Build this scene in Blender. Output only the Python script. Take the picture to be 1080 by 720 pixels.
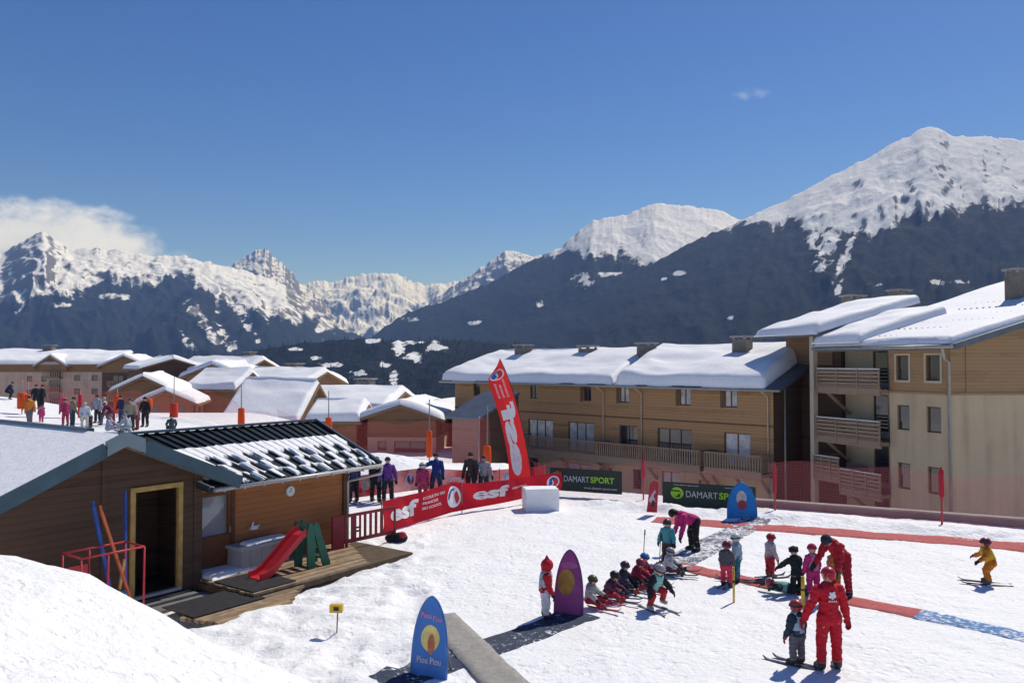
import bpy, math, random
import numpy as np
from mathutils import Vector, Matrix
R = math.radians
scene = bpy.context.scene
for o in list(bpy.data.objects):
    bpy.data.objects.remove(o)

# ------------------------------------------------------------------ camera, sky, sun, exposure
F = 840.0 / 1080.0                      # focal length over picture width
PITCH = R(1.57)
EYE = 5.3
cam_d = bpy.data.cameras.new("camera")
cam = bpy.data.objects.new("camera", cam_d)
scene.collection.objects.link(cam)
cam.location = (0, 0, EYE)
cam.rotation_euler = (R(90) + PITCH, 0, 0)
cam_d.sensor_width = 36.0
cam_d.lens = 36.0 * F
cam_d.clip_end = 40000
scene.camera = cam

SUN_AZ, SUN_EL = R(40), R(50)
S = Vector((math.cos(SUN_EL) * math.sin(SUN_AZ), math.cos(SUN_EL) * math.cos(SUN_AZ), math.sin(SUN_EL)))
world = bpy.data.worlds.new("World")
scene.world = world
world.use_nodes = True
wn = world.node_tree
wn.nodes.clear()
sky = wn.nodes.new("ShaderNodeTexSky")
sky.sky_type = 'NISHITA'
sky.sun_disc = False
sky.sun_elevation = SUN_EL
sky.sun_rotation = SUN_AZ
sky.altitude = 2200
sky.air_density = 1.0
sky.dust_density = 0.6
sky.ozone_density = 3.0
bg = wn.nodes.new("ShaderNodeBackground")
bg.inputs[1].default_value = 0.082
wo = wn.nodes.new("ShaderNodeOutputWorld")

sun_d = bpy.data.lights.new("sun", 'SUN')
sun_d.energy = 3.35
sun_d.angle = R(0.53)
sun_d.color = (1.0, 0.955, 0.89)
sun_o = bpy.data.objects.new("sun", sun_d)
scene.collection.objects.link(sun_o)
sun_o.rotation_euler = S.to_track_quat('Z', 'Y').to_euler()
sun_o.location = (60, 60, 80)
vs = scene.view_settings
vs.view_transform = 'Standard'
vs.look = 'None'
vs.exposure = 0.36
vs.gamma = 1
scene.cycles.use_denoising = True
scene.cycles.max_bounces = 6
scene.cycles.transparent_max_bounces = 12
scene.cycles.volume_bounces = 0

# ------------------------------------------------------------------ pixel <-> place (1080 x 720 picture)
def ray(px, py):
    dx, dv = (px - 540) / 840, (360 - py) / 840
    return Vector((dx, math.cos(PITCH) - dv * math.sin(PITCH), math.sin(PITCH) + dv * math.cos(PITCH)))
def at(px, py, Y):
    r = ray(px, py)
    return Vector((0, 0, EYE)) + r * (Y / r.y)
def gnd(px, py, z=0.0):
    r = ray(px, py)
    return Vector((0, 0, EYE)) + r * ((z - EYE) / r.z)

# ------------------------------------------------------------------ noise
def _h(ix, iy, seed):
    n = (ix.astype(np.int64) * 374761393 + iy.astype(np.int64) * 668265263 + seed * 1442695041) & 0xFFFFFFFF
    n = ((n ^ (n >> 13)) * 1274126177) & 0xFFFFFFFF
    return ((n ^ (n >> 16)) & 0xFFFF) / 65535.0
def vnoise(x, y, seed=0):
    x = np.asarray(x, float); y = np.asarray(y, float)
    ix, iy = np.floor(x), np.floor(y)
    fx, fy = x - ix, y - iy
    u, v = fx * fx * fx * (fx * (fx * 6 - 15) + 10), fy * fy * fy * (fy * (fy * 6 - 15) + 10)
    a, b = _h(ix, iy, seed), _h(ix + 1, iy, seed)
    c, d = _h(ix, iy + 1, seed), _h(ix + 1, iy + 1, seed)
    return (a * (1 - u) + b * u) * (1 - v) + (c * (1 - u) + d * u) * v
def fbm(x, y, seed=0, oct=5, gain=0.5):
    t, amp, s = 0, 1.0, 0.0
    x = np.asarray(x, float); y = np.asarray(y, float)
    for k in range(oct):
        t = t + amp * (vnoise(x, y, seed + k * 17) * 2 - 1)
        s += amp; amp *= gain
        x, y = x * 1.9 + y * 0.35 + 7.1, y * 1.9 - x * 0.35 - 3.7
    return t / s
def ridged(x, y, seed=0, oct=5):
    t, amp, s = 0, 1.0, 0.0
    x = np.asarray(x, float); y = np.asarray(y, float)
    for k in range(oct):
        t = t + amp * (1 - np.abs(vnoise(x, y, seed + k * 13) * 2 - 1))
        s += amp; amp *= 0.5
        x, y = x * 2.03 + 11.3, y * 2.03 + 5.9
    return t / s
def sst(a, b, x):
    t = np.clip((np.asarray(x, float) - a) / (b - a), 0, 1)
    return t * t * (3 - 2 * t)

# ------------------------------------------------------------------ mesh helpers
COL = scene.collection
def tag(o, label=None, cat=None, group=None, kind=None):
    if label: o['label'] = label
    if cat: o['category'] = cat
    if group: o['group'] = group
    if kind: o['kind'] = kind
    return o
def thing(name, label, cat, loc=(0, 0, 0), rz=0.0, group=None):
    o = bpy.data.objects.new(name, None)
    COL.objects.link(o)
    o.empty_display_size = 0.2
    o.location = loc
    o.rotation_euler = (0, 0, rz)
    return tag(o, label, cat, group)
def root_matrix(o):
    m = Matrix.Identity(4)
    while o is not None:
        m = (Matrix.Translation(o.location) @ o.rotation_euler.to_matrix().to_4x4()) @ m
        o = o.parent
    return m
def link_mesh(name, me, parent=None, mats=()):
    o = bpy.data.objects.new(name, me)
    COL.objects.link(o)
    if parent is not None: o.parent = parent
    for m in mats: me.materials.append(m)
    return o
def smooth(me, on=True):
    me.polygons.foreach_set('use_smooth', [on] * len(me.polygons))
class Frame:
    """origin, unit vector u, outward unit vector n, up"""
    def __init__(s, o, u, n=None):
        s.o = Vector(o); s.u = Vector((u[0], u[1], 0)).normalized()
        s.n = Vector((s.u.y, -s.u.x, 0)) if n is None else Vector((n[0], n[1], 0)).normalized()
    def __call__(s, a, b, z):
        return Vector((s.o.x + s.u.x * a + s.n.x * b, s.o.y + s.u.y * a + s.n.y * b, s.o.z + z))
WORLD = Frame((0, 0, 0), (1, 0), (0, 1))
class MB:
    def __init__(s): s.v = []; s.f = []; s.m = []; s.sm = []
    def add(s, vs, fs, mi=0, sm=False):
        k = len(s.v)
        s.v += [tuple(v) for v in vs]
        s.f += [tuple(i + k for i in f) for f in fs]
        s.m += [mi] * len(fs); s.sm += [sm] * len(fs)
        return s
    def quad(s, a, b, c, d, mi=0): return s.add([a, b, c, d], [(0, 1, 2, 3)], mi)
    def hexa(s, p, mi=0):
        """p: 8 points, bottom ring then top ring"""
        return s.add(p, [(3, 2, 1, 0), (4, 5, 6, 7), (0, 1, 5, 4), (1, 2, 6, 5), (2, 3, 7, 6), (3, 0, 4, 7)], mi)
    def box(s, fr, a0, a1, b0, b1, z0, z1, mi=0):
        return s.hexa([fr(a0, b0, z0), fr(a1, b0, z0), fr(a1, b1, z0), fr(a0, b1, z0),
                       fr(a0, b0, z1), fr(a1, b0, z1), fr(a1, b1, z1), fr(a0, b1, z1)], mi)
    def prism(s, poly, off, mi=0):
        """poly: points of one face (Vectors), off: extrusion vector"""
        n = len(poly)
        vs = [Vector(p) for p in poly] + [Vector(p) + Vector(off) for p in poly]
        fs = [tuple(range(n - 1, -1, -1)), tuple(range(n, 2 * n))] + [(i, (i + 1) % n, n + (i + 1) % n, n + i) for i in range(n)]
        return s.add(vs, fs, mi)
    def bar(s, p, q, w, h=None, up=(0, 0, 1), mi=0):
        p, q = Vector(p), Vector(q); h = h or w
        d = (q - p).normalized(); up = Vector(up)
        if abs(d.dot(up)) > 0.95: up = Vector((0, 1, 0))
        x = d.cross(up).normalized(); y = x.cross(d).normalized()
        x *= w / 2; y *= h / 2
        return s.hexa([p - x - y, p + x - y, p + x + y, p - x + y, q - x - y, q + x - y, q + x + y, q - x + y], mi)
    def tube(s, pts, r, n=8, mi=0, cap=True):
        pts = [Vector(p) for p in pts]
        rs = r if isinstance(r, (list, tuple)) else [r] * len(pts)
        k = len(s.v); prev = None
        for i, p in enumerate(pts):
            d = (pts[min(i + 1, len(pts) - 1)] - pts[max(i - 1, 0)]).normalized()
            up = Vector((0, 0, 1)) if abs(d.z) < 0.9 else Vector((0, 1, 0))
            if prev is not None: up = prev
            x = d.cross(up).normalized(); y = x.cross(d).normalized(); prev = y
            for j in range(n):
                a = 2 * math.pi * j / n
                s.v.append(tuple(p + x * math.cos(a) * rs[i] + y * math.sin(a) * rs[i]))
        fs = []
        for i in range(len(pts) - 1):
            for j in range(n):
                fs.append((k + i * n + j, k + i * n + (j + 1) % n, k + (i + 1) * n + (j + 1) % n, k + (i + 1) * n + j))
        if cap:
            fs.append(tuple(k + j for j in range(n - 1, -1, -1)))
            fs.append(tuple(k + (len(pts) - 1) * n + j for j in range(n)))
        s.f += fs; s.m += [mi] * len(fs); s.sm += [True] * (len(fs) - 2 * cap) + [False] * (2 * cap)
        return s
    def capsule(s, a, b, ra, rb, n=12, mi=0):
        a, b = Vector(a), Vector(b); d = b - a
        L = d.length
        d = d.normalized() if L > 1e-6 else Vector((0, 0, 1))
        pts, rs = [], []
        for k in (0.03, 0.3, 0.6, 0.85): pts.append(a - d * ra * math.cos(k * math.pi / 2)); rs.append(ra * math.sin(k * math.pi / 2))
        pts.append(a); rs.append(ra)
        if L > 1e-6: pts.append(b); rs.append(rb)
        for k in (0.85, 0.6, 0.3, 0.03): pts.append(b + d * rb * math.cos(k * math.pi / 2)); rs.append(rb * math.sin(k * math.pi / 2))
        return s.tube(pts, rs, n, mi)
    def ball(s, c, rx, ry, rz, n=14, m=9, z0=-1.0, mi=0, rot=None):
        """ellipsoid, cut at z0 (fraction of rz)"""
        k = len(s.v); c = Vector(c); a0 = math.asin(max(-1, z0))
        for i in range(m + 1):
            la = a0 + (math.pi / 2 - a0) * i / m
            for j in range(n):
                lo = 2 * math.pi * j / n
                p = Vector((rx * math.cos(la) * math.cos(lo), ry * math.cos(la) * math.sin(lo), rz * math.sin(la)))
                if rot is not None: p = rot @ p
                s.v.append(tuple(c + p))
        fs = [(k + i * n + j, k + i * n + (j + 1) % n, k + (i + 1) * n + (j + 1) % n, k + (i + 1) * n + j) for i in range(m) for j in range(n)]
        if z0 > -1: fs.append(tuple(k + j for j in range(n - 1, -1, -1)))
        s.f += fs; s.m += [mi] * len(fs); s.sm += [True] * len(fs)
        return s
    def build(s, name, mat, parent=None, sm=None):
        inv = root_matrix(parent).inverted() if parent is not None else Matrix.Identity(4)
        me = bpy.data.meshes.new(name)
        me.from_pydata([inv @ Vector(v) for v in s.v], [], s.f)
        mats = mat if isinstance(mat, (list, tuple)) else [mat]
        for m in mats: me.materials.append(m)
        me.polygons.foreach_set('material_index', s.m)
        me.polygons.foreach_set('use_smooth', s.sm if sm is None else [sm] * len(s.f))
        me.update()
        o = bpy.data.objects.new(name, me)
        COL.objects.link(o)
        if parent is not None: o.parent = parent
        return o
def grid_mesh(name, P, parent=None, mat=None, closed=False, sm=True, mask=None):
    """P: array (ni, nj, 3) of world points"""
    ni, nj = P.shape[:2]
    idx = np.arange(ni * nj).reshape(ni, nj)
    q = np.stack([idx[:-1, :-1], idx[1:, :-1], idx[1:, 1:], idx[:-1, 1:]], -1)
    if mask is not None: q = q[mask]
    q = q.reshape(-1, 4)
    me = bpy.data.meshes.new(name)
    V = P.reshape(-1, 3)
    if parent is not None:
        inv = np.array(root_matrix(parent).inverted())
        V = V @ inv[:3, :3].T + inv[:3, 3]
    me.vertices.add(len(V)); me.vertices.foreach_set('co', V.astype(np.float32).ravel())
    me.loops.add(q.size); me.loops.foreach_set('vertex_index', q.ravel().astype(np.int32))
    me.polygons.add(len(q)); me.polygons.foreach_set('loop_start', (np.arange(len(q)) * 4).astype(np.int32))
    me.update(calc_edges=True); me.validate()
    smooth(me, sm)
    if mat: me.materials.append(mat)
    o = bpy.data.objects.new(name, me); COL.objects.link(o)
    if parent is not None: o.parent = parent
    return o

# ------------------------------------------------------------------ materials
def new_mat(name):
    m = bpy.data.materials.new(name); m.use_nodes = True
    nt = m.node_tree
    return m, nt, nt.nodes['Principled BSDF'], nt.nodes['Material Output']
def N(nt, kind, **kw):
    n = nt.nodes.new(kind)
    for k, v in kw.items():
        if k in n.inputs.keys(): n.inputs[k].default_value = v
        else: setattr(n, k, v)
    return n
def ramp(nt, fac, stops):
    r = nt.nodes.new('ShaderNodeValToRGB')
    e = r.color_ramp.elements
    while len(e) < len(stops): e.new(0.5)
    for k, (p, c) in enumerate(stops):
        e[k].position = p; e[k].color = (*c, 1) if len(c) == 3 else c
    nt.links.new(fac, r.inputs[0])
    return r
def mixc(nt, fac, a, b, mode='MIX'):
    m = nt.nodes.new('ShaderNodeMix'); m.data_type = 'RGBA'; m.blend_type = mode
    for s, v in ((m.inputs[0], fac), (m.inputs[6], a), (m.inputs[7], b)):
        if hasattr(v, 'is_linked'): nt.links.new(v, s)
        elif isinstance(v, (int, float)): s.default_value = v
        else: s.default_value = (*v, 1)
    return m.outputs[2]
def noise_tex(nt, scale, detail=4, vec=None, rough=0.55):
    n = N(nt, 'ShaderNodeTexNoise', Scale=scale, Detail=detail, Roughness=rough)
    if vec is not None: nt.links.new(vec, n.inputs['Vector'])
    return n
def coords(nt, scale=None):
    t = nt.nodes.new('ShaderNodeNewGeometry').outputs['Position']
    if scale is None: return t
    mp = nt.nodes.new('ShaderNodeMapping'); mp.inputs['Scale'].default_value = scale
    nt.links.new(t, mp.inputs['Vector'])
    return mp.outputs[0]
def bump(nt, bsdf, h, strength=0.3, dist=0.02):
    b = N(nt, 'ShaderNodeBump', Strength=strength, Distance=dist)
    nt.links.new(h, b.inputs['Height']); nt.links.new(b.outputs[0], bsdf.inputs['Normal'])
    return b
_cache = {}
def paint(name, col, rough=0.6, var=0.25, scale=6.0, metal=0.0, spec=0.3, bumpy=0.0):
    """plain surface with soft tonal variation and a little wear"""
    key = (name, tuple(col), rough)
    if key in _cache: return _cache[key]
    m, nt, b, out = new_mat(name)
    n = noise_tex(nt, scale, 5, coords(nt))
    c = ramp(nt, n.outputs[0], [(0.3, [x * (1 - var) for x in col]), (0.7, [min(1, x * (1 + var * 0.7)) for x in col])])
    nt.links.new(c.outputs[0], b.inputs['Base Color'])
    b.inputs['Roughness'].default_value = rough
    b.inputs['Metallic'].default_value = metal
    b.inputs['Specular IOR Level'].default_value = spec
    if bumpy: bump(nt, b, noise_tex(nt, scale * 5, 4, coords(nt)).outputs[0], bumpy, 0.01)
    _cache[key] = m
    return m
def cloth(name, col, trans=0.0, rough=0.85):
    key = ('cloth', name, tuple(col), trans)
    if key in _cache: return _cache[key]
    m, nt, b, out = new_mat(name)
    n = noise_tex(nt, 30, 3, coords(nt))
    c = ramp(nt, n.outputs[0], [(0.3, [x * 0.8 for x in col]), (0.7, [min(1, x * 1.15) for x in col])])
    nt.links.new(c.outputs[0], b.inputs['Base Color'])
    b.inputs['Roughness'].default_value = rough
    b.inputs['Specular IOR Level'].default_value = 0.25
    bump(nt, b, noise_tex(nt, 14, 4, coords(nt)).outputs[0], 0.35, 0.03)
    if trans > 0:
        t = nt.nodes.new('ShaderNodeBsdfTranslucent'); nt.links.new(c.outputs[0], t.inputs[0])
        mx = nt.nodes.new('ShaderNodeMixShader'); mx.inputs[0].default_value = trans
        nt.links.new(b.outputs[0], mx.inputs[1]); nt.links.new(t.outputs[0], mx.inputs[2])
        nt.links.new(mx.outputs[0], out.inputs[0])
    _cache[key] = m
    return m
def render_wall(name, col):
    """lime render with rain streaks"""
    m, nt, b, out = new_mat(name)
    st = noise_tex(nt, 1.0, 5, coords(nt, (2.2, 2.2, 0.10)), 0.65); bl = noise_tex(nt, 0.45, 5, coords(nt))
    a = N(nt, 'ShaderNodeMath', operation='ADD'); nt.links.new(st.outputs[0], a.inputs[0]); nt.links.new(bl.outputs[0], a.inputs[1])
    hf = N(nt, 'ShaderNodeMath', operation='MULTIPLY'); nt.links.new(a.outputs[0], hf.inputs[0]); hf.inputs[1].default_value = 0.5
    c = ramp(nt, hf.outputs[0], [(0.34, [x * 0.74 for x in col]), (0.5, col), (0.64, [min(1, x * 1.10) for x in col])])
    nt.links.new(c.outputs[0], b.inputs['Base Color']); b.inputs['Roughness'].default_value = 0.9; b.inputs['Specular IOR Level'].default_value = 0.2
    bump(nt, b, noise_tex(nt, 18, 4, coords(nt)).outputs[0], 0.25, 0.01)
    return m
def planks(name, col, width=0.14, axis='Z', dark=0.35, rough=0.7, var=0.35):
    """boards: grooves every width metres along axis, each board its own tone, long grain, weather stains"""
    m, nt, b, out = new_mat(name)
    pos = nt.nodes.new('ShaderNodeNewGeometry').outputs['Position']
    sp = nt.nodes.new('ShaderNodeSeparateXYZ'); nt.links.new(pos, sp.inputs[0])
    dv = N(nt, 'ShaderNodeMath', operation='DIVIDE'); nt.links.new(sp.outputs[axis], dv.inputs[0]); dv.inputs[1].default_value = width
    fl = N(nt, 'ShaderNodeMath', operation='FLOOR'); nt.links.new(dv.outputs[0], fl.inputs[0])
    fr = N(nt, 'ShaderNodeMath', operation='FRACT'); nt.links.new(dv.outputs[0], fr.inputs[0])
    wn_ = N(nt, 'ShaderNodeTexWhiteNoise', noise_dimensions='1D'); nt.links.new(fl.outputs[0], wn_.inputs['W'])
    sc = (1.5, 1.5, 40) if axis == 'Z' else (30, 30, 1.2)
    grain = noise_tex(nt, 1.2, 5, coords(nt, sc))
    big = noise_tex(nt, 0.5, 4, coords(nt))
    ad = N(nt, 'ShaderNodeMath', operation='MULTIPLY_ADD'); nt.links.new(wn_.outputs[0], ad.inputs[0]); ad.inputs[1].default_value = 0.45
    nt.links.new(grain.outputs[0], ad.inputs[2])
    ad2 = N(nt, 'ShaderNodeMath', operation='MULTIPLY_ADD'); nt.links.new(big.outputs[0], ad2.inputs[0]); ad2.inputs[1].default_value = 0.7
    nt.links.new(ad.outputs[0], ad2.inputs[2])
    c = ramp(nt, ad2.outputs[0], [(0.65, [x * (1 - var) for x in col]), (1.35 / 1.6, col), (1.0, [min(1, x * (1 + var * 0.6)) for x in col])])
    g = ramp(nt, fr.outputs[0], [(0.0, (dark,) * 3), (0.1, (1, 1, 1))])
    cc = mixc(nt, 1.0, c.outputs[0], g.outputs[0], 'MULTIPLY')
    nt.links.new(cc, b.inputs['Base Color'])
    b.inputs['Roughness'].default_value = rough
    b.inputs['Specular IOR Level'].default_value = 0.25
    bump(nt, b, g.outputs[0], 0.5, 0.012)
    return m
def snow_mat(name, fine=1.0, dirt=0.0, strength=0.45):
    m, nt, b, out = new_mat(name)
    pos = coords(nt)
    n1 = noise_tex(nt, 0.9 * fine, 6, pos, 0.6); n2 = noise_tex(nt, 9 * fine, 5, pos, 0.65); n3 = noise_tex(nt, 45 * fine, 3, pos)
    a = N(nt, 'ShaderNodeMath', operation='MULTIPLY_ADD'); nt.links.new(n2.outputs[0], a.inputs[0]); a.inputs[1].default_value = 0.55; nt.links.new(n1.outputs[0], a.inputs[2])
    a2 = N(nt, 'ShaderNodeMath', operation='MULTIPLY_ADD'); nt.links.new(n3.outputs[0], a2.inputs[0]); a2.inputs[1].default_value = 0.16; nt.links.new(a.outputs[0], a2.inputs[2])
    h = a2.outputs[0]
    c = ramp(nt, n2.outputs[0], [(0.25, (0.80, 0.815, 0.835)), (0.6, (0.885, 0.885, 0.885))])
    col = c.outputs[0]
    if dirt:
        # boot and ski marks: pits of broken cells, ski tracks, specks of grit
        v = N(nt, 'ShaderNodeTexVoronoi', Scale=4.2); v.feature = 'F1'
        wv = nt.nodes.new('ShaderNodeVectorMath'); wv.operation = 'MULTIPLY_ADD'
        nw = noise_tex(nt, 3.0, 3, pos); nt.links.new(nw.outputs['Color'], wv.inputs[0]); wv.inputs[1].default_value = (0.35, 0.35, 0.35); nt.links.new(pos, wv.inputs[2])
        nt.links.new(wv.outputs[0], v.inputs['Vector'])
        vr = ramp(nt, v.outputs['Distance'], [(0.18, (0, 0, 0)), (0.42, (1, 1, 1))])
        pm = noise_tex(nt, 0.35, 3, pos); pr = ramp(nt, pm.outputs[0], [(0.35, (0.15,) * 3), (0.62, (1, 1, 1))])
        pit = N(nt, 'ShaderNodeMath', operation='MULTIPLY'); nt.links.new(vr.outputs[0], pit.inputs[0]); nt.links.new(pr.outputs[0], pit.inputs[1])
        a3 = N(nt, 'ShaderNodeMath', operation='MULTIPLY_ADD'); nt.links.new(pit.outputs[0], a3.inputs[0]); a3.inputs[1].default_value = 0.35; nt.links.new(h, a3.inputs[2])
        tr = noise_tex(nt, 2.2, 4, coords(nt, (0.35, 2.6, 1))); a4 = N(nt, 'ShaderNodeMath', operation='MULTIPLY_ADD'); nt.links.new(tr.outputs[0], a4.inputs[0]); a4.inputs[1].default_value = 0.35; nt.links.new(a3.outputs[0], a4.inputs[2])
        h = a4.outputs[0]
        d = noise_tex(nt, 2.3, 6, pos, 0.7)
        dr = ramp(nt, d.outputs[0], [(0.58, (0, 0, 0)), (0.75, (dirt,) * 3)])
        col = mixc(nt, dr.outputs[0], col, (0.45, 0.43, 0.41))
        g = noise_tex(nt, 11, 3, pos, 0.6); gr = ramp(nt, g.outputs[0], [(0.62, (0, 0, 0)), (0.70, (0.5,) * 3)])
        col = mixc(nt, gr.outputs[0], col, (0.40, 0.38, 0.37))
    nt.links.new(col, b.inputs['Base Color'])
    b.inputs['Roughness'].default_value = 0.62
    b.inputs['Specular IOR Level'].default_value = 0.25
    bump(nt, b, h, strength, 0.10)
    return m

# ------------------------------------------------------------------ clouds in the sky (two, like the photograph's)
tc = wn.nodes.new('ShaderNodeTexCoord')
def sky_mask(px, py, rx, ry, nscale, lo, hi, detail=8, seed=0.0, flat=0.0):
    """soft noisy patch round the direction of (px, py)"""
    d = ray(px, py).normalized()
    az, el = math.atan2(d.x, d.y), math.asin(d.z)
    sp = wn.nodes.new('ShaderNodeSeparateXYZ'); wn.links.new(tc.outputs['Generated'], sp.inputs[0])
    def M(op, a, b=None):
        n = wn.nodes.new('ShaderNodeMath'); n.operation = op
        for k, v in enumerate((a, b)):
            if v is None: continue
            if hasattr(v, 'is_linked'): wn.links.new(v, n.inputs[k])
            else: n.inputs[k].default_value = v
        return n.outputs[0]
    a = M('ARCTAN2', sp.outputs[0], sp.outputs[1])
    e = M('ARCSINE', sp.outputs[2])
    u = M('DIVIDE', M('SUBTRACT', a, az), rx); v = M('DIVIDE', M('SUBTRACT', e, el), ry)
    r2 = M('ADD', M('MULTIPLY', u, u), M('MULTIPLY', v, v))
    nz = wn.nodes.new('ShaderNodeTexNoise'); nz.inputs['Scale'].default_value = nscale; nz.inputs['Detail'].default_value = detail
    nz.inputs['Roughness'].default_value = 0.6
    mp = wn.nodes.new('ShaderNodeMapping'); mp.inputs['Location'].default_value = (seed, seed * 0.7, 0); mp.inputs['Scale'].default_value = (1, 1, 1.7)
    wn.links.new(tc.outputs['Generated'], mp.inputs[0]); wn.links.new(mp.outputs[0], nz.inputs['Vector'])
    t = M('ADD', M('MULTIPLY', M('SUBTRACT', nz.outputs[0], 0.5), 2.6), M('SUBTRACT', 1.0, r2))
    mr = wn.nodes.new('ShaderNodeMapRange'); mr.interpolation_type = 'SMOOTHSTEP'
    wn.links.new(t, mr.inputs[0]); mr.inputs[1].default_value = lo; mr.inputs[2].default_value = hi
    return mr.outputs[0], nz.outputs[0]
m1, nz1 = sky_mask(40, 246, 0.145, 0.046, 13, 0.10, 0.75, seed=3.1)
m2, nz2 = sky_mask(795, 99, 0.040, 0.011, 46, 0.55, 1.9, seed=8.4)
def wmix(fac, a, b):
    m = wn.nodes.new('ShaderNodeMix'); m.data_type = 'RGBA'
    for s_, v in ((m.inputs[0], fac), (m.inputs[6], a), (m.inputs[7], b)):
        if hasattr(v, 'is_linked'): wn.links.new(v, s_)
        elif isinstance(v, (int, float)): s_.default_value = v
        else: s_.default_value = (*v, 1)
    return m.outputs[2]
cl = wn.nodes.new('ShaderNodeValToRGB'); wn.links.new(nz1, cl.inputs[0])
cl.color_ramp.elements[0].position = 0.3; cl.color_ramp.elements[0].color = (6.6, 7.2, 8.7, 1)
cl.color_ramp.elements[1].position = 0.7; cl.color_ramp.elements[1].color = (8.6, 9.2, 10.8, 1)
hs = wn.nodes.new('ShaderNodeHueSaturation'); hs.inputs['Hue'].default_value = 0.513; hs.inputs['Saturation'].default_value = 1.26; wn.links.new(sky.outputs[0], hs.inputs['Color'])
skc = wmix(m1, hs.outputs[0], cl.outputs[0])
f2 = wn.nodes.new('ShaderNodeMath'); f2.operation = 'MULTIPLY'; f2.inputs[1].default_value = 0.55; wn.links.new(m2, f2.inputs[0])
skc = wmix(f2.outputs[0], skc, (6.6, 7.2, 8.6))
wn.links.new(skc, bg.inputs[0]); wn.links.new(bg.outputs[0], wo.inputs[0])
# ------------------------------------------------------------------ the snow ground
def fence_d(x, y):
    return y - (31.9 - 0.49 * (np.asarray(x, float) - 1.5))
def ground_z(x, y):
    x = np.asarray(x, float); y = np.asarray(y, float)
    z = np.zeros(np.broadcast(x, y).shape)
    # snow bank close to the camera
    zc = np.interp(x, [-30, -9, -6.4, -5.5, -4.9, -4.4, -4.05, -3.57, -2.98, -2.2, -1.0, 0.3], [3.6, 3.25, 2.86, 2.60, 2.26, 2.06, 1.9, 1.66, 1.35, 0.85, 0.25, 0.0])
    edge = 10.0 + 0.35 * vnoise(x * 0.8, y * 0.1, 5)
    z = z + zc * (1 - sst(edge, edge + 2.6 + 0.5 * sst(-4, -1, x), y))
    # plateau with the far ski area, rising to the left
    up = sst(-11, -20, x) * sst(27, 41, y)
    z = z + 1.65 * up + 1.3 * sst(-28, -40, x) * sst(34, 50, y)
    z = z + 0.95 * np.exp(-((x + 6.5) / 3.2) ** 2 - ((y - 38.5) / 2.6) ** 2)
    # the ground falls away behind the fence and behind the plateau
    d = fence_d(x, y)
    z = z - 4.2 * sst(2.4, 7.5, d) * sst(-0.5, 3.5, x)
    z = z - (1.6 + 2.0 * sst(-12, -20, x)) * sst(42, 50, y - 17 * sst(-10, -16, x)) * (1 - sst(-0.5, 3.5, x))
    z = z - 9 * sst(62, 150, y) - 60 * sst(170, 700, y) - 60 * sst(600, 1500, y)
    # heap of cleared snow along the fence foot
    berm = np.exp(-((d + 1.15 + 0.3 * fbm(x * 0.5, y * 0.1, 9, 3)) / 0.62) ** 2) * sst(2.0, 4.0, x)
    z = z + berm * (0.20 + 0.16 * fbm(x * 1.6, y * 1.6, 21, 4))
    # trodden surface
    near = 1 - sst(40, 60, y)
    z = z + near * (0.05 * fbm(x * 0.55, y * 0.55, 2, 4) + 0.022 * fbm(x * 2.7, y * 2.7, 4, 4))
    bank = 1 - sst(12.0, 13.2, y + 0.4 * (x + 3))
    chew = sst(-0.6, -2.2, x + 0.06 * (y - 14)) * sst(12.2, 13.6, y) * (1 - sst(21, 27, y))
    ha = (x + 7.5) * 0.588 + (y - 19.2) * 0.809; hb = (x + 7.5) * 0.809 - (y - 19.2) * 0.588
    pad = sst(-2.2, -1.7, ha) * (1 - sst(5.0, 5.6, ha)) * sst(-3.5, -2.5, hb) * (1 - sst(2.2, 2.9, hb + 0.12 * ha))
    z = z + 0.30 * chew * (1 - pad) * (ridged(x * 1.3, y * 1.3, 31, 5) - 0.55)
    z = z + 0.10 * near * (1 - pad) * np.clip(ridged(x * 0.9, y * 0.9, 35, 4) - 0.72, 0, 1)
    z = z - 0.14 * pad
    return z
def gz(x, y): return float(ground_z(np.array([x]), np.array([y]))[0])
def on_ground(px, py):
    """where the sight line through (px, py) meets the snow"""
    r = ray(px, py); t0 = 5.0
    t = t0
    while t < 90:
        p = Vector((0, 0, EYE)) + r * t
        if p.z <= gz(p.x, p.y): break
        t += 0.25
    lo, hi = t - 0.25, t
    for _ in range(12):
        mid = (lo + hi) / 2; p = Vector((0, 0, EYE)) + r * mid
        if p.z <= gz(p.x, p.y): hi = mid
        else: lo = mid
    p = Vector((0, 0, EYE)) + r * hi
    return Vector((p.x, p.y, gz(p.x, p.y)))
SNOW = snow_mat('snow')
SNOW_D = snow_mat('trodden_snow', 1.0, 0.26, 0.62)
def axis(segs):
    out = []
    for a, b, n in segs: out += list(np.linspace(a, b, n, endpoint=False))
    return np.array(out + [segs[-1][1]])
gx = axis([(-1500, -120, 24), (-120, -45, 30), (-45, -12, 110), (-12, 18, 300), (18, 45, 70), (45, 120, 24), (120, 1500, 24)])
gy = axis([(-40, 4, 12), (4, 30, 250), (30, 46, 110), (46, 75, 80), (75, 200, 36), (200, 1900, 30)])
GX, GY = np.meshgrid(gx, gy, indexing='ij')
ground = grid_mesh('snow_ground', np.stack([GX, GY, ground_z(GX, GY)], -1), None, SNOW_D)
tag(ground, kind='structure')

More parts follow.
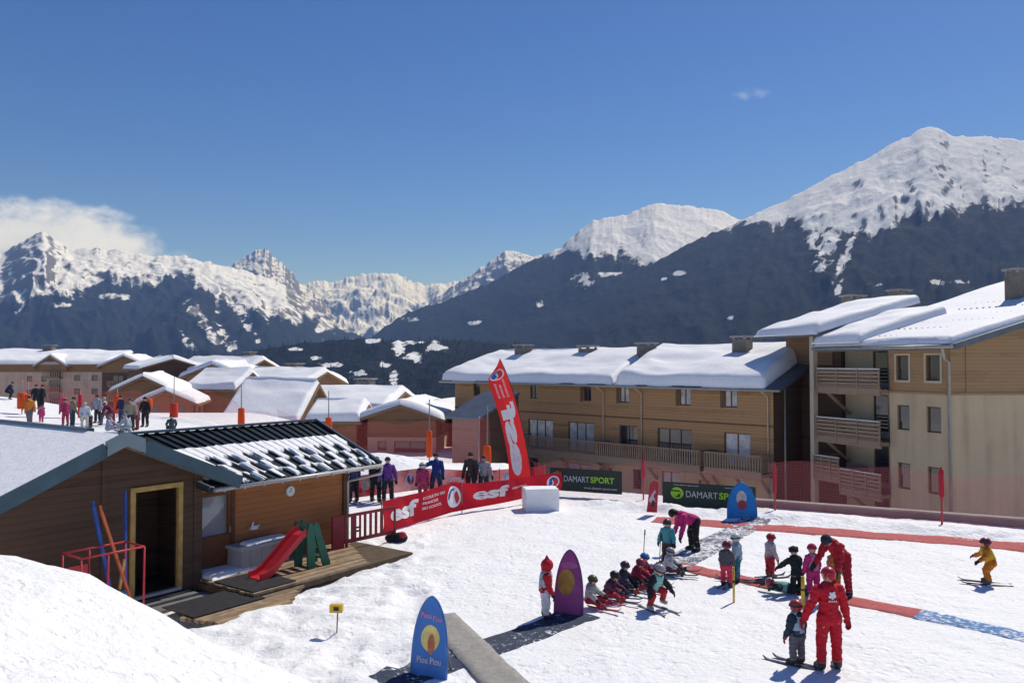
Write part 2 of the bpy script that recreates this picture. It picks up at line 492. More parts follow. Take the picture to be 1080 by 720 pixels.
# ------------------------------------------------------------------ mountains: each range at its own distance, snow above the tree line
def mountain_mat(name, forest, rock, rock_amt=0.5):
    m, nt, b, out = new_mat(name)
    at_ = nt.nodes.new('ShaderNodeAttribute'); at_.attribute_name = 'forest'
    pos = coords(nt)
    sp = nt.nodes.new('ShaderNodeNewGeometry')
    nz = noise_tex(nt, 0.020, 8, pos, 0.7)
    nf = noise_tex(nt, 0.055, 6, pos, 0.75)
    # forest edge broken up by noise
    a = N(nt, 'ShaderNodeMath', operation='MULTIPLY_ADD'); nt.links.new(nz.outputs[0], a.inputs[0]); a.inputs[1].default_value = 1.9; a.inputs[2].default_value = -0.95
    nfine = noise_tex(nt, 0.075, 4, coords(nt, (1.5, 1.5, 0.8)), 0.7)
    af = N(nt, 'ShaderNodeMath', operation='MULTIPLY_ADD'); nt.links.new(nfine.outputs[0], af.inputs[0]); af.inputs[1].default_value = 1.1; nt.links.new(a.outputs[0], af.inputs[2])
    s0 = N(nt, 'ShaderNodeMath', operation='ADD'); nt.links.new(at_.outputs['Fac'], s0.inputs[0]); nt.links.new(af.outputs[0], s0.inputs[1])
    s = N(nt, 'ShaderNodeMath', operation='SUBTRACT'); nt.links.new(s0.outputs[0], s.inputs[0]); s.inputs[1].default_value = 0.55
    fm = ramp(nt, s.outputs[0], [(0.40, (0, 0, 0)), (0.60, (1, 1, 1))])
    # rock shows where the snow cannot lie
    sx = nt.nodes.new('ShaderNodeSeparateXYZ'); nt.links.new(sp.outputs['Normal'], sx.inputs[0])
    nr = noise_tex(nt, 0.010, 9, coords(nt, (1.6, 1.6, 0.55)), 0.72)
    r1 = N(nt, 'ShaderNodeMath', operation='MULTIPLY_ADD'); nt.links.new(nr.outputs[0], r1.inputs[0]); r1.inputs[1].default_value = -1.1; nt.links.new(sx.outputs[2], r1.inputs[2])
    rm = ramp(nt, r1.outputs[0], [(max(0.0, 0.02 + 0.22 * rock_amt - 0.07), (1, 1, 1)), (0.06 + 0.22 * rock_amt, (0, 0, 0))])
    snowc = ramp(nt, nz.outputs[0], [(0.3, (0.84, 0.85, 0.87)), (0.7, (0.92, 0.92, 0.92))])
    c1 = mixc(nt, rm.outputs[0], snowc.outputs[0], rock)
    fc = ramp(nt, nf.outputs[0], [(0.36, [x * 0.45 for x in forest]), (0.60, [x * 1.6 for x in forest]), (0.84, (0.08, 0.09, 0.11))])
    nl = noise_tex(nt, 0.0042, 5, coords(nt, (1.3, 1.3, 0.8)), 0.6)
    lr = ramp(nt, nl.outputs[0], [(0.40, (1, 1, 1)), (0.64, (1.6, 1.45, 1.3))])
    fcc = mixc(nt, 1.0, fc.outputs[0], lr.outputs[0], 'MULTIPLY')
    c2 = mixc(nt, fm.outputs[0], c1, fcc)
    nt.links.new(c2, b.inputs['Base Color'])
    b.inputs['Roughness'].default_value = 0.9
    b.inputs['Specular IOR Level'].default_value = 0.05
    bm = N(nt, 'ShaderNodeMath', operation='MULTIPLY_ADD'); nt.links.new(nf.outputs[0], bm.inputs[0]); nt.links.new(fm.outputs[0], bm.inputs[1])
    bm.inputs[2].default_value = 0.0
    ad = N(nt, 'ShaderNodeMath', operation='MULTIPLY_ADD'); nt.links.new(nr.outputs[0], ad.inputs[0]); ad.inputs[1].default_value = 2.2; nt.links.new(bm.outputs[0], ad.inputs[2])
    bump(nt, b, ad.outputs[0], 0.5, 18.0)
    return m
def mountain(name, sky_line, D, Dfoot, zfoot, tree, mat, seed, n=(420, 170), amp=0.10, patches=(), gully=1.0, rough=1.0, power=1.1, tn=9.0):
    sx, sy = zip(*sky_line)
    px = np.linspace(sx[0], sx[-1], n[0])
    py = np.interp(px, sx, sy)
    k = np.ones(5) / 5
    py = np.convolve(np.pad(py, 2, mode='edge'), k, 'valid')
    py0 = py.copy()
    py = py - 2.2 * rough * fbm(px * 0.16, px * 0, seed, 5, 0.62) - 0.5 * rough * fbm(px * 0.7, px * 0, seed + 3, 2)
    dx = (px - 540) / 840
    rz = np.array([at(a, b, D).z for a, b in zip(px, py)])
    rz0 = np.array([at(a, b, D).z for a, b in zip(px, py0)])
    t = np.concatenate([np.linspace(0, 1, n[1]), 1 + np.array([0.03, 0.08, 0.16, 0.3])])
    T, PX = np.meshgrid(t, px)
    RZ = rz0[:, None] + (rz - rz0)[:, None] * np.clip(T, 0, 1) ** 14
    Y = Dfoot + (D - Dfoot) * T
    X = dx[:, None] * Y
    up = np.clip(T, 0, 1) ** power
    Z = zfoot + (RZ - zfoot) * np.where(T <= 1, up, 1 - (T - 1) * 1.1)
    sc = D / 840.0
    win = np.clip(4 * np.clip(T, 0, 1) * (1.0 - np.clip(T, 0, 1)), 0, 1) ** 0.7
    w = np.clip((1 - np.clip(T, 0, 1)) * 6, 0, 1) * np.clip(T * 6, 0, 1)
    hgt = np.maximum(RZ - zfoot, 60)
    a1 = ridged(PX * 0.021 + 0.8 * fbm(T * 3, PX * 0.01, seed + 5, 3), T * 4.2 + PX * 0.006, seed + 1, 6) - 0.6
    a2 = fbm(PX * 0.05, T * 11, seed + 2, 5)
    a3 = ridged(PX * 0.07 + T * 2.5 + 0.5 * a2, T * 13 + PX * 0.02, seed + 7, 4) - 0.6
    Z = Z + hgt * amp * win * (1.5 * a1 * gully + 0.5 * a2) + hgt * amp * 0.17 * w * a3
    Z = Z + 0.004 * D * 0.12 * rough * fbm(PX * 0.5, T * 60, seed + 11, 4) * np.clip(T * 8, 0, 1)
    Z = Z + hgt * amp * 0.42 * w * fbm(PX * 0.018 + 2 * a2, T * 17 + PX * 0.012, seed + 41, 4, 0.45) * (1 - 0.5 * np.clip(T, 0, 1))
    PYV = 383 - (Z - EYE) / Y * 840
    tx, ty = zip(*tree)
    TL = np.interp(PX, tx, ty) + tn * fbm(PX * 0.05, T * 6, seed + 21, 5, 0.6) + tn * 1.6 * (ridged(PX * 0.09, T * 2.5, seed + 23, 4) - 0.6)
    fo = np.clip((PYV - TL) / 15.0 + 0.5, -0.5, 1.6)
    for (cx, cy, rx, ry, sl) in patches:
        u = (PX - cx - sl * (PYV - cy)) / rx; v = (PYV - cy) / ry
        q = 1 - (u * u + v * v) + 2.2 * fbm(PX * 0.10 + PYV * 0.05, PYV * 0.15, seed + 31, 6, 0.72) - 0.15
        fo = np.minimum(fo, np.clip(0.78 - q * 0.62, -0.3, 1.6))
    o = grid_mesh(name, np.stack([X, Y, Z], -1), None, mat)
    me = o.data
    at2 = me.attributes.new('forest', 'FLOAT', 'POINT')
    at2.data.foreach_set('value', fo.astype(np.float32).ravel())
    tag(o, kind='structure')
    return o
MT = mountain_mat('forested_mountain', (0.009, 0.013, 0.013), (0.16, 0.145, 0.135), 0.5)
MT_R = mountain_mat('rocky_mountain', (0.010, 0.014, 0.014), (0.15, 0.14, 0.135), 1.15)
MT_S = mountain_mat('snowy_mountain', (0.009, 0.013, 0.013), (0.17, 0.165, 0.16), 0.42)
# far snow peaks closing the valley
mountain('far_snow_peaks', [(230, 330), (300, 312), (330, 296), (350, 299), (368, 292), (392, 288), (418, 287), (436, 296), (452, 301), (480, 296), (560, 330)],
         9500, 5600, -250, [(0, 400), (1000, 400)], MT_S, 11, (340, 140), 0.16, tn=4, rough=2.2)
mountain('pointed_snow_peak', [(150, 330), (200, 300), (235, 283), (255, 272), (279, 262), (290, 272), (302, 282), (318, 300), (330, 308), (372, 345), (420, 372)],
         8200, 4800, -250, [(0, 335), (240, 322), (300, 322), (420, 380)], MT_R, 17, (300, 130), 0.10, rough=1.6)
mountain('ridged_snow_peak', [(420, 345), (455, 318), (480, 300), (505, 284), (534, 263), (548, 267), (562, 270), (580, 268), (640, 290), (700, 330)],
         7600, 4600, -250, [(400, 352), (700, 352)], MT_R, 23, (280, 120), 0.12, tn=5)
mountain('west_mountain', [(-420, 250), (-200, 225), (-60, 246), (0, 268), (22, 254), (44, 242), (60, 256), (76, 263), (105, 262), (160, 270), (190, 269), (215, 276), (250, 284), (275, 291), (300, 300),
          (330, 325), (360, 346), (400, 362), (430, 376)],
         5200, 2000, -230, [(-420, 300), (0, 318), (60, 306), (130, 300), (180, 288), (230, 318), (280, 330), (330, 338), (430, 366)], MT_R, 31, (420, 190), 0.085,
         patches=[(28, 308, 11, 22, -0.5), (85, 296, 26, 6, 0), (215, 340, 10, 26, 0.75), (236, 354, 9, 22, 0.7), (250, 322, 8, 20, 0.7), (160, 296, 8, 3, 0), (345, 345, 16, 9, 0.5), (290, 328, 18, 8, 0.6), (120, 312, 20, 5, 0.3), (60, 322, 14, 4, 0.2), (262, 345, 5, 16, 0.7), (200, 362, 6, 14, 0.7)], tn=15, rough=1.3)
mountain('round_snow_mountain', [(330, 385), (372, 370), (395, 352), (430, 329), (470, 317), (500, 305), (520, 296), (545, 282), (575, 268), (590, 262), (604, 249), (625, 233), (648, 229), (668, 224),
          (690, 214), (715, 216), (740, 219), (762, 222), (780, 232), (840, 250), (900, 300)],
         4300, 1900, -220, [(330, 340), (560, 262), (600, 262), (640, 268), (690, 280), (900, 300)], MT_S, 41, (400, 170), 0.035,
         patches=[(613, 294, 13, 9, 0.2), (640, 289, 16, 3, 0.0), (570, 322, 5, 6, 0.2), (430, 336, 14, 3, 0), (500, 340, 8, 3, 0)], tn=11)
mountain('east_mountain', [(330, 398), (430, 372), (520, 345), (600, 318), (660, 292), (705, 269), (740, 251), (775, 237), (800, 224), (830, 212), (850, 200), (870, 190), (895, 178), (920, 165), (945, 151), (965, 143),
          (972, 136), (985, 134), (998, 137), (1004, 143), (1040, 144), (1080, 148), (1200, 150), (1400, 190)],
         3300, 1250, -200, [(330, 300), (700, 262), (780, 236), (840, 238), (880, 244), (930, 240), (975, 226), (1010, 219), (1080, 214), (1400, 215)], MT_S, 53, (480, 200), 0.045,
         patches=[(872, 262, 12, 30, -0.35), (893, 268, 6, 30, -0.45), (858, 250, 8, 22, -0.1), (886, 302, 4, 10, -0.4), (717, 288, 7, 3, 0), (700, 294, 4, 2, 0), (770, 335, 5, 4, 0), (1000, 297, 26, 3, 0.0), (925, 300, 12, 3, 0)], tn=12)
mountain('valley_hill', [(100, 408), (200, 392), (260, 372), (310, 362), (350, 359), (390, 356), (420, 360), (470, 358), (520, 362), (600, 372), (760, 395)],
         1750, 850, -150, [(0, 340), (1000, 340)], MT, 61, (300, 120), 0.05,
         patches=[(392, 359, 9, 3, 0), (440, 361, 32, 3, 0), (421, 368, 9, 14, -0.2), (432, 377, 14, 6, 0), (462, 366, 14, 5, 0), (375, 393, 14, 5, 0), (416, 398, 6, 9, 0), (330, 376, 12, 3, 0), (312, 368, 10, 2, 0), (350, 384, 16, 3, 0), (405, 384, 9, 3, 0)], tn=5)
# conifers one can make out on the near valley hill: one wood
def wood(name, n, seed):
    rng = random.Random(seed)
    mb = MB()
    hill = bpy.data.objects['valley_hill'].data
    co = np.empty(len(hill.vertices) * 3, np.float32); hill.vertices.foreach_get('co', co); co = co.reshape(-1, 3)
    fo = np.empty(len(hill.vertices), np.float32); hill.attributes['forest'].data.foreach_get('value', fo)
    ok = np.where(fo > 0.75)[0]
    for _ in range(n):
        i = ok[rng.randrange(len(ok))]
        x, y, z = co[i] + np.array([rng.uniform(-4, 4), rng.uniform(-4, 4), 0])
        h = rng.uniform(7, 13); r = h * rng.uniform(0.14, 0.2)
        k = 7; a0 = rng.random() * 6
        for (f0, f1, rr) in ((0.10, 0.55, 1.0), (0.38, 0.8, 0.72), (0.66, 1.0, 0.45)):
            ring = [(x + r * rr * rng.uniform(0.7, 1.2) * math.cos(a0 + 6.283 * j / k), y + r * rr * rng.uniform(0.7, 1.2) * math.sin(a0 + 6.283 * j / k), z + h * f0) for j in range(k)]
            mb.add(ring + [(x, y, z + h * f1)], [(j, (j + 1) % k, k) for j in range(k)])
    o = mb.build(name, paint('conifer_wood', (0.022, 0.032, 0.024), 0.9, 0.5, 0.08))
    return tag(o, 'dark conifer wood covering the low hill in the valley', 'wood', kind='stuff')
wood('conifer_wood', 3600, 4)

# the air of the valley: one even volume round everything that fades
def haze():
    mb = MB(); mb.box(WORLD, -13000, 13000, -400, 14000, -420, 1080)
    m = bpy.data.materials.new('haze'); m.use_nodes = True
    nt = m.node_tree; nt.nodes.clear()
    v = nt.nodes.new('ShaderNodeVolumePrincipled'); out = nt.nodes.new('ShaderNodeOutputMaterial')
    v.inputs['Color'].default_value = (0.27, 0.47, 1.0, 1)
    v.inputs['Density'].default_value = 1.05e-4
    v.inputs['Absorption Color'].default_value = (1, 1, 1, 1)
    v.inputs['Anisotropy'].default_value = 0.0
    nt.links.new(v.outputs[0], out.inputs['Volume'])
    tag(mb.build('haze', m), 'thin blue haze in the valley air', 'haze', kind='stuff')
haze()
# ------------------------------------------------------------------ buildings
GLASS = paint('window_glass', (0.025, 0.03, 0.036), 0.06, 0.3, 1.5, 0.0, 0.8)
SNOW_GLASS = paint('snow_reflection_glass', (0.42, 0.43, 0.44), 0.25, 0.35, 2.0, 0.0, 0.6)  # pale pane colour stands in for snow reflected in the glass
FRAME_W = paint('window_timber', (0.13, 0.075, 0.04), 0.6)
CREAM = render_wall('cream_render', (0.49, 0.385, 0.25))
PINK = render_wall('pinkish_render', (0.50, 0.35, 0.27))
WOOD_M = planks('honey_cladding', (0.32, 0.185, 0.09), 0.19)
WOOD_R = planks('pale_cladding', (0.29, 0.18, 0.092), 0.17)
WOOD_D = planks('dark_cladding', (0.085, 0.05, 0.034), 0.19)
WOOD_B = planks('brown_cladding', (0.20, 0.115, 0.062), 0.2)
WOOD_G = planks('grey_balcony_wood', (0.26, 0.185, 0.125), 0.11, 'Z', 0.6)
METAL_R = paint('grey_roof_metal', (0.115, 0.13, 0.155), 0.45, 0.2, 1.5, 0.4)
PIPE = paint('zinc_pipe', (0.34, 0.32, 0.29), 0.45, 0.15, 2, 0.3)
PIPE_W = paint('painted_pipe', (0.50, 0.42, 0.32), 0.5, 0.1, 2)
STONE = paint('chimney_render', (0.20, 0.175, 0.15), 0.9, 0.25, 2, bumpy=0.3)
CAP = paint('chimney_cap', (0.32, 0.31, 0.30), 0.7, 0.2, 2)
ROOFSNOW = snow_mat('roof_snow', 0.6)

def wall_open(fr, u0, u1, z0, z1, ops, depth, mb):
    """front skin of a wall with real openings; ops: (a0, a1, z0, z1)"""
    us = sorted({u0, u1} | {x for o in ops for x in o[:2]}); zs = sorted({z0, z1} | {x for o in ops for x in o[2:4]})
    us = [x for x in us if u0 <= x <= u1]; zs = [x for x in zs if z0 <= x <= z1]
    for a, b in zip(us, us[1:]):
        for c, d in zip(zs, zs[1:]):
            ca, cz = (a + b) / 2, (c + d) / 2
            if any(o[0] < ca < o[1] and o[2] < cz < o[3] for o in ops): continue
            mb.quad(fr(a, 0, c), fr(b, 0, c), fr(b, 0, d), fr(a, 0, d))
    for o in ops:
        a, b, c, d = o[:4]
        for p, q in (((a, c), (a, d)), ((a, d), (b, d)), ((b, d), (b, c)), ((b, c), (a, c))):
            mb.quad(fr(p[0], 0, p[1]), fr(q[0], 0, q[1]), fr(q[0], -depth, q[1]), fr(p[0], -depth, p[1]))
def window(root, fr, a0, a1, z0, z1, depth=0.16, glass=None, mull=1, fm=None, name='window', fw=0.07):
    """frame and panes set back in the opening"""
    m = MB(); d0, d1 = -depth + 0.02, -depth + 0.07
    m.box(fr, a0, a1, d0, d1, z0, z0 + fw).box(fr, a0, a1, d0, d1, z1 - fw, z1)
    m.box(fr, a0, a0 + fw, d0, d1, z0 + fw, z1 - fw).box(fr, a1 - fw, a1, d0, d1, z0 + fw, z1 - fw)
    for k in range(mull):
        c = a0 + (a1 - a0) * (k + 1) / (mull + 1)
        m.box(fr, c - fw / 2, c + fw / 2, d0, d1, z0 + fw, z1 - fw)
    w = m.build(name, fm or FRAME_W, root)
    g = MB(); g.box(fr, a0 + 0.02, a1 - 0.02, -depth - 0.02, -depth + 0.03, z0 + 0.02, z1 - 0.02)
    g.build('pane', glass or GLASS, w)
    return w
def snow_slab(name, root, A, B, C, D, th, seed, n=(60, 26), edge=0.7, bump_=0.12, mat=None, under=0.02, droop=0.0):
    """thick snow lying on the roof plane A (eave start) B (eave end) C (ridge end) D (ridge start), rounded edges"""
    A, B, C, D = (np.array(p, float) for p in (A, B, C, D))
    u = np.linspace(0, 1, n[0]); v = np.linspace(0, 1, n[1])
    u = 0.5 - 0.5 * np.cos(np.pi * u) if n[0] < 30 else u
    U, V = np.meshgrid(u, v, indexing='ij')
    P = ((1 - U) * (1 - V))[..., None] * A + (U * (1 - V))[..., None] * B + (U * V)[..., None] * C + ((1 - U) * V)[..., None] * D
    Lu, Lv = np.linalg.norm(B - A), np.linalg.norm(D - A)
    dist = np.minimum(np.minimum(U, 1 - U) * Lu, V * Lv)
    q = np.clip(dist / edge, 0, 1)
    h = th * np.sqrt(1 - (1 - q) ** 2)
    h = h * (1 + 0.22 * fbm(U * Lu * 0.16, V * Lv * 0.2, seed, 3)) + bump_ * q * fbm(U * Lu * 0.28, V * Lv * 0.4, seed + 3, 3)
    wob = 0.09 * fbm(U * Lu * 0.7, V * 2, seed + 5, 4)
    nrm = np.cross(B - A, D - A); nrm /= np.linalg.norm(nrm)
    if nrm[2] < 0: nrm = -nrm
    out = (A - D) / Lv; out = out * (1 - V[..., None]) ** 6
    P2 = P + np.array([0, 0, 1.0]) * (h + under)[..., None] + out * (wob * 0.8)[..., None] - np.array([0, 0, 1.0]) * (droop * (1 - V) ** 8)[..., None]
    o = grid_mesh(name, P2, root, mat or ROOFSNOW)
    # under-side
    low = P + np.array([0, 0, 0.004])
    pts = np.concatenate([P2[:, 0], P2[-1, :], P2[::-1, -1], P2[0, ::-1]])
    pts2 = np.concatenate([low[:, 0], low[-1, :], low[::-1, -1], low[0, ::-1]])
    inv = np.array(root_matrix(root).inverted()) if root is not None else np.eye(4)
    me = o.data
    import bmesh
    bm = bmesh.new(); bm.from_mesh(me)
    r1 = [bm.verts.new((inv @ np.append(p, 1))[:3]) for p in pts]; r2 = [bm.verts.new((inv @ np.append(p, 1))[:3]) for p in pts2]
    k = len(pts)
    for i in range(k):
        j = (i + 1) % k
        try: bm.faces.new((r1[i], r1[j], r2[j], r2[i])).smooth = False
        except ValueError: pass
    bm.to_mesh(me); bm.free()
    return o
def roof_plane(name, root, A, B, C, D, th, mat):
    A, B, C, D = (Vector(p) for p in (A, B, C, D))
    n = (B - A).cross(D - A).normalized()
    if n.z < 0: n = -n
    mb = MB(); mb.hexa([p - n * th for p in (A, B, C, D)] + [A, B, C, D])
    return mb.build(name, mat, root)
def railing(mb, fr, a0, a1, b, z0, z1, style='bars', gap=0.13, bw=0.07):
    mb.box(fr, a0, a1, b - 0.03, b + 0.03, z1 - 0.07, z1)
    mb.box(fr, a0, a1, b - 0.025, b + 0.025, z0 + 0.08, z0 + 0.16)
    if style == 'bars':
        k = int((a1 - a0) / gap)
        for i in range(k + 1):
            a = a0 + (a1 - a0) * i / k
            mb.box(fr, a - bw / 2, a + bw / 2, b - 0.015, b + 0.015, z0 + 0.16, z1 - 0.07)
    elif style == 'trellis':
        h = z1 - z0 - 0.23; k = int((a1 - a0) / 0.22)
        for i in range(-5, k + 1):
            for s in (1, -1):
                p = a0 + i * 0.22; q = p + h
                if s < 0: p, q = q, p
                lo, hi = max(min(p, q), a0), min(max(p, q), a1)
                if hi - lo < 0.05: continue
                f = lambda x: z0 + 0.16 + h * (x - p) / (q - p)
                mb.bar(fr(lo, b + 0.012 * s, f(lo)), fr(hi, b + 0.012 * s, f(hi)), 0.045, 0.02, (fr.n.x, fr.n.y, 0))
    elif style == 'planks':
        k = 4; h = (z1 - z0 - 0.25) / k
        for i in range(k):
            mb.box(fr, a0, a1, b - 0.02, b + 0.02, z0 + 0.19 + i * h, z0 + 0.19 + (i + 0.72) * h)
def chimney(root, x, y, z0, w, h, d=None, yaw=0.0):
    d = d or w
    fr = Frame((x, y, 0), (math.cos(yaw), math.sin(yaw)))
    m = MB(); m.box(fr, -w / 2, w / 2, -d / 2, d / 2, z0, z0 + h)
    c = m.build('chimney', STONE, root)
    m = MB()
    for i in (-1, 1):
        for j in (-1, 1): m.box(fr, i * w * 0.4 - 0.06, i * w * 0.4 + 0.06, j * d * 0.4 - 0.06, j * d * 0.4 + 0.06, z0 + h, z0 + h + 0.14)
    m.box(fr, -w * 0.62, w * 0.62, -d * 0.62, d * 0.62, z0 + h + 0.14, z0 + h + 0.26)
    m.build('chimney_cap', CAP, c)

# ---- long hotel block with balconies, honey cladding
hotel = thing('apartment_block', 'long wooden apartment block with honey cladding, three slatted balconies and thick roof snow', 'apartment building', (9, 52, -4.2))
HB = Frame((15.06, 46.0, 0), (-0.70, 0.714), (-0.714, -0.70))
def hu(px):                                         # distance along the front at which a sight line meets it
    k = (px - 540) / 840
    return (15.06 - k * 46.0) / (0.70 + k * 0.714)
ZB, ZE = -4.6, 4.15
uL1, uL2 = hu(497), hu(480)
ops_top, ops_mid, ops_gr = [], [], []
for px, w in ((563, 0.75), (619, 0.75), (658, 0.8), (722, 0.85), (770, 0.9)):
    u = hu(px); ops_top.append((u - w / 2, u + w / 2, 2.65, 3.75))
ops_top.append((hu(503) - 0.4, hu(503) + 0.4, 2.7, 3.9))
for p0, p1 in ((583, 557), (626, 599), (672, 653), (729, 693), (791, 763)):
    ops_mid.append((hu(p0), hu(p1), -0.95, 1.15))
for p0, p1, z0, z1 in ((567, 556, -3.0, -1.75), (625, 597, -3.9, -1.75), (645, 632, -3.0, -1.85), (676, 667, -3.0, -1.7), (716, 697, -3.9, -1.6), (747, 736, -3.9, -1.9), (786, 779, -3.2, -2.0)):
    ops_gr.append((hu(p0), hu(p1), z0, z1))
mb = MB(); wall_open(HB, 0, uL2, -1.25, ZE, ops_top + ops_mid, 0.22, mb)
HE = Frame(HB(0, 0, 0), (0.714, 0.70), (0.70, -0.714))     # end wall, its shade put into the dark board colour
mb.build('front_wall', WOOD_M, hotel)
mb = MB(); wall_open(HB, 0, uL2, ZB, -1.25, ops_gr, 0.22, mb); mb.build('ground_floor_wall', CREAM, hotel)
mb = MB(); mb.box(HB, -0.02, uL2 + 0.02, 0.004, 0.05, -1.32, -1.2).box(HB, 0, uL2, 0.004, 0.04, 1.62, 1.70)
mb.build('floor_band', FRAME_W, hotel)
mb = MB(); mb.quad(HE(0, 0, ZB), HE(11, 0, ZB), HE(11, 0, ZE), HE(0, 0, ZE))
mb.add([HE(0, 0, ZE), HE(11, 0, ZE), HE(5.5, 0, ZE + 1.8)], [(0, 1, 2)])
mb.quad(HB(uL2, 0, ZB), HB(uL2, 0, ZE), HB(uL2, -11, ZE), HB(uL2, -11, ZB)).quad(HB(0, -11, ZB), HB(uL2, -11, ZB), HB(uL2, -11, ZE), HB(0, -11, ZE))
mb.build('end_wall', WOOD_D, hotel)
for i, o in enumerate(ops_top): window(hotel, HB, *o, glass=SNOW_GLASS if i in (2, 3, 4) else GLASS, mull=1 if i < 5 else 0)
for i, o in enumerate(ops_mid): window(hotel, HB, *o, glass=(SNOW_GLASS, SNOW_GLASS, GLASS, GLASS, SNOW_GLASS)[i], mull=2 if o[1] - o[0] > 2 else 1, name='balcony_door')
for i, o in enumerate(ops_gr): window(hotel, HB, *o, glass=SNOW_GLASS if i in (1, 4) else GLASS, mull=1 if o[1] - o[0] > 1 else 0)
# shutter panels beside the top windows
for o in ops_top[1:5]:
    m = MB(); m.box(HB, o[1] + 0.02, o[1] + 0.22, 0.004, 0.05, o[2] - 0.05, o[3] + 0.05); m.build('shutter', FRAME_W, hotel)
for p0, p1, st in ((632, 552, 'trellis'), (737, 630, 'bars'), (808, 741, 'bars')):
    a0, a1 = hu(p0) , hu(p1)
    a0, a1 = a0 - 0.9, a1 - 0.9
    a0 = max(a0, 0.02)
    f = MB(); f.box(HB, a0, a1, 0.01, 1.35, -1.18, -1.0); f.box(HB, a0, a1, 1.28, 1.40, -1.32, -0.92)
    for a in (a0 + 0.25, (a0 + a1) / 2, a1 - 0.25):
        f.bar(HB(a, 0.02, -2.2), HB(a, 1.1, -1.22), 0.14, 0.14)
    b = f.build('balcony', WOOD_G, hotel)
    r = MB(); railing(r, HB, a0 + 0.04, a1 - 0.04, 1.36, -1.0, 0.06, st, 0.17, 0.09)
    for a in (a0 + 0.04, a1 - 0.04):
        fr2 = Frame(HB(a, 0, 0), (HB.n.x, HB.n.y), (HB.u.x, HB.u.y))
        railing(r, fr2, 0.05, 1.36, 0.0, -1.0, 0.06, 'bars', 0.17, 0.09)
    r.build('railing', WOOD_G, b)
# roof: bare metal plane, thick snow in two runs
rise, dep = 1.75, 5.5
uo0, uo1, usplit = -0.9, uL2 + 0.9, hu(655)
E = lambda u, dz=0.0: HB(u, 0.85, ZE - 0.25 + dz)
RG = lambda u, dz=0.0: HB(u, -dep, ZE + rise + dz)
roof_plane('roof', hotel, E(uo0), E(uo1), RG(uo1), RG(uo0), 0.18, METAL_R)
roof_plane('back_roof', hotel, HB(uo0, -11.8, ZE - 0.25), HB(uo1, -11.8, ZE - 0.25), RG(uo1), RG(uo0), 0.18, METAL_R)
snow_slab('roof_snow', hotel, E(0.05), E(usplit - 0.12), RG(usplit + 0.9), RG(0.4), 0.78, 5, (110, 40), 0.5, 0.24, droop=0.08)
snow_slab('roof_snow', hotel, E(usplit + 0.10), E(uo1), RG(uo1 - 0.2), RG(usplit + 1.2), 0.62, 8, (110, 40), 0.45, 0.2, droop=0.07)
snow_slab('roof_snow', hotel, HB(0, -11.6, ZE - 0.2), HB(uo1, -11.6, ZE - 0.2), RG(uo1 - 0.2), RG(0.4), 0.6, 12, (40, 14), 0.8, 0.1)
g = MB(); g.tube([HB(uo0, 0.95, ZE - 0.40), HB(uo1, 0.95, ZE - 0.36)], 0.075, 8); g.build('gutter', PIPE, hotel)
for px, Yc, w, top in ((552, 67, 1.05, 363), (620, 61.5, 1.05, 364), (682, 57, 1.0, 361), (783, 51.6, 0.95, 354)):
    p = at(px, 370, Yc); zt = at(px, top, Yc).z
    chimney(hotel, p.x, p.y, ZE + 0.6, w, zt - 0.26 - ZE - 0.6, w, R(135))
for px in (637, 677, 810):
    g = MB(); a = hu(px); g.tube([HB(a, 0.9, ZE - 0.45), HB(a, 0.1, ZE - 0.8), HB(a, 0.08, -4.4)], 0.05, 8); g.build('downpipe', PIPE_W, hotel)
g = MB(); g.tube([HE(1.2, 0.1, ZE + 0.2), HE(1.2, 0.1, -4.4)], 0.06, 8); g.build('downpipe', PIPE, hotel)
g = MB(); g.box(HE, 3.2, 4.4, 0.004, 0.06, -3.6, -1.9); g.build('door', paint('grey_door', (0.07, 0.07, 0.08), 0.5), hotel)

# low grey-roofed entrance of that block (seen behind the flag)
ent = thing('entrance_annex', 'small boarded annex with bare grey metal roof in front of the long block', 'annex', (-1.8, 56, -3))
EF = Frame(at(477, 440, 54), (0.76, -0.65), (-0.65, -0.76)); e0 = EF.o.z
EF = Frame((EF.o.x, EF.o.y, 0), (0.76, -0.65), (-0.65, -0.76))
zt = at(477, 437, 54).z
m = MB(); m.quad(EF(0, 0, -3.5), EF(2.5, 0, -3.5), EF(2.5, 0, zt), EF(0, 0, zt)); m.build('front_wall', planks('annex_boards', (0.24, 0.155, 0.125), 0.2), ent)
m = MB(); m.quad(EF(2.5, 0, -3.5), EF(2.5, -4, -3.5), EF(2.5, -4, zt + 1.5), EF(2.5, 0, zt)).quad(EF(0, 0, -3.5), EF(0, 0, zt), EF(0, -4, zt + 1.5), EF(0, -4, -3.5)); m.build('side_wall', WOOD_D, ent)
roof_plane('roof', ent, EF(-0.35, 0.4, zt - 0.12), EF(2.9, 0.4, zt - 0.12), EF(2.9, -3.6, zt + 1.5), EF(-0.35, -3.6, zt + 1.5), 0.16, METAL_R)
m = MB(); m.tube([EF(2.75, 0.3, zt), EF(2.75, 0.3, -3.4)], 0.05, 8); m.build('downpipe', PIPE, ent)

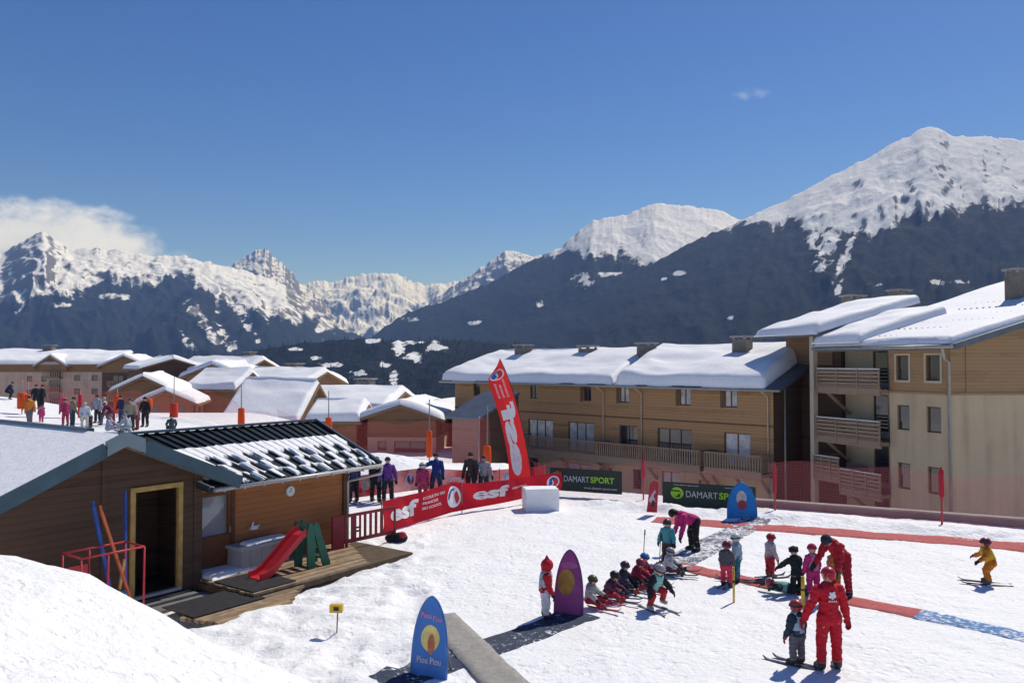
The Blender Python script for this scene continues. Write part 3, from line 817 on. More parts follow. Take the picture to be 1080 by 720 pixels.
# ---- tall block on the right: cream render below, pale cladding above
blk = thing('apartment_block', 'tall cream rendered apartment block with wooden top storey and peg-dotted snowy roof', 'apartment building', (22, 40, -4.2))
K = Vector((20.75, 37.7, 0))
RL = Frame(K, (-0.38, 0.925), (-0.925, -0.38))      # left face, running away
RF = Frame(K, (1.0, 0.10), (0.10, -1.0))            # front face
ZBR, ZS, ZER = -4.6, 3.82, 6.25
cols = [(0.55, 1.35), (2.35, 3.1)]
lev = [(4.45, 5.7), (1.95, 3.2), (-1.0, 0.3)]
opsW = [(c0, c1, *lev[0]) for c0, c1 in cols]; opsC = [(c0, c1, z0, z1) for c0, c1 in cols for z0, z1 in lev[1:]]
m = MB(); wall_open(RL, 0, 3.55, ZS, ZER, opsW, 0.22, m)
m.quad(RF(0, 0, ZS), RF(16, 0, ZS), RF(16, 0, ZER + 4.16), RF(0, 0, ZER))
m.build('timber_wall', WOOD_R, blk)
m = MB(); wall_open(RL, 0, 3.55, ZBR, ZS, opsC, 0.22, m)
m.quad(RF(0, 0, ZBR), RF(16, 0, ZBR), RF(16, 0, ZS), RF(0, 0, ZS)); m.build('rendered_wall', CREAM, blk)
m = MB(); m.box(RL, -0.03, 3.58, 0.003, 0.05, ZS - 0.03, ZS + 0.09).box(RF, -0.03, 16, 0.003, 0.05, ZS - 0.03, ZS + 0.09)
m.box(RF, -0.05, 0.10, 0.004, 0.06, ZS + 0.09, ZER + 0.0).box(RF, 0.75, 0.87, 0.004, 0.05, ZS + 0.09, ZER + 0.15)
m.build('trim', WOOD_R, blk)
for o in opsW + opsC: window(blk, RL, *o, glass=GLASS, mull=0, fm=FRAME_W)
for o in opsW:
    m = MB()
    for (a, b, c, d) in ((o[0] - 0.1, o[0], o[2] - 0.1, o[3] + 0.1), (o[1], o[1] + 0.1, o[2] - 0.1, o[3] + 0.1), (o[0], o[1], o[3], o[3] + 0.1), (o[0], o[1], o[2] - 0.1, o[2])): m.box(RL, a, b, 0.003, 0.04, c, d)
    m.build('window_surround', PIPE_W, blk)
# recessed balcony bay
m = MB(); bd = -1.5
opsB = [(5.0, 6.0, z, z + 2.0) for z in (-3.9, -1.15, 1.6, 4.25)] + [(3.9, 4.5, z, z + 2.0) for z in (-3.9, -1.15, 1.6, 4.25)]
RB = Frame(RL(0, bd, 0), RL.u, RL.n)
wall_open(RB, 3.55, 8.0, ZBR, ZER + 0.4, opsB, 0.15, m)
m.quad(RL(3.55, 0, ZBR), RL(3.55, bd, ZBR), RL(3.55, bd, ZER), RL(3.55, 0, ZER))
m.build('balcony_wall', paint('cream_shade_render', (0.46, 0.39, 0.29), 0.9, 0.1, 0.8), blk)
for o in opsB: window(blk, RB, *o, glass=GLASS, mull=0, name='balcony_door', depth=0.1)
for k, (zf, a0, a1) in enumerate(((3.95, 3.6, 8.0), (1.25, 3.6, 8.1), (-1.45, 3.6, 6.4), (-0.9, 6.4, 8.3), (-4.0, 3.6, 8.0))):
    f = MB(); f.box(RL, a0, a1, bd + 0.02, 0.55, zf - 0.18, zf)
    f.box(RL, a0, a1, 0.5, 0.62, zf - 0.32, zf + 0.06)
    if k < 3: f.bar(RL(a1 - 0.4, bd + 0.1, zf - 1.5), RL(a1 - 0.4, 0.3, zf - 0.2), 0.14)
    b = f.build('balcony', WOOD_G, blk)
    r = MB(); railing(r, RL, a0 + 0.03, a1 - 0.03, 0.58, zf, zf + 1.05, 'planks')
    for a in np.linspace(a0 + 0.05, a1 - 0.05, 4): r.box(RL, a - 0.04, a + 0.04, 0.605, 0.655, zf - 0.2, zf + 1.05)
    fr2 = Frame(RL(a1 - 0.03, 0, 0), (RL.n.x, RL.n.y), (RL.u.x, RL.u.y)); railing(r, fr2, -1.4, 0.55, 0.0, zf, zf + 1.05, 'planks')
    r.build('railing', WOOD_G, b)
    s = MB(); s.box(RL, a0 + 0.03, a1 - 0.03, 0.55, 0.62, zf + 1.05, zf + 1.085); s.build('snow_rim', ROOFSNOW, b)
m = MB(); m.box(RL, 8.25, 8.55, 0.3, 0.6, ZBR, 7.0); m.build('post', PIPE_W, blk)
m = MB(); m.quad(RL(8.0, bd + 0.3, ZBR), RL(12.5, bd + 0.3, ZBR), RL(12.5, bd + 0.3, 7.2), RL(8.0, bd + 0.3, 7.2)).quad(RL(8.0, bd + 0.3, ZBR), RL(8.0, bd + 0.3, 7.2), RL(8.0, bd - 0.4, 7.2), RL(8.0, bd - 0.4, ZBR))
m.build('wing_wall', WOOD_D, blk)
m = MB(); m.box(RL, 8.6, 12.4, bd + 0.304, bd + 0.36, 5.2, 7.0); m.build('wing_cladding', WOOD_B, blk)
# roofs
sl = 0.26
re = lambda a, z=0.0: RL(a, 0.9, ZER - 0.05 + z)
rr = lambda a, z=0.0, k=15.0: RL(a, -k, ZER - 0.05 + sl * (k + 0.9) + z)
roof_plane('roof', blk, re(-0.95), re(7.9), rr(7.9), rr(-2.6), 0.28, METAL_R)
snow_slab('roof_snow', blk, re(-0.72), re(8.0), rr(8.0), rr(-2.3), 0.30, 33, (80, 90), 0.35, 0.05)
snow_slab('roof_snow', blk, RL(4.6, 0.95, ZER + 0.2), RL(8.0, 0.95, ZER + 0.2), RL(8.0, -5, ZER + 1.75), RL(4.2, -5, ZER + 1.75), 0.50, 36, (50, 40), 0.5, 0.2, droop=0.1)
roof_plane('wing_roof', blk, RL(7.6, 0.9, 7.0), RL(12.9, 0.9, 7.0), RL(12.9, -7, 8.9), RL(7.6, -7, 8.9), 0.2, METAL_R)
snow_slab('roof_snow', blk, RL(7.6, 0.95, 7.0), RL(12.9, 0.95, 7.0), RL(12.9, -7, 8.9), RL(7.6, -7, 8.9), 0.5, 39, (60, 40), 0.45, 0.2, droop=0.1)
k = 0
for j in range(6):
    for i in range(13):
        a = -0.2 + 0.36 * i + 0.12 * j; bb = 0.0 - 1.5 * j
        if a > 4.4: continue
        p = RL(a, bb, ZER - 0.05 + sl * (0.9 - bb) + 0.24)
        m = MB(); fr2 = Frame((p.x, p.y, 0), RL.u, RL.n)
        m.box(fr2, -0.03, 0.03, -0.05, 0.05, p.z, p.z + 0.065); m.build('snow_guard', METAL_R, blk)
m = MB(); m.tube([re(-0.9, -0.12) + RL.n * 0.08, re(7.9, -0.12) + RL.n * 0.08], 0.09, 8)
m.tube([re(-0.3, -0.15), RL(-0.02, 0.45, ZER - 0.75), RL(0.0, 0.12, ZER - 0.9), RL(0.0, 0.12, ZBR)], 0.07, 8)
m.build('downpipe', PIPE, blk)
for px, py, Y, w, h in ((1073, 301, 43, 0.95, 0.75), (900, 324, 56, 1.2, 0.7), (948, 316, 60, 1.2, 0.6)):
    p = at(px, py, Y); chimney(blk, p.x, p.y, p.z - 1.2, w, h + 1.2 - 0.1, w * 0.8, R(20))

# ---- village houses further off: gable houses with snowy roofs
def gable_house(label, px, Y, yaw, W, L, zb, ze, zr, split, upper, lower, wins=(), side_wins=(), over=0.9, sn=0.4, chim=(), group='chalets and blocks beyond the ski area', seed=1, balc=None, name='chalet', porch=None):
    """gable centred on the sight line px at depth Y; yaw 0: gable faces the camera side (-Y); local a across the gable, b outward"""
    p = at(px, 383, Y)
    u = Vector((math.cos(yaw), math.sin(yaw), 0))
    root = thing(name, label, 'house' if name == 'chalet' else 'apartment building', (p.x, p.y, zb), 0, group)
    G = Frame((p.x, p.y, 0), u)
    h = W / 2
    SR = Frame(G(h, 0, 0), -G.n, G.u); SL = Frame(G(-h, 0, 0), -G.n, -G.u)
    if not wins:
        zc = (split + ze) / 2; hw_ = min(0.6, (ze - split) * 0.32)
        wins = [(-h * 0.5 - 0.45, -h * 0.5 + 0.45, zc - hw_, zc + hw_), (h * 0.5 - 0.45, h * 0.5 + 0.45, zc - hw_, zc + hw_)]
    if not side_wins:
        zc = (split + ze) / 2; hw_ = min(0.6, (ze - split) * 0.32)
        side_wins = [(L * f - 0.5, L * f + 0.5, zc - hw_, zc + hw_) for f in (0.25, 0.7)]
    up = [o for o in wins if o[2] >= split]; lo = [o for o in wins if o[2] < split]
    m = MB(); wall_open(G, -h, h, split, ze, [o for o in up if o[3] <= ze], 0.15, m)
    m.add([G(-h, 0, ze), G(h, 0, ze), G(0, 0, zr)], [(0, 1, 2)])
    wall_open(SR, 0, L, split, ze, [o for o in side_wins if o[2] >= split], 0.15, m)
    m.quad(SL(0, 0, split), SL(L, 0, split), SL(L, 0, ze), SL(0, 0, ze))
    m.quad(G(-h, -L, split), G(h, -L, split), G(h, -L, ze), G(-h, -L, ze))
    m.build('upper_wall', upper, root)
    if split > zb:
        m = MB(); wall_open(G, -h, h, zb, split, lo, 0.15, m); wall_open(SR, 0, L, zb, split, [o for o in side_wins if o[2] < split], 0.15, m)
        m.quad(SL(0, 0, zb), SL(L, 0, zb), SL(L, 0, split), SL(0, 0, split))
        m.build('lower_wall', lower, root)
    for o in wins: window(root, G, *o[:4], glass=SNOW_GLASS if len(o) > 4 else GLASS, mull=1 if o[1] - o[0] > 1.2 else 0, depth=0.12)
    for o in side_wins: window(root, SR, *o[:4], glass=GLASS, mull=1 if o[1] - o[0] > 1.2 else 0, depth=0.12)
    k = (zr - ze) / h; wv = h + over
    for s, nm in ((1, 'roof'), (-1, 'roof')):
        A, B = G(s * wv, over, ze - k * over + 0.12), G(s * wv, -L - over, ze - k * over + 0.12)
        C, D = G(0, -L - over, zr + 0.12), G(0, over, zr + 0.12)
        roof_plane(nm, root, A, B, C, D, 0.22, WOOD_B)
        A, B = G(s * (wv - 0.1), over - 0.1, ze - k * over + 0.16), G(s * (wv - 0.1), -L - over + .1, ze - k * over + 0.16)
        snow_slab('roof_snow', root, A, B, G(0, -L - over + .1, zr + 0.14), G(0, over - 0.1, zr + 0.14), sn, seed + s, (44, 24), 0.36, sn * 0.4, droop=0.05)
    for (a, b, w, hh) in chim:
        q = G(a, -b, 0); chimney(root, q.x, q.y, zr - 1.0, w, hh + 0.8, w, yaw)
    if balc:
        for (a0, a1, zf) in balc:
            f = MB(); f.box(G, a0, a1, 0.01, 1.2, zf - 0.15, zf); b_ = f.build('balcony', WOOD_G, root)
            r = MB(); railing(r, G, a0, a1, 1.17, zf, zf + 1.0, 'bars', 0.3, 0.14); r.build('railing', WOOD_G, b_)
    return root, G
zz = lambda py, Y: at(540, py, Y).z
# pinkish apartment block on the far left: long front with two gables
Y = 150
bl = thing('apartment_block', 'far pinkish apartment block with timber top storey and snowy roof behind the ski area', 'apartment building', (-85, 150, -6), 0)
G = Frame(at(-45, 383, Y - 4), (1, 0.03)); G.o.z = 0
z_b, z_s, z_e, z_r = zz(450, Y), zz(392, Y), zz(384, Y), zz(371, Y)
u_ = lambda px: (px + 45) * (Y - 2) / 840
ops = [(u_(p) - 0.55, u_(p) + 0.55, zz(y1, Y), zz(y0, Y)) for p in (78, 96) for y0, y1 in ((395, 401), (409, 415), (423, 429))] + [(u_(p) - 0.5, u_(p) + 0.5, zz(y1, Y), zz(y0, Y)) for p in (29, 44) for y0, y1 in ((396, 402), (410, 416))]
m = MB(); wall_open(G, u_(-45), u_(113), z_b, z_s, ops, 0.2, m); m.build('rendered_wall', PINK, bl)
m = MB(); m.quad(G(0, 0, z_s), G(u_(113), 0, z_s), G(u_(113), 0, z_e), G(0, 0, z_e)); m.build('timber_wall', WOOD_B, bl)
for o in ops: window(bl, G, *o, mull=0)
roof_plane('roof', bl, G(-1, 1.2, z_e), G(u_(113), 1.2, z_e), G(u_(113), -9, z_r), G(-1, -9, z_r), 0.3, WOOD_B)
snow_slab('roof_snow', bl, G(-1, 1.3, z_e + 0.02), G(u_(113), 1.3, z_e + 0.02), G(u_(113), -9, z_r), G(-1, -9, z_r), 0.6, 71, (70, 24), 0.8, 0.3)
for c, hw in ((54, 15),):
    p = MB(); p.add([G(u_(c - hw), 0.6, z_s), G(u_(c + hw), 0.6, z_s), G(u_(c + hw), 0.6, z_e), G(u_(c), 0.6, zz(376, Y)), G(u_(c - hw), 0.6, z_e)], [(0, 1, 2, 3, 4)])
    p.build('gable', WOOD_B, bl)
    for s in (1, -1):
        roof_plane('gable_roof', bl, G(u_(c + s * (hw + 3)), 1.6, z_e - 0.5), G(u_(c + s * (hw + 3)), -8, z_e - 0.5), G(u_(c), -8, zz(375, Y)), G(u_(c), 1.6, zz(375, Y)), 0.3, WOOD_B)
        snow_slab('roof_snow', bl, G(u_(c + s * (hw + 3)), 1.4, z_e - 0.45), G(u_(c + s * (hw + 3)), -8, z_e - 0.45), G(u_(c), -8, zz(375, Y)), G(u_(c), 1.4, zz(375, Y)), 0.4, 73 + s, (24, 16), 0.5, 0.1)
for y0 in (398, 412, 426, 438):
    f = MB(); f.box(G, u_(47), u_(63), 0.01, 1.4, zz(y0, Y) - 0.25, zz(y0, Y)); b_ = f.build('balcony', WOOD_G, bl)
    r = MB(); railing(r, G, u_(47), u_(63), 1.38, zz(y0, Y), zz(y0, Y) + 1.05, 'bars', 0.4, 0.2); r.build('railing', WOOD_G, b_)
    f = MB(); f.box(G, u_(49), u_(61), 0.004, 0.06, zz(y0, Y), zz(y0, Y) + 2.1); f.build('balcony_door', GLASS, bl)
for px, py in ((25, 376), (52, 369)):
    q = at(px, py, Y + 4); chimney(bl, q.x, q.y, q.z - 1.5, 1.8, 2.2, 1.4)
bt, G2 = gable_house('far brown gabled block with glazed balcony bays beside the pinkish block', 132, 146, R(3), 8.2, 9, zz(455, 146), zz(386, 146), zz(376, 146), zz(393, 146), WOOD_B, WOOD_D,
            wins=[(-2.2, -0.3, zz(405, 146), zz(396, 146)), (0.3, 2.2, zz(405, 146), zz(396, 146)), (-2.2, -0.3, zz(420, 146), zz(410, 146)), (0.3, 2.2, zz(420, 146), zz(410, 146)), (-2.2, -0.3, zz(434, 146), zz(425, 146)), (0.3, 2.2, zz(434, 146), zz(425, 146))],
            seed=81, name='apartment_block', balc=[(-2.6, 2.6, zz(407, 146)), (-2.6, 2.6, zz(422, 146)), (-2.6, 2.6, zz(436, 146))])
# the small chalet in front of it, gable to the camera, long roof running off to the right
Y = 72
gable_house('small chalet with pale gable and snowy roof close to the skiers', 152, Y, R(14), 4.6, 9.5, zz(456, Y), zz(411, Y), zz(398, Y), zz(428, Y), WOOD_B, PINK, wins=[(-0.4, 0.4, zz(418, Y), zz(409, Y))],
            seed=84, sn=0.3, over=0.7)
gable_house('low russet lean-to chalet with dipped snow on its roof', 176, 68, R(14), 4.0, 7.5, zz(460, 68), zz(424, 68), zz(413, 68), zz(446, 68), planks('russet_cladding', (0.23, 0.10, 0.065), 0.2), PINK, seed=88, sn=0.35, over=0.7)
gable_house('chalet with brown gable peeping over the low russet roof', 226, 118, R(-8), 9.0, 11, zz(430, 118), zz(397, 118), zz(385, 118), zz(415, 118), WOOD_B, WOOD_B, wins=[(-2, -1, zz(403, 118), zz(396, 118)), (1, 2, zz(403, 118), zz(396, 118))], seed=90, sn=0.6)
gable_house('distant chalet with broad white roof under the scree slope', 275, 128, R(62), 8, 15, zz(425, 128), zz(391, 128), zz(380, 128), zz(412, 128), WOOD_B, WOOD_B, seed=92, sn=0.6, chim=[(1.5, 4, 1.4, 1.4)])
gable_house('distant chalet with sagging grey and white roof', 182, 128, R(35), 9, 12, zz(420, 128), zz(388, 128), zz(379, 128), zz(410, 128), WOOD_D, WOOD_D, seed=94, sn=0.5)
gable_house('narrow brown house with hanging snow fringe between two white roofs', 263, 84, R(78), 6.0, 5.0, zz(455, 84), zz(409, 84), zz(394, 84), zz(440, 84), WOOD_B, PINK, side_wins=[(1.4, 2.6, zz(432, 84), zz(424, 84))], seed=96, sn=0.5, over=0.5)
gable_house('house with broad sheet of roof snow and pinkish lower wall', 332, 66, R(84), 8.5, 5.8, zz(484, 66), zz(441, 66), zz(406, 66), zz(452, 66), WOOD_B, PINK, side_wins=[(3.0, 4.0, zz(467, 66), zz(456, 66))], seed=98, sn=0.45, over=0.45)
gable_house('low brown extension roofed with snow next to the broad roof sheet', 384, 64, R(86), 4.5, 3.6, zz(484, 64), zz(441, 64), zz(428, 64), zz(470, 64), WOOD_B, PINK, seed=100, sn=0.45, over=0.5)
gable_house('house with dark chimney and white roof far behind the broad roof sheet', 340, 104, R(70), 9, 10, zz(435, 104), zz(405, 104), zz(393, 104), zz(425, 104), WOOD_B, WOOD_B, seed=102, sn=0.6, chim=[(2.5, 6, 1.6, 1.2)])
gable_house('wide gabled chalet with pale base and dark garage openings', 424, 62, R(-4), 5.4, 10, zz(488, 62), zz(440, 62), zz(428, 62), zz(461, 62), WOOD_B, PINK,
            wins=[(-0.6, 1.9, zz(477, 62), zz(465, 62)), (-1.9, -1.2, zz(475, 62), zz(465, 62))], seed=104, sn=0.4, over=0.8)
gable_house('chalet with big snowy roof and dark chimney behind the wide gable', 420, 86, R(80), 11, 12, zz(470, 86), zz(428, 86), zz(414, 86), zz(450, 86), WOOD_B, PINK, seed=106, sn=0.6, chim=[(3.5, 5, 1.7, 1.4)])
gable_house('small chalet end with snowy roof beside the grey-roofed annex', 462, 70, R(-30), 5.5, 8, zz(488, 70), zz(447, 70), zz(428, 70), zz(468, 70), WOOD_B, PINK, wins=[(-0.5, 0.5, zz(478, 70), zz(470, 70))], seed=108, sn=0.4, chim=[(0.8, 4, 1.2, 1.0)])
gable_house('long pale house with snowy roof beyond the highest skiers', 4, 165, R(88), 12, 24, zz(440, 165), zz(388, 165), zz(375, 165), zz(395, 165), PINK, PINK, seed=110, sn=0.7, chim=[(1, 8, 2, 1.5)])
# ------------------------------------------------------------------ the ski-school hut
hut = thing('wooden_hut', 'dark wooden ski hut with patchy snow on its ribbed metal roof and open yellow-framed doorway', 'hut', (-8.0, 19.8, 0))
D1 = Vector((0.588, 0.809, 0)); D2 = Vector((-0.809, 0.588, 0)); HC = Vector((-7.5, 19.2, 0))
H = Frame(HC, D1, -D2)                                  # a along the front, b outward (towards the snow)
HUT_D = planks('hut_dark_boards', (0.070, 0.041, 0.027), 0.15)
HUT_W = planks('hut_warm_boards', (0.33, 0.128, 0.046), 0.15)
FASCIA = paint('blue_grey_fascia', (0.055, 0.095, 0.125), 0.45, 0.2, 2, 0.3)
FASCIA_L = paint('pale_ridge_cap', (0.17, 0.22, 0.25), 0.4, 0.15, 2, 0.3)
ROOFM = paint('dark_ribbed_metal', (0.035, 0.045, 0.050), 0.38, 0.3, 1.2, 0.5)
YELLOW_W = paint('yellow_door_frame', (0.42, 0.27, 0.085), 0.6)
EDGE_W = paint('weathered_edge', (0.22, 0.16, 0.10), 0.8)
RA, RZt, SLP = -2.1, 3.72, 0.437                        # gable ridge: place, height, slope
gzt = lambda a: RZt - SLP * abs(a - RA)
# gable wall with the doorway
ops = [(-1.62, -0.54, 0.10, 2.42)]
m = MB(); zw = gzt(0.0) - 0.1
wall_open(H, -6.2, 0.0, -0.3, 1.55, [(-1.62, -0.54, 0.10, 1.55)], 0.14, m)
pl = [(-6.2, 1.55), (-1.62, 1.55), (-1.62, 2.42), (-0.54, 2.42), (-0.54, 1.55), (0, 1.55), (0, zw), (RA, RZt - 0.1), (-6.2, gzt(-6.2) - 0.1)]
m.add([H(a, 0, z) for a, z in pl], [tuple(range(len(pl)))])
m.quad(H(-1.62, 0, 1.55), H(-1.62, 0, 2.42), H(-1.62, -0.14, 2.42), H(-1.62, -0.14, 1.55)).quad(H(-0.54, 0, 1.55), H(-0.54, 0, 2.42), H(-0.54, -0.14, 2.42), H(-0.54, -0.14, 1.55)).quad(H(-1.62, 0, 2.42), H(-0.54, 0, 2.42), H(-0.54, -0.14, 2.42), H(-1.62, -0.14, 2.42))
m.quad(H(0, 0, -0.3), H(0, -0.5, -0.3), H(0, -0.5, zw), H(0, 0, zw))
m.build('gable_wall', HUT_D, hut)
for a, b_, t_, z0_, z1_ in ((-2.35, -2.23, 0.03, 0, gzt(-2.3) - 0.15), (-5.2, -5.08, 0.03, 0, gzt(-5.2) - 0.15), (-0.16, 0.06, 0.04, -0.2, zw - 0.02), (-0.5, -0.165, 0.02, 0.1, 1.9)):
    m = MB(); m.box(H, a, b_, 0.003, t_, z0_, z1_); m.build('wall_batten', HUT_D, hut)
# dark room behind the doorway
m = MB(); m.quad(H(-1.9, -1.5, 0), H(-0.2, -1.5, 0), H(-0.2, -1.5, 2.6), H(-1.9, -1.5, 2.6)).quad(H(-1.9, -0.15, 0), H(-1.9, -1.5, 0), H(-1.9, -1.5, 2.6), H(-1.9, -0.15, 2.6))
m.quad(H(-0.2, -0.15, 0), H(-0.2, -1.5, 0), H(-0.2, -1.5, 2.6), H(-0.2, -0.15, 2.6)).quad(H(-1.9, -0.15, 2.5), H(-0.2, -0.15, 2.5), H(-0.2, -1.5, 2.5), H(-1.9, -1.5, 2.5)).quad(H(-1.9, -0.02, 0.07), H(-0.2, -0.02, 0.07), H(-0.2, -1.5, 0.07), H(-1.9, -1.5, 0.07))
m.build('inner_room', HUT_D, hut)
m = MB(); m.box(H, -1.71, -1.60, -0.05, 0.05, 0.08, 2.52).box(H, -0.56, -0.45, -0.05, 0.05, 0.08, 2.52).box(H, -1.60, -0.56, -0.05, 0.05, 2.41, 2.52)
m.build('door_frame', YELLOW_W, hut)
d = MB(); d.bar(H(-1.56, -0.05, 1.25), H(-1.15, -0.75, 1.25), 0.04, 2.2); d.build('door', HUT_D, hut)
m = MB(); m.box(H, -1.66, -0.50, -0.10, 0.12, 0.04, 0.10); m.build('door_sill', paint('worn_sill', (0.50, 0.47, 0.43), 0.6), hut)
# long wall with its half-glazed door
L = Frame(H(0, -0.36, 0), D1, -D2)
opsL = [(0.10, 1.02, 1.0, 2.02)]
m = MB(); wall_open(L, 0.0, 4.95, -0.3, 2.32, opsL, 0.10, m)
m.quad(L(4.95, 0, -0.3), L(4.95, -4.9, -0.3), L(4.95, -4.9, 2.2), L(4.95, 0, 2.2)); m.add([L(4.95, 0, 2.2), L(4.95, -4.9, 2.2), L(4.95, -2.4, 3.3)], [(0, 1, 2)])
m.build('long_wall', HUT_W, hut)
dr = MB(); dr.box(L, 0.06, 1.08, 0.003, 0.045, 0.1, 0.94).box(L, 0.06, 0.11, 0.003, 0.05, 0.94, 2.08).box(L, 1.01, 1.08, 0.003, 0.05, 0.94, 2.08).box(L, 0.11, 1.01, 0.003, 0.05, 0.94, 1.02).box(L, 0.11, 1.01, 0.003, 0.05, 2.0, 2.08)
dr = dr.build('door', paint('russet_door', (0.15, 0.052, 0.02), 0.5), hut)
m = MB(); m.box(L, 0.1, 1.02, -0.10, -0.05, 0.98, 2.04)
m.build('pane', paint('pale_reflecting_glass', (0.25, 0.28, 0.31), 0.05, 0.2, 1.2, 0.0, 0.9), dr)
for q in ((1.09, 1.20, 0.003, 0.06, 0.0, 2.3), (4.84, 4.98, 0.003, 0.06, -0.2, 2.28)):
    m = MB(); m.box(L, *q); m.build('corner_board', paint('russet_trim', (0.12, 0.045, 0.02), 0.6), hut)
m = MB(); m.box(L, 1.035, 1.06, 0.05, 0.09, 1.05, 1.2); m.build('handle', PIPE, dr)
# ribbed roof of the long part
LE, LRb, ZE1, ZR1 = 0.72, -2.6, 2.32, 3.46
a0, a1 = -1.4, 5.65
A, B, C, D = H(0.02, LE - 0.36, ZE1), H(a1, LE - 0.36, ZE1), H(a1, LRb, ZR1), H(a0, LRb, ZR1)
mr = roof_plane('roof', hut, A, B, C, D, 0.10, ROOFM)
roof_plane('back_roof', hut, H(a0, -6.0, 2.1), H(a1, -6.0, 2.1), C, D, 0.10, ROOFM)
sn_ = MB()
nrib = 24
for i in range(nrib + 1):
    t = i / nrib; p, q = A.lerp(B, t), D.lerp(C, t)
    sn_.bar(p + Vector((0, 0, 0.02)), q + Vector((0, 0, 0.02)), 0.045, 0.06)
sn_.build('standing_seams', ROOFM, mr)
m = MB(); m.bar(D + Vector((0, 0, 0.05)), C + Vector((0, 0, 0.05)), 0.30, 0.05); m.build('ridge_cap', FASCIA, mr)
m = MB(); m.bar(B + D1 * 0.03, C + D1 * 0.03, 0.05, 0.22); m.build('verge_board', FASCIA, hut)
# snow left on it: a band, then clumps sliding down between the snow stops
nu, nv = 360, 130
U, V = np.meshgrid(np.linspace(0.0, 1, nu), np.linspace(0, 1, nv), indexing='ij')      # V = 0 at the ridge
An, Bn, Cn, Dn = (np.array(p) for p in (A, B, C, D))
P = ((1 - U) * V)[..., None] * An + (U * V)[..., None] * Bn + (U * (1 - V))[..., None] * Cn + ((1 - U) * (1 - V))[..., None] * Dn
w = fbm(U * 60, V * 18, 3, 4)
bay = U * 10.5 + 0.35 * (V - 0.5)
top = 0.33 + 0.018 * np.abs(np.sin(U * np.pi * nrib)) + 0.02 * w
def dark(v0, v1, off, wid, k):
    f = np.abs(((bay + off) % 1.0) - 0.5) * 2                # 0 at the middle of a cell
    q = np.maximum(f / wid + 0.25 * w, np.abs((V - (v0 + v1) / 2) / ((v1 - v0) / 2)) + 0.3 * w)
    return q < 1
hole = dark(0.54, 0.675, 0.0, 0.54, 1) | dark(0.69, 0.84, 0.40, 0.62, 2) | dark(0.86, 0.99, 0.75, 0.66, 3) | ((V > 0.975) & (w > -0.1))
depth = np.minimum(V - top, 0.2) / 0.05
msk = (V > top) & ~hole
near_hole = msk.astype(float)
for _ in range(5):
    p_ = np.pad(near_hole, 1, mode='edge'); near_hole = (p_[:-2, 1:-1] + p_[2:, 1:-1] + p_[1:-1, :-2] + p_[1:-1, 2:] + p_[1:-1, 1:-1]) / 5 * msk
hh = 0.05 * np.clip(near_hole, 0, 1) ** 0.6 * (1 + 0.35 * fbm(U * 22, V * 7, 8, 3)) + 0.012
hh = hh * (1 - 0.35 * (np.abs(((U * nrib) % 1.0) - 0.5) > 0.42))
P[..., 2] += np.where(msk, hh, 0.0)
fm_ = msk[:-1, :-1] & msk[1:, :-1] & msk[1:, 1:] & msk[:-1, 1:]
fm2 = msk[:-1, :-1] | msk[1:, :-1] | msk[1:, 1:] | msk[:-1, 1:]
so = grid_mesh('roof_snow', P, hut, ROOFSNOW, mask=fm2)
g = MB(); g.tube([A + Vector((0, 0, -0.04)) - D2 * 0.07 + D1 * 0.1, B + Vector((0, 0, -0.02)) - D2 * 0.07], 0.055, 8)
for i in range(10):
    p = A.lerp(B, 0.06 + i * 0.1) - D2 * 0.07; g.box(Frame((p.x, p.y, 0), D1, -D2), -0.02, 0.02, -0.07, 0.07, p.z - 0.1, p.z - 0.02)
g.tube([B - D2 * 0.07 + Vector((0, 0, -0.02)), B - D2 * 0.05 + Vector((0, 0, -0.25)), L(5.0, 0.05, 1.85), L(5.0, 0.05, 0.1)], 0.045, 8)
g.build('gutter', paint('pale_gutter', (0.45, 0.44, 0.42), 0.4, 0.15, 2, 0.2), hut)
# cross gable roof: snowy left slope, right slope, fascia boards
fb = 0.50
for s, end, nm in ((-1, -6.6, 'gable_roof'), (1, 0.78, 'gable_roof')):
    A2, B2, C2, D2_ = H(end, fb, gzt(end)), H(end, -9, gzt(end)), H(RA, -9, RZt), H(RA, fb, RZt)
    if s > 0: B2, C2 = H(end, -2.0, gzt(end)), H(RA, -2.0, RZt)
    roof_plane(nm, hut, A2, B2, C2, D2_, 0.07, ROOFM if s > 0 else HUT_D)
    f = MB(); f.bar(H(end, fb + 0.02, gzt(end) - 0.06), H(RA + s * 0.42, fb + 0.02, gzt(RA + s * 0.42) - 0.06), 0.07, 0.30, (0, 0, 1)); f.build('fascia', FASCIA, hut)
    f = MB(); f.bar(H(end, fb - 0.18, gzt(end) - 0.19), H(RA, fb - 0.18, RZt - 0.19), 0.34, 0.03); f.build('soffit', EDGE_W, hut)
f = MB(); f.prism([H(RA - 0.42, fb - 0.02, gzt(RA - 0.42) - 0.20), H(RA, fb - 0.02, RZt - 0.20), H(RA + 0.42, fb - 0.02, gzt(RA + 0.42) - 0.20), H(RA + 0.42, fb - 0.02, gzt(RA + 0.42) + 0.11), H(RA, fb - 0.02, RZt + 0.11), H(RA - 0.42, fb - 0.02, gzt(RA - 0.42) + 0.11)], H.n * 0.10)
f.build('ridge_end_cap', FASCIA_L, hut)
SMOOTHSNOW = snow_mat('smooth_roof_snow', 0.5)
snow_slab('roof_snow', hut, H(-6.6, fb - 0.04, gzt(-6.6)), H(-6.6, -9, gzt(-6.6)), H(RA - 0.06, -9, gzt(RA - 0.06)), H(RA - 0.06, fb - 0.04, gzt(RA - 0.06)), 0.07, 51, (60, 30), 0.12, 0.008, SMOOTHSNOW)
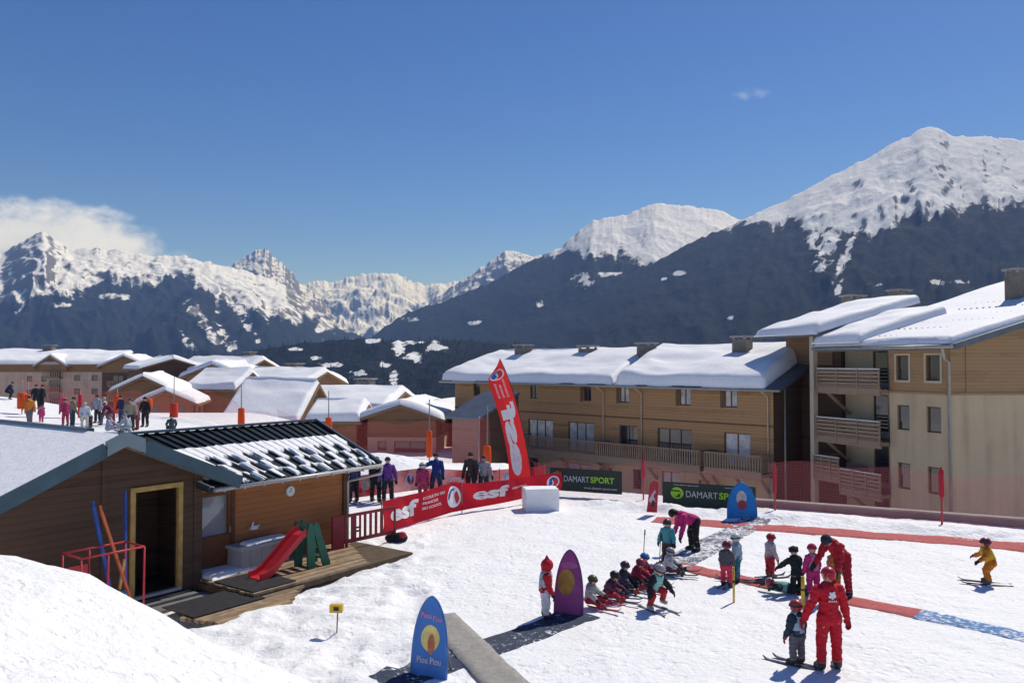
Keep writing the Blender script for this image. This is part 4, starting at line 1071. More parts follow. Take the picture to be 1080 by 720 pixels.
m = MB(); m.bar(H(RA, -1.0 , RZt + 0.06), H(RA, -9, RZt + 0.06), 0.16, 0.10); m.build('ridge_cap', FASCIA, hut)
# timber steps below the doorway
stp = MB()
stp.box(H, -1.75, -0.35, 0.13, 0.55, -0.12, 0.0); st_ = stp
stp.box(H, -1.8, -0.3, 0.56, 0.98, -0.14, -0.06)
o = stp.build('doorstep', paint('grey_step', (0.17, 0.165, 0.16), 0.8, 0.3, 3), hut)

# wall clock
ck = thing('wall_clock', 'small round white clock high on the brown hut wall', 'clock', L(2.95, 0.03, 1.83))
m = MB(); c_ = L(2.95, 0, 1.83)
def disc(mb, c, u, v, n_, r, t, k=28, mi=0):
    ring = [Vector(c) + u * math.cos(2 * math.pi * i / k) * r + v * math.sin(2 * math.pi * i / k) * r for i in range(k)]
    return mb.prism(ring, n_ * t, mi)
ZV = Vector((0, 0, 1))
disc(m, c_ + L.n * 0.004, L.u, ZV, L.n, 0.145, 0.04); m.build('rim', paint('pale_clock_rim', (0.55, 0.56, 0.57), 0.4), ck)
m = MB(); disc(m, c_ + L.n * 0.045, L.u, ZV, L.n, 0.125, 0.006); m.build('face', paint('clock_face', (0.78, 0.78, 0.77), 0.5, 0.05), ck)
for (dx, dz, w_) in ((0.02, 0.085, 0.012), (-0.055, -0.025, 0.016)):
    m = MB(); m.bar(c_ + L.n * 0.056, c_ + L.n * 0.056 + L.u * dx + ZV * dz, w_, 0.006, L.n); m.build('clock_hand', paint('clock_hand', (0.02, 0.02, 0.02), 0.5), ck)
# little white tap box on the wall
fx = thing('wall_fixture', 'small white fixture on the hut wall above the grey chest', 'fixture', L(1.75, 0.02, 1.05))
m = MB(); p = L(1.75, 0, 1.05); m.box(L, 1.66, 1.88, 0.003, 0.10, 1.0, 1.06); m.build('bracket', paint('white_plastic', (0.75, 0.75, 0.75), 0.4), fx)
m = MB(); m.capsule(L(1.70, 0.08, 1.08), L(1.73, 0.09, 1.19), 0.035, 0.02).capsule(L(1.74, 0.08, 1.07), L(1.90, 0.11, 1.09), 0.03, 0.02); m.build('spout', paint('white_plastic', (0.75, 0.75, 0.75), 0.4), fx)
# storage chest
GREYP = paint('grey_plastic', (0.36, 0.36, 0.38), 0.5, 0.12, 3)
ch = thing('storage_chest', 'grey plastic storage chest with snow on its lid against the hut wall', 'chest', H(1.7, 0.1, 0.12))
m = MB(); m.box(H, 0.98, 2.42, -0.28, 0.30, 0.17, 0.66); m.build('body', GREYP, ch)
m = MB(); m.box(H, 0.93, 2.47, -0.31, 0.35, 0.662, 0.74)
m.build('lid', paint('grey_lid', (0.42, 0.42, 0.44), 0.5, 0.12, 3), ch)
for a in (1.25, 1.6, 1.95, 2.3):
    m = MB(); m.box(H, a - 0.02, a + 0.02, 0.301, 0.325, 0.2, 0.64); m.build('rib', GREYP, ch)
snow_slab('snow_patch', ch, H(1.15, 0.30, 0.742), H(2.44, 0.30, 0.742), H(2.44, -0.05, 0.742), H(1.15, -0.02, 0.742), 0.05, 77, (24, 12), 0.1, 0.02)
# deck of boards beside the hut
DECKM = planks('deck_boards', (0.34, 0.235, 0.135), 0.13, 'X')
dk = thing('timber_deck', 'weathered timber deck with dark rubber mats along the hut wall', 'deck', H(2.0, 1.0, 0))
def deck_board(name, pts, z, th, mat, parent):
    m = MB(); m.prism([Vector((p.x, p.y, z - th)) for p in pts], (0, 0, th)); return m.build(name, mat, parent)
# boards run along the hut: each plank tone from its own face offset
zD = 0.14
def tone(k): return paint('deck_board_%d' % (k % 5), [(0.30, 0.205, 0.12), (0.25, 0.175, 0.10), (0.34, 0.245, 0.15), (0.21, 0.15, 0.095), (0.28, 0.21, 0.14)][k % 5], 0.75, 0.35, 4, bumpy=0.4)
bw = 0.165
nb = 15
for k in range(nb):
    b0 = -0.34 + k * bw
    e1 = 4.95 - 0.10 * k
    s0 = -0.02 + 0.02 * (k % 3) if k > 3 else 0.02
    m = MB(); m.box(H, s0, e1, b0 + 0.004, b0 + bw - 0.006, zD - 0.05, zD + 0.004 * ((k * 7) % 3)); m.build('board', tone(k), dk)
for k in range(6):
    b0 = 0.98 + k * bw + 0.17 * 6
    m = MB(); m.box(H, -1.7 + 0.05 * k, 1.4 - 0.2 * k, b0 + 0.004, b0 + bw - 0.006, zD - 0.16, zD - 0.09); m.build('board', tone(k + 2), dk)
m = MB(); m.box(H, -0.05, 5.2, -0.3, 2.1, -0.05, zD - 0.06); m.build('joist_frame', paint('deck_joist', (0.10, 0.07, 0.045), 0.9), dk)
RUB = paint('black_rubber', (0.022, 0.022, 0.026), 0.85, 0.4, 8, bumpy=0.4)
for nm, lbl, a0_, a1_, b0_, b1_, z_ in (('rubber_mat', 'square black rubber mat on the deck beside the doorway corner', 0.05, 1.25, 0.55, 2.05, zD + 0.012), ('rubber_mat', 'long black rubber mat on the snow below the doorway steps', -1.6, 0.15, 1.15, 2.35, 0.062)):
    mt = MB(); mt.box(H, a0_, a1_, b0_, b1_, z_, z_ + 0.02); o = mt.build(nm, RUB); tag(o, lbl, 'mat', 'black rubber mats at the hut')
snow_slab('drift', dk, H(0.1, 0.42, zD), H(1.5, 0.30, zD), H(1.5, -0.3, zD), H(0.1, -0.3, zD), 0.12, 79, (24, 14), 0.3, 0.06)
# toy slide
RED_P = paint('red_slide_plastic', (0.50, 0.028, 0.04), 0.35, 0.1, 3)
GRN_P = paint('green_slide_plastic', (0.012, 0.10, 0.065), 0.4, 0.15, 3)
sl_ = thing('toy_slide', 'red toy slide with green ladder standing on the deck', 'slide', H(1.7, 1.3, zD))
T = Frame(H(2.1, 1.18, zD), D1, -D2)
prof = [(-1.38, 0.05), (-1.2, 0.07), (-1.0, 0.16), (-0.55, 0.52), (-0.12, 0.86), (0.08, 0.92)]
m = MB()
for (a, z), (a2, z2) in zip(prof, prof[1:]):
    m.hexa([T(a, -0.2, z - 0.03), T(a2, -0.2, z2 - 0.03), T(a2, 0.2, z2 - 0.03), T(a, 0.2, z - 0.03), T(a, -0.2, z), T(a2, -0.2, z2), T(a2, 0.2, z2), T(a, 0.2, z)])
    for b in (-0.245, 0.2):
        m.hexa([T(a, b, z - 0.05), T(a2, b, z2 - 0.05), T(a2, b + 0.045, z2 - 0.05), T(a, b + 0.045, z - 0.05), T(a, b, z + 0.13), T(a2, b, z2 + 0.13), T(a2, b + 0.045, z2 + 0.13), T(a, b + 0.045, z + 0.13)])
m.build('chute', RED_P, sl_)
m = MB()
for b in (-0.27, 0.22):
    m.prism([T(0.0, b, 0.0), T(0.22, b, 0.0), T(0.24, b, 0.6), T(0.16, b, 1.12), T(0.02, b, 1.16), T(-0.04, b, 0.9)], T.n * 0.05)
    m.prism([T(0.50, b, 0.0), T(0.72, b, 0.0), T(0.72, b, 0.06), T(0.33, b, 1.1), T(0.20, b, 1.16), T(0.16, b, 1.0)], T.n * 0.05)
for a, z in ((0.58, 0.18), (0.49, 0.42), (0.40, 0.66), (0.30, 0.88)): m.box(T, a - 0.08, a + 0.06, -0.22, 0.22, z, z + 0.04)
m.build('ladder', GRN_P, sl_)

# red tube rack with skis, poles and a barrel
REDM = paint('red_painted_tube', (0.40, 0.035, 0.045), 0.45, 0.2, 3)
rk = thing('equipment_rack', 'red tubular rack in front of the dark gable wall', 'rack', H(-3.0, 1.3, 0))
m = MB(); ra0, ra1, rb0, rb1, rz1 = -3.52, -2.26, 0.85, 1.6, 1.55
for a in (ra0, ra1):
    for b in (rb0, rb1): m.tube([H(a, b, -0.1), H(a, b, rz1)], 0.022)
    for z in (0.22, rz1): m.tube([H(a, rb0, z), H(a, rb1, z)], 0.022)
for b in (rb0, rb1):
    for z in (0.22, rz1): m.tube([H(ra0, b, z), H(ra1, b, z)], 0.022)
    m.tube([H(-3.0, b, 0.22), H(-3.0, b, rz1)], 0.022)
m.tube([H(ra0, rb1, 0.85), H(-3.0, rb1, 0.24)], 0.02)
m.build('tube_frame', REDM, rk)
m = MB(); m.box(H, -3.45, -3.05, rb0 + 0.02, rb0 + 0.05, 0.24, 1.25); m.build('back_panel', REDM, rk)
def leaning(name, lbl, cat, p, q, w_, t_, mat, grp=None, tip=True):
    m = MB(); m.bar(p, q, w_, t_, H.n); d = (Vector(q) - Vector(p)).normalized()
    if tip: m.bar(Vector(q) , Vector(q) + d * 0.12 + H.n * 0.03, w_ * 0.7, t_, H.n)
    return tag(m.build(name, mat), lbl, cat, grp)
BLUEP = paint('blue_pole', (0.03, 0.075, 0.30), 0.45); ORP = paint('orange_pole', (0.50, 0.12, 0.045), 0.45); WOODP = paint('bare_wood_pole', (0.36, 0.22, 0.10), 0.7)
leaning('slalom_pole', 'orange pole leaning across the red rack', 'pole', H(-2.25, 1.35, 0.02), H(-2.72, 0.75, 2.25), 0.05, 0.05, ORP, 'poles in the red rack')
leaning('slalom_pole', 'dark blue pole leaning behind the orange one on the hut gable', 'pole', H(-2.5, 0.98, 0.02), H(-2.78, 0.55, 2.32), 0.07, 0.05, BLUEP, 'poles in the red rack')
leaning('slalom_pole', 'upright blue pole close to the yellow door frame', 'pole', H(-2.2, 0.8, 0.02), H(-1.98, 0.3, 2.42), 0.05, 0.05, BLUEP, 'poles in the red rack')
leaning('slalom_pole', 'short bare wooden stake inside the red rack', 'pole', H(-2.62, 1.2, 0.3), H(-2.3, 0.9, 1.2), 0.05, 0.05, WOODP, 'poles in the red rack', False)
br = thing('barrel', 'blue plastic barrel standing inside the red rack', 'barrel', H(-2.6, 1.2, 0))
m = MB(); c0 = H(-2.62, 1.22, 0.02)
m.tube([c0, c0 + ZV * 0.05, c0 + ZV * 0.3, c0 + ZV * 0.55, c0 + ZV * 0.60], [0.17, 0.20, 0.215, 0.20, 0.18], 16); m.build('body', paint('blue_barrel', (0.02, 0.12, 0.42), 0.4), br)
m = MB(); m.tube([c0 + ZV * 0.6, c0 + ZV * 0.63], [0.185, 0.185], 16); m.build('lid', paint('dark_barrel_lid', (0.02, 0.03, 0.06), 0.5), br)
# ------------------------------------------------------------------ lettering
def text_geo(s, bold=0.0, shear=0.0):
    """letters as triangles in the unit box: x 0..w, y 0..1 (cap height), returns verts (n,2), faces, width"""
    cu = bpy.data.curves.new('letters', 'FONT'); cu.body = s; cu.offset = bold; cu.shear = shear; cu.resolution_u = 3
    ob = bpy.data.objects.new('letters', cu); COL.objects.link(ob)
    bpy.context.view_layer.update()
    me = bpy.data.meshes.new_from_object(ob.evaluated_get(bpy.context.evaluated_depsgraph_get()))
    v = np.array([tuple(x.co) for x in me.vertices])[:, :2]; f = [tuple(p.vertices) for p in me.polygons]
    bpy.data.objects.remove(ob); bpy.data.meshes.remove(me); bpy.data.curves.remove(cu)
    lo, hi = v.min(0), v.max(0)
    return (v - lo) / (hi[1] - lo[1]), f, (hi[0] - lo[0]) / (hi[1] - lo[1])
def put_text(name, s, mat, parent, fn, x0, y0, w, h, bold=0.0, lift=0.004, both=False):
    """fn(x, y, off) -> world point on the carrying surface"""
    v, f, ww = text_geo(s, bold)
    m = MB(); m.add([fn(x0 + p[0] / ww * w, y0 + p[1] * h, lift) for p in v], f)
    if both: m.add([fn(x0 + p[0] / ww * w, y0 + p[1] * h, -lift) for p in v], [tuple(reversed(q)) for q in f])
    return m.build(name, mat, parent)
def patch(mb, fn, poly, lift=0.004, mi=0):
    mb.add([fn(x, y, lift) for x, y in poly], [tuple(range(len(poly)))], mi)
def ell(cx, cy, rx, ry, k=28, a0=0.0, a1=6.28318):
    return [(cx + rx * math.cos(a0 + (a1 - a0) * i / (k - 1 if a1 - a0 < 6.28 else k)), cy + ry * math.sin(a0 + (a1 - a0) * i / (k - 1 if a1 - a0 < 6.28 else k))) for i in range(k)]
WHT = paint('white_print', (0.78, 0.78, 0.78), 0.6, 0.06)
BLU = paint('blue_print', (0.03, 0.10, 0.42), 0.6, 0.06)
RDP = paint('red_print', (0.60, 0.03, 0.05), 0.6, 0.06)
def emblem(parent, fn, cx, cy, r, sx=1.0, up=0.0):
    """round badge: white ring, blue and red halves divided by a white S"""
    m = MB(); patch(m, fn, ell(cx, cy, r * sx, r), 0.004); m.build('badge_ring', WHT, parent)
    m = MB(); q = r * 0.80
    pts = [(cx + q * sx * math.cos(a), cy + q * math.sin(a)) for a in np.linspace(R(60), R(240), 16)]
    mid = [(cx + q * sx * 0.30 * math.sin(t * math.pi * 2) + (q * sx * (-0.5 + t)) , cy + q * (-0.86 + 1.72 * t)) for t in np.linspace(0, 1, 10)]
    patch(m, fn, pts + [(x - 0.10 * r * sx, y) for x, y in mid[1:-1]], 0.006 + up); m.build('badge_blue', BLU, parent)
    m = MB(); pts = [(cx + q * sx * math.cos(a), cy + q * math.sin(a)) for a in np.linspace(R(60), R(-120), 16)]
    patch(m, fn, list(reversed(pts + [(x + 0.10 * r * sx, y) for x, y in mid[1:-1]])), 0.006 + up); m.build('badge_red', RDP, parent)

# ------------------------------------------------------------------ red banners along the run
BAN = cloth('red_banner_cloth', (0.56, 0.018, 0.035), 0.45)
def banner_net(name, col, alpha):
    m, nt, b, out = new_mat(name)
    b.inputs['Base Color'].default_value = (*col, 1); b.inputs['Roughness'].default_value = 0.8
    t = nt.nodes.new('ShaderNodeBsdfTransparent'); tl = nt.nodes.new('ShaderNodeBsdfTranslucent'); tl.inputs[0].default_value = (*col, 1)
    m1 = nt.nodes.new('ShaderNodeMixShader'); m1.inputs[0].default_value = 0.25
    nt.links.new(b.outputs[0], m1.inputs[1]); nt.links.new(tl.outputs[0], m1.inputs[2])
    m2 = nt.nodes.new('ShaderNodeMixShader')
    n = noise_tex(nt, 1.3, 4, coords(nt)); mr = N(nt, 'ShaderNodeMapRange'); nt.links.new(n.outputs[0], mr.inputs[0])
    mr.inputs[1].default_value = 0.3; mr.inputs[2].default_value = 0.7; mr.inputs[3].default_value = alpha * 0.78; mr.inputs[4].default_value = min(1, alpha * 1.2)
    nt.links.new(mr.outputs[0], m2.inputs[0]); nt.links.new(t.outputs[0], m2.inputs[1]); nt.links.new(m1.outputs[0], m2.inputs[2])
    nt.links.new(m2.outputs[0], out.inputs[0])
    return m
def ribbon(pts_top, pts_bot, seed, wav=0.05):
    """banner surface: fn(s metres along, v 0..1 up, offset) through matching top and bottom points"""
    T_ = np.array([tuple(p) for p in pts_top]); B_ = np.array([tuple(p) for p in pts_bot])
    seg = np.linalg.norm(np.diff((T_ + B_) / 2, axis=0), axis=1); cum = np.concatenate([[0], np.cumsum(seg)])
    def raw(s, v):
        t = np.array([np.interp(s, cum, T_[:, k]) for k in range(3)]); b = np.array([np.interp(s, cum, B_[:, k]) for k in range(3)])
        p = b + (t - b) * v
        d = wav * math.sin(s * 2.1 + 1.3 * v + seed) + 0.5 * wav * math.sin(s * 4.7 + 3.0 * v + seed * 2)
        return p, d, b
    def fn(s, v, off=0.0):
        p, d, b = raw(s, v); e = 0.02
        p1 = raw(min(s + e, cum[-1]), v)[0]; p0 = raw(max(s - e, 0), v)[0]
        u = (p1 - p0); u[2] = 0; u /= max(1e-9, np.linalg.norm(u))
        n = np.array([u[1], -u[0], 0.0])
        return Vector(p + n * (d * math.sin(min(1, max(0, v)) * math.pi * 0.8 + 0.3) + off))
    return fn, cum[-1]
def ribbon_mesh(name, fn, L_, mat, parent, n=(80, 9)):
    P = np.array([[tuple(fn(s, v)) for v in np.linspace(0, 1, n[1])] for s in np.linspace(0, L_, n[0])])
    return grid_mesh(name, P, parent, mat)
STAKE = paint('banner_stake', (0.30, 0.25, 0.2), 0.6)
def red_banner(label, tops, bots, seed, mat, stakes, wav):
    t = thing('advertising_banner', label, 'banner', (bots[0].x, bots[0].y, 0), 0, 'red banners along the beginners area')
    fn, L_ = ribbon(tops, bots, seed, wav)
    ribbon_mesh('cloth', fn, L_, mat, t, (110, 9))
    for k in stakes:
        p = fn(k * L_, 0, -0.03); q = fn(k * L_, 1, -0.03)
        m = MB(); m.tube([Vector((p.x, p.y, gz(p.x, p.y) - 0.15)), Vector((q.x, q.y, q.z + 0.05))], 0.018); m.build('stake', STAKE, t)
    return t, fn, L_
A0, A1, A2, A3 = gnd(403, 563), gnd(476, 543), gnd(528, 537), gnd(586, 517)
A2 = Vector((-0.35, 29.3, 0)); A3 = Vector((1.9, 31.4, 0))
def hz(p, z): return Vector((p.x, p.y, gz(p.x, p.y) + z))
bn, fn, BL = red_banner('front red banner with white lettering sagging in folds from the barrier to the white block',
    [hz(A0, 1.0), hz(A0.lerp(A1, 0.5), 1.02), hz(A1, 1.14), hz(A1.lerp(A2, 0.45), 0.98), hz(A2, 0.98), hz(A3, 1.02)],
    [hz(A0, 0.04), hz(A0.lerp(A1, 0.5), 0.03), hz(A1, 0.10), hz(A1.lerp(A2, 0.45), 0.10), hz(A2, 0.16), hz(A3, 0.30)], 1.0, BAN, (0.0, 0.46, 0.98), 0.07)
s1 = (A1 - A0).length
fx_ = lambda s, v, o: fn(s, v, o + 0.006)
put_text('lettering', 'esf', WHT, bn, fx_, 0.10 * s1, 0.26, 1.45, 0.55, 0.045, 0.006)
for i, ln in enumerate(('ECOLE DU SKI', 'FRANCAIS', 'SKI SCHOOL')):
    put_text('small_lettering', ln, WHT, bn, fx_, 0.10 * s1 + 1.65, 0.72 - 0.17 * i, (1.15, 0.8, 1.0)[i], 0.09, 0.01, 0.006)
emblem(bn, fx_, s1 + 0.06, 0.52, 0.36, 1.06)
put_text('lettering', 'esf', WHT, bn, fx_, s1 + 0.95, 0.30, 1.5, 0.50, 0.045, 0.006)
put_text('small_lettering', 'ECOLE DU SKI FRANCAIS', WHT, bn, fx_, s1 + 2.6, 0.55, 0.9, 0.08, 0.01, 0.006)
emblem(bn, fx_, BL - 0.45, 0.52, 0.34, 0.85)
RB0, RB1, RB2, RB3 = gnd(358, 531), gnd(444, 521), gnd(510, 521), gnd(575, 514)
NETB = banner_net('see_through_red_banner', (0.52, 0.008, 0.03), 1.0)
b2, fn2, BL2 = red_banner('rear red mesh banner with round badges in front of the standing skiers',
    [hz(RB0, 0.98), hz(RB1, 1.02), hz(RB2, 0.98), hz(RB3, 0.90)], [hz(RB0, 0.14), hz(RB1, 0.16), hz(RB2, 0.18), hz(RB3, 0.16)], 2.6, NETB, (0.02, 0.4, 0.75, 1.0), 0.05)
fy_ = lambda s, v, o: fn2(s, v, o + 0.006)
BADGES = [(0.55, (0.10, 0.22, 0.42), (0.35, 0.5, 0.62)), (1.12, (0.45, 0.42, 0.40), (0.62, 0.6, 0.56)), (1.72, (0.10, 0.32, 0.50), (0.30, 0.42, 0.60))]
for s, c1, c2 in BADGES + [(BL2 * 0.70, (0.40, 0.38, 0.30), (0.3, 0.32, 0.4)), (BL2 * 0.79, (0.30, 0.40, 0.60), (0.5, 0.55, 0.65)), (BL2 * 0.88, (0.50, 0.40, 0.30), (0.4, 0.3, 0.25))]:
    m = MB(); patch(m, fy_, ell(s, 0.55, 0.20, 0.27), 0.006); o = m.build('round_badge', paint('badge_%.2f' % s, c1, 0.6), b2)
    m = MB(); patch(m, fy_, ell(s + 0.03, 0.52, 0.10, 0.15), 0.010); m.build('badge_centre', paint('badge_c_%.2f' % s, c2, 0.6), o)
emblem(b2, fy_, BL2 * 0.335, 0.55, 0.30, 0.75)
put_text('lettering', 'Rouge', WHT, b2, fy_, BL2 * 0.44, 0.28, 1.25, 0.48, 0.02, 0.006)

# ------------------------------------------------------------------ tall feather flag
FLG = cloth('red_flag_cloth', (0.60, 0.028, 0.03), 0.45)
ff = thing('feather_flag', 'tall leaning red feather flag with white letters and a round badge', 'flag', (0.7, 32.2, 0))
YF = 32.2
edge_r = [(561, 507), (557, 480), (552, 455), (547, 435), (542, 417), (537, 402), (532, 389), (527, 378)]
edge_l = [(537, 507), (536, 485), (532, 462), (527, 440), (521, 421), (516, 407), (515, 399), (524, 386)]
fp = lambda e, v: at(float(np.interp(v, np.linspace(0, 1, 8), [p[0] for p in e])), float(np.interp(v, np.linspace(0, 1, 8), [p[1] for p in e])), YF)
def flag_fn(x, y, o=0.0):
    """x 0..1 from pole side to free side (viewer: right to left), y 0..1 up"""
    p, q = fp(edge_r, y), fp(edge_l, y)
    w = p.lerp(q, x); w.y += 0.10 * math.sin(x * 2.6) + 0.03 * math.sin(y * 9 + x * 2) - o
    return w
P = np.array([[tuple(flag_fn(x, y)) for x in np.linspace(0, 1, 9)] for y in np.linspace(0, 1, 50)])
grid_mesh('cloth', P, ff, FLG)
m = MB(); m.tube([at(563, 524, YF) + Vector((0, 0, -0.4))] + [flag_fn(-0.02, y) for y in np.linspace(0, 1, 16)], [0.03] * 6 + [0.022] * 6 + [0.014] * 5); m.build('pole', paint('dark_pole', (0.05, 0.045, 0.045), 0.4), ff)
rot = lambda tx, ty, o: flag_fn(1 - ty, tx, o + 0.012)          # letters read upwards, tops towards the free edge
fl_txt = lambda x, y, o: flag_fn(0.86 - y * 0.74, 0.03 + x, o + 0.012)
put_text('lettering', 'esf', WHT, ff, fl_txt, 0.0, 0.0, 0.50, 1.0, 0.045, 0.006, True)
for i, ln in enumerate(('ECOLE DU SKI', 'FRANCAIS', 'SKI SCHOOL')):
    put_text('small_lettering', ln, WHT, ff, fl_txt, 0.54, 0.72 - i * 0.30, (0.19, 0.13, 0.16)[i], 0.14, 0.01, 0.006, True)
fl_b = lambda x, y, o: flag_fn(0.5 - (x) / 0.82, 0.835 + y / 5.0, o + 0.012)
emblem(ff, fl_b, 0, 0, 0.34, 1.0, 0.03)

# ------------------------------------------------------------------ red barrier by the deck
bar_ = thing('barrier', 'dark red slatted barrier closing the gap beside the hut deck', 'barrier', gnd(388, 573))
g0, g1 = gnd(363, 583), gnd(417, 571)
BF = Frame((g0.x, g0.y, 0), (g1 - g0).to_2d()); bl_ = (g1 - g0).length
DRED = paint('dark_red_paint', (0.26, 0.018, 0.028), 0.45, 0.2, 3)
m = MB(); m.box(BF, -0.42, -0.02, -0.03, 0.03, 0.02, 1.06); m.build('side_panel', DRED, bar_)
m = MB(); m.box(BF, 0, bl_, -0.025, 0.025, 0.98, 1.06); m.build('top_rail', DRED, bar_)
m = MB(); m.box(BF, 0, bl_, -0.025, 0.025, 0.26, 0.36); m.build('bottom_rail', DRED, bar_)
for k, (a, w_) in enumerate(((0.0, 0.07), (0.24, 0.17), (0.53, 0.05), (0.70, 0.07), (0.90, 0.07), (1.10, 0.07), (1.30, 0.09), (bl_ - 0.06, 0.06))):
    if a + w_ > bl_: continue
    m = MB(); m.box(BF, a, a + w_, -0.02, 0.02, 0.36, 0.98); m.build('slat', DRED, bar_)
for z_ in (0.52, 0.62):
    m = MB(); m.box(BF, 0.415, 0.525, -0.015, 0.015, z_, z_ + 0.05); m.build('slat', DRED, bar_)
for a in (0.05, bl_ - 0.1):
    m = MB(); m.box(BF, a, a + 0.06, -0.03, 0.03, -0.1, 0.26); m.build('foot', DRED, bar_)
# bundle of kit lying under the banner end
kb = thing('kit_bag', 'red and black bag slumped under the end of the front banner', 'bag', on_ground(417, 571))
p = on_ground(418, 571)
m = MB(); m.ball(p + Vector((0.1, 0, 0.12)), 0.24, 0.17, 0.16).ball(p + Vector((-0.15, 0.05, 0.10)), 0.2, 0.16, 0.13); m.build('body', cloth('black_bag', (0.02, 0.02, 0.025)), kb)
m = MB(); m.ball(p + Vector((0.18, -0.05, 0.2)), 0.13, 0.12, 0.11); m.build('flap', cloth('red_bag', (0.42, 0.03, 0.05)), kb)

# ------------------------------------------------------------------ white block
wb = gnd(573, 540); WF = Frame((wb.x - 0.62, wb.y, 0), (0.985, 0.17))
m = MB()
nb_ = (14, 9, 9)
BLK = snow_mat('block_snow', 1.4)
import bmesh
def rough_block(name, fr, a, b, c, amp, mat, seed):
    bm = bmesh.new(); bmesh.ops.create_cube(bm, size=1.0)
    bmesh.ops.bevel(bm, geom=bm.edges[:] , offset=0.018, segments=2, affect='EDGES')
    bmesh.ops.subdivide_edges(bm, edges=bm.edges[:], cuts=3, use_grid_fill=True)
    for v in bm.verts:
        q = v.co + Vector((0.5, 0.5, 0.5))
        n_ = amp * float(fbm(np.array([q.x * 6 + seed + q.z * 3]), np.array([q.y * 6 + q.z * 5]), seed, 3)[0])
        w = fr(q.x * a, -q.y * b, q.z * c); v.co = w + Vector((n_, n_, n_ * 0.7))
    bmesh.ops.recalc_face_normals(bm, faces=bm.faces)
    me = bpy.data.meshes.new(name); bm.to_mesh(me); bm.free(); smooth(me, False)
    return link_mesh(name, me, None, [mat])
o = rough_block('snow_block', WF, 1.22, 0.8, 0.80, 0.022, BLK, 3); tag(o, 'large white block of cut snow at the end of the red banner', 'snow block')

# ------------------------------------------------------------------ dark advertising banners on the fence
DK = cloth('dark_banner_cloth', (0.036, 0.048, 0.042), 0.12)
GRN = paint('lime_print', (0.30, 0.62, 0.03), 0.6, 0.06)
DIMW = paint('dim_white_print', (0.55, 0.56, 0.56), 0.6, 0.06)
def sport_banner(label, p0, p1, zlo, zhi, tilt, txt_x, sub, big):
    t = thing('advertising_banner', label, 'banner', (p0.x, p0.y, 0), 0, 'dark banners along the fence')
    fn_, L_ = ribbon([Vector((p0.x, p0.y, zhi)), Vector((p1.x, p1.y, zhi - tilt))], [Vector((p0.x, p0.y, zlo)), Vector((p1.x, p1.y, zlo - tilt))], 4.0 + p0.x, 0.02)
    ribbon_mesh('cloth', fn_, L_, DK, t, (40, 7))
    f2 = lambda s, v, o: fn_(s, v, o + 0.006)
    m = MB(); patch(m, f2, ell(txt_x * L_, 0.56, 0.24, 0.24), 0.005); o = m.build('roundel', GRN, t)
    m = MB(); patch(m, f2, ell(txt_x * L_ + 0.02, 0.53, 0.13, 0.15), 0.008); m.build('roundel_eye', paint('dark_print', (0.03, 0.045, 0.035), 0.6), o)
    m = MB(); m.add([f2(txt_x * L_ - 0.22, 0.62, 0.009), f2(txt_x * L_ + 0.1, 0.62, 0.009), f2(txt_x * L_ + 0.1, 0.68, 0.009), f2(txt_x * L_ - 0.22, 0.68, 0.009)], [(0, 1, 2, 3)]); m.build('roundel_bar', paint('dark_print', (0.03, 0.045, 0.035), 0.6), o)
    x1 = txt_x * L_ + 0.34
    put_text('lettering', 'DAMART', DIMW, t, f2, x1, 0.42, big, 0.26, 0.0)
    put_text('lettering', 'SPORT', GRN, t, f2, x1 + big + 0.05, 0.42, big * 0.92, 0.27, 0.03)
    if sub == 'low': put_text('small_lettering', 'www.damart-sport.com', DIMW, t, f2, L_ - 1.55, 0.12, 1.35, 0.13, 0.012)
    else:
        put_text('small_lettering', 'www.damart-sport.com', DIMW, t, f2, 0.12 * L_, 0.86, 0.95, 0.07, 0.012)
        put_text('small_lettering', 'www.damart-sport.com', DIMW, t, f2, 0.68 * L_, 0.86, 0.95, 0.07, 0.012)
    return t
pA, pB = at(580, 510, 32.2), at(656, 512, 31.0)
sport_banner('dark green sports banner behind the white block, with small web address below', pA, pB, 0.22, 1.12, 0.0, 0.09, 'low', 1.05)
pA, pB = at(699, 524, 30.0), at(797, 527, 28.6)
sport_banner('dark sports banner half hidden by the blue arched board', pA, pB, -0.02, 0.88, 0.0, 0.16, 'top', 1.15)

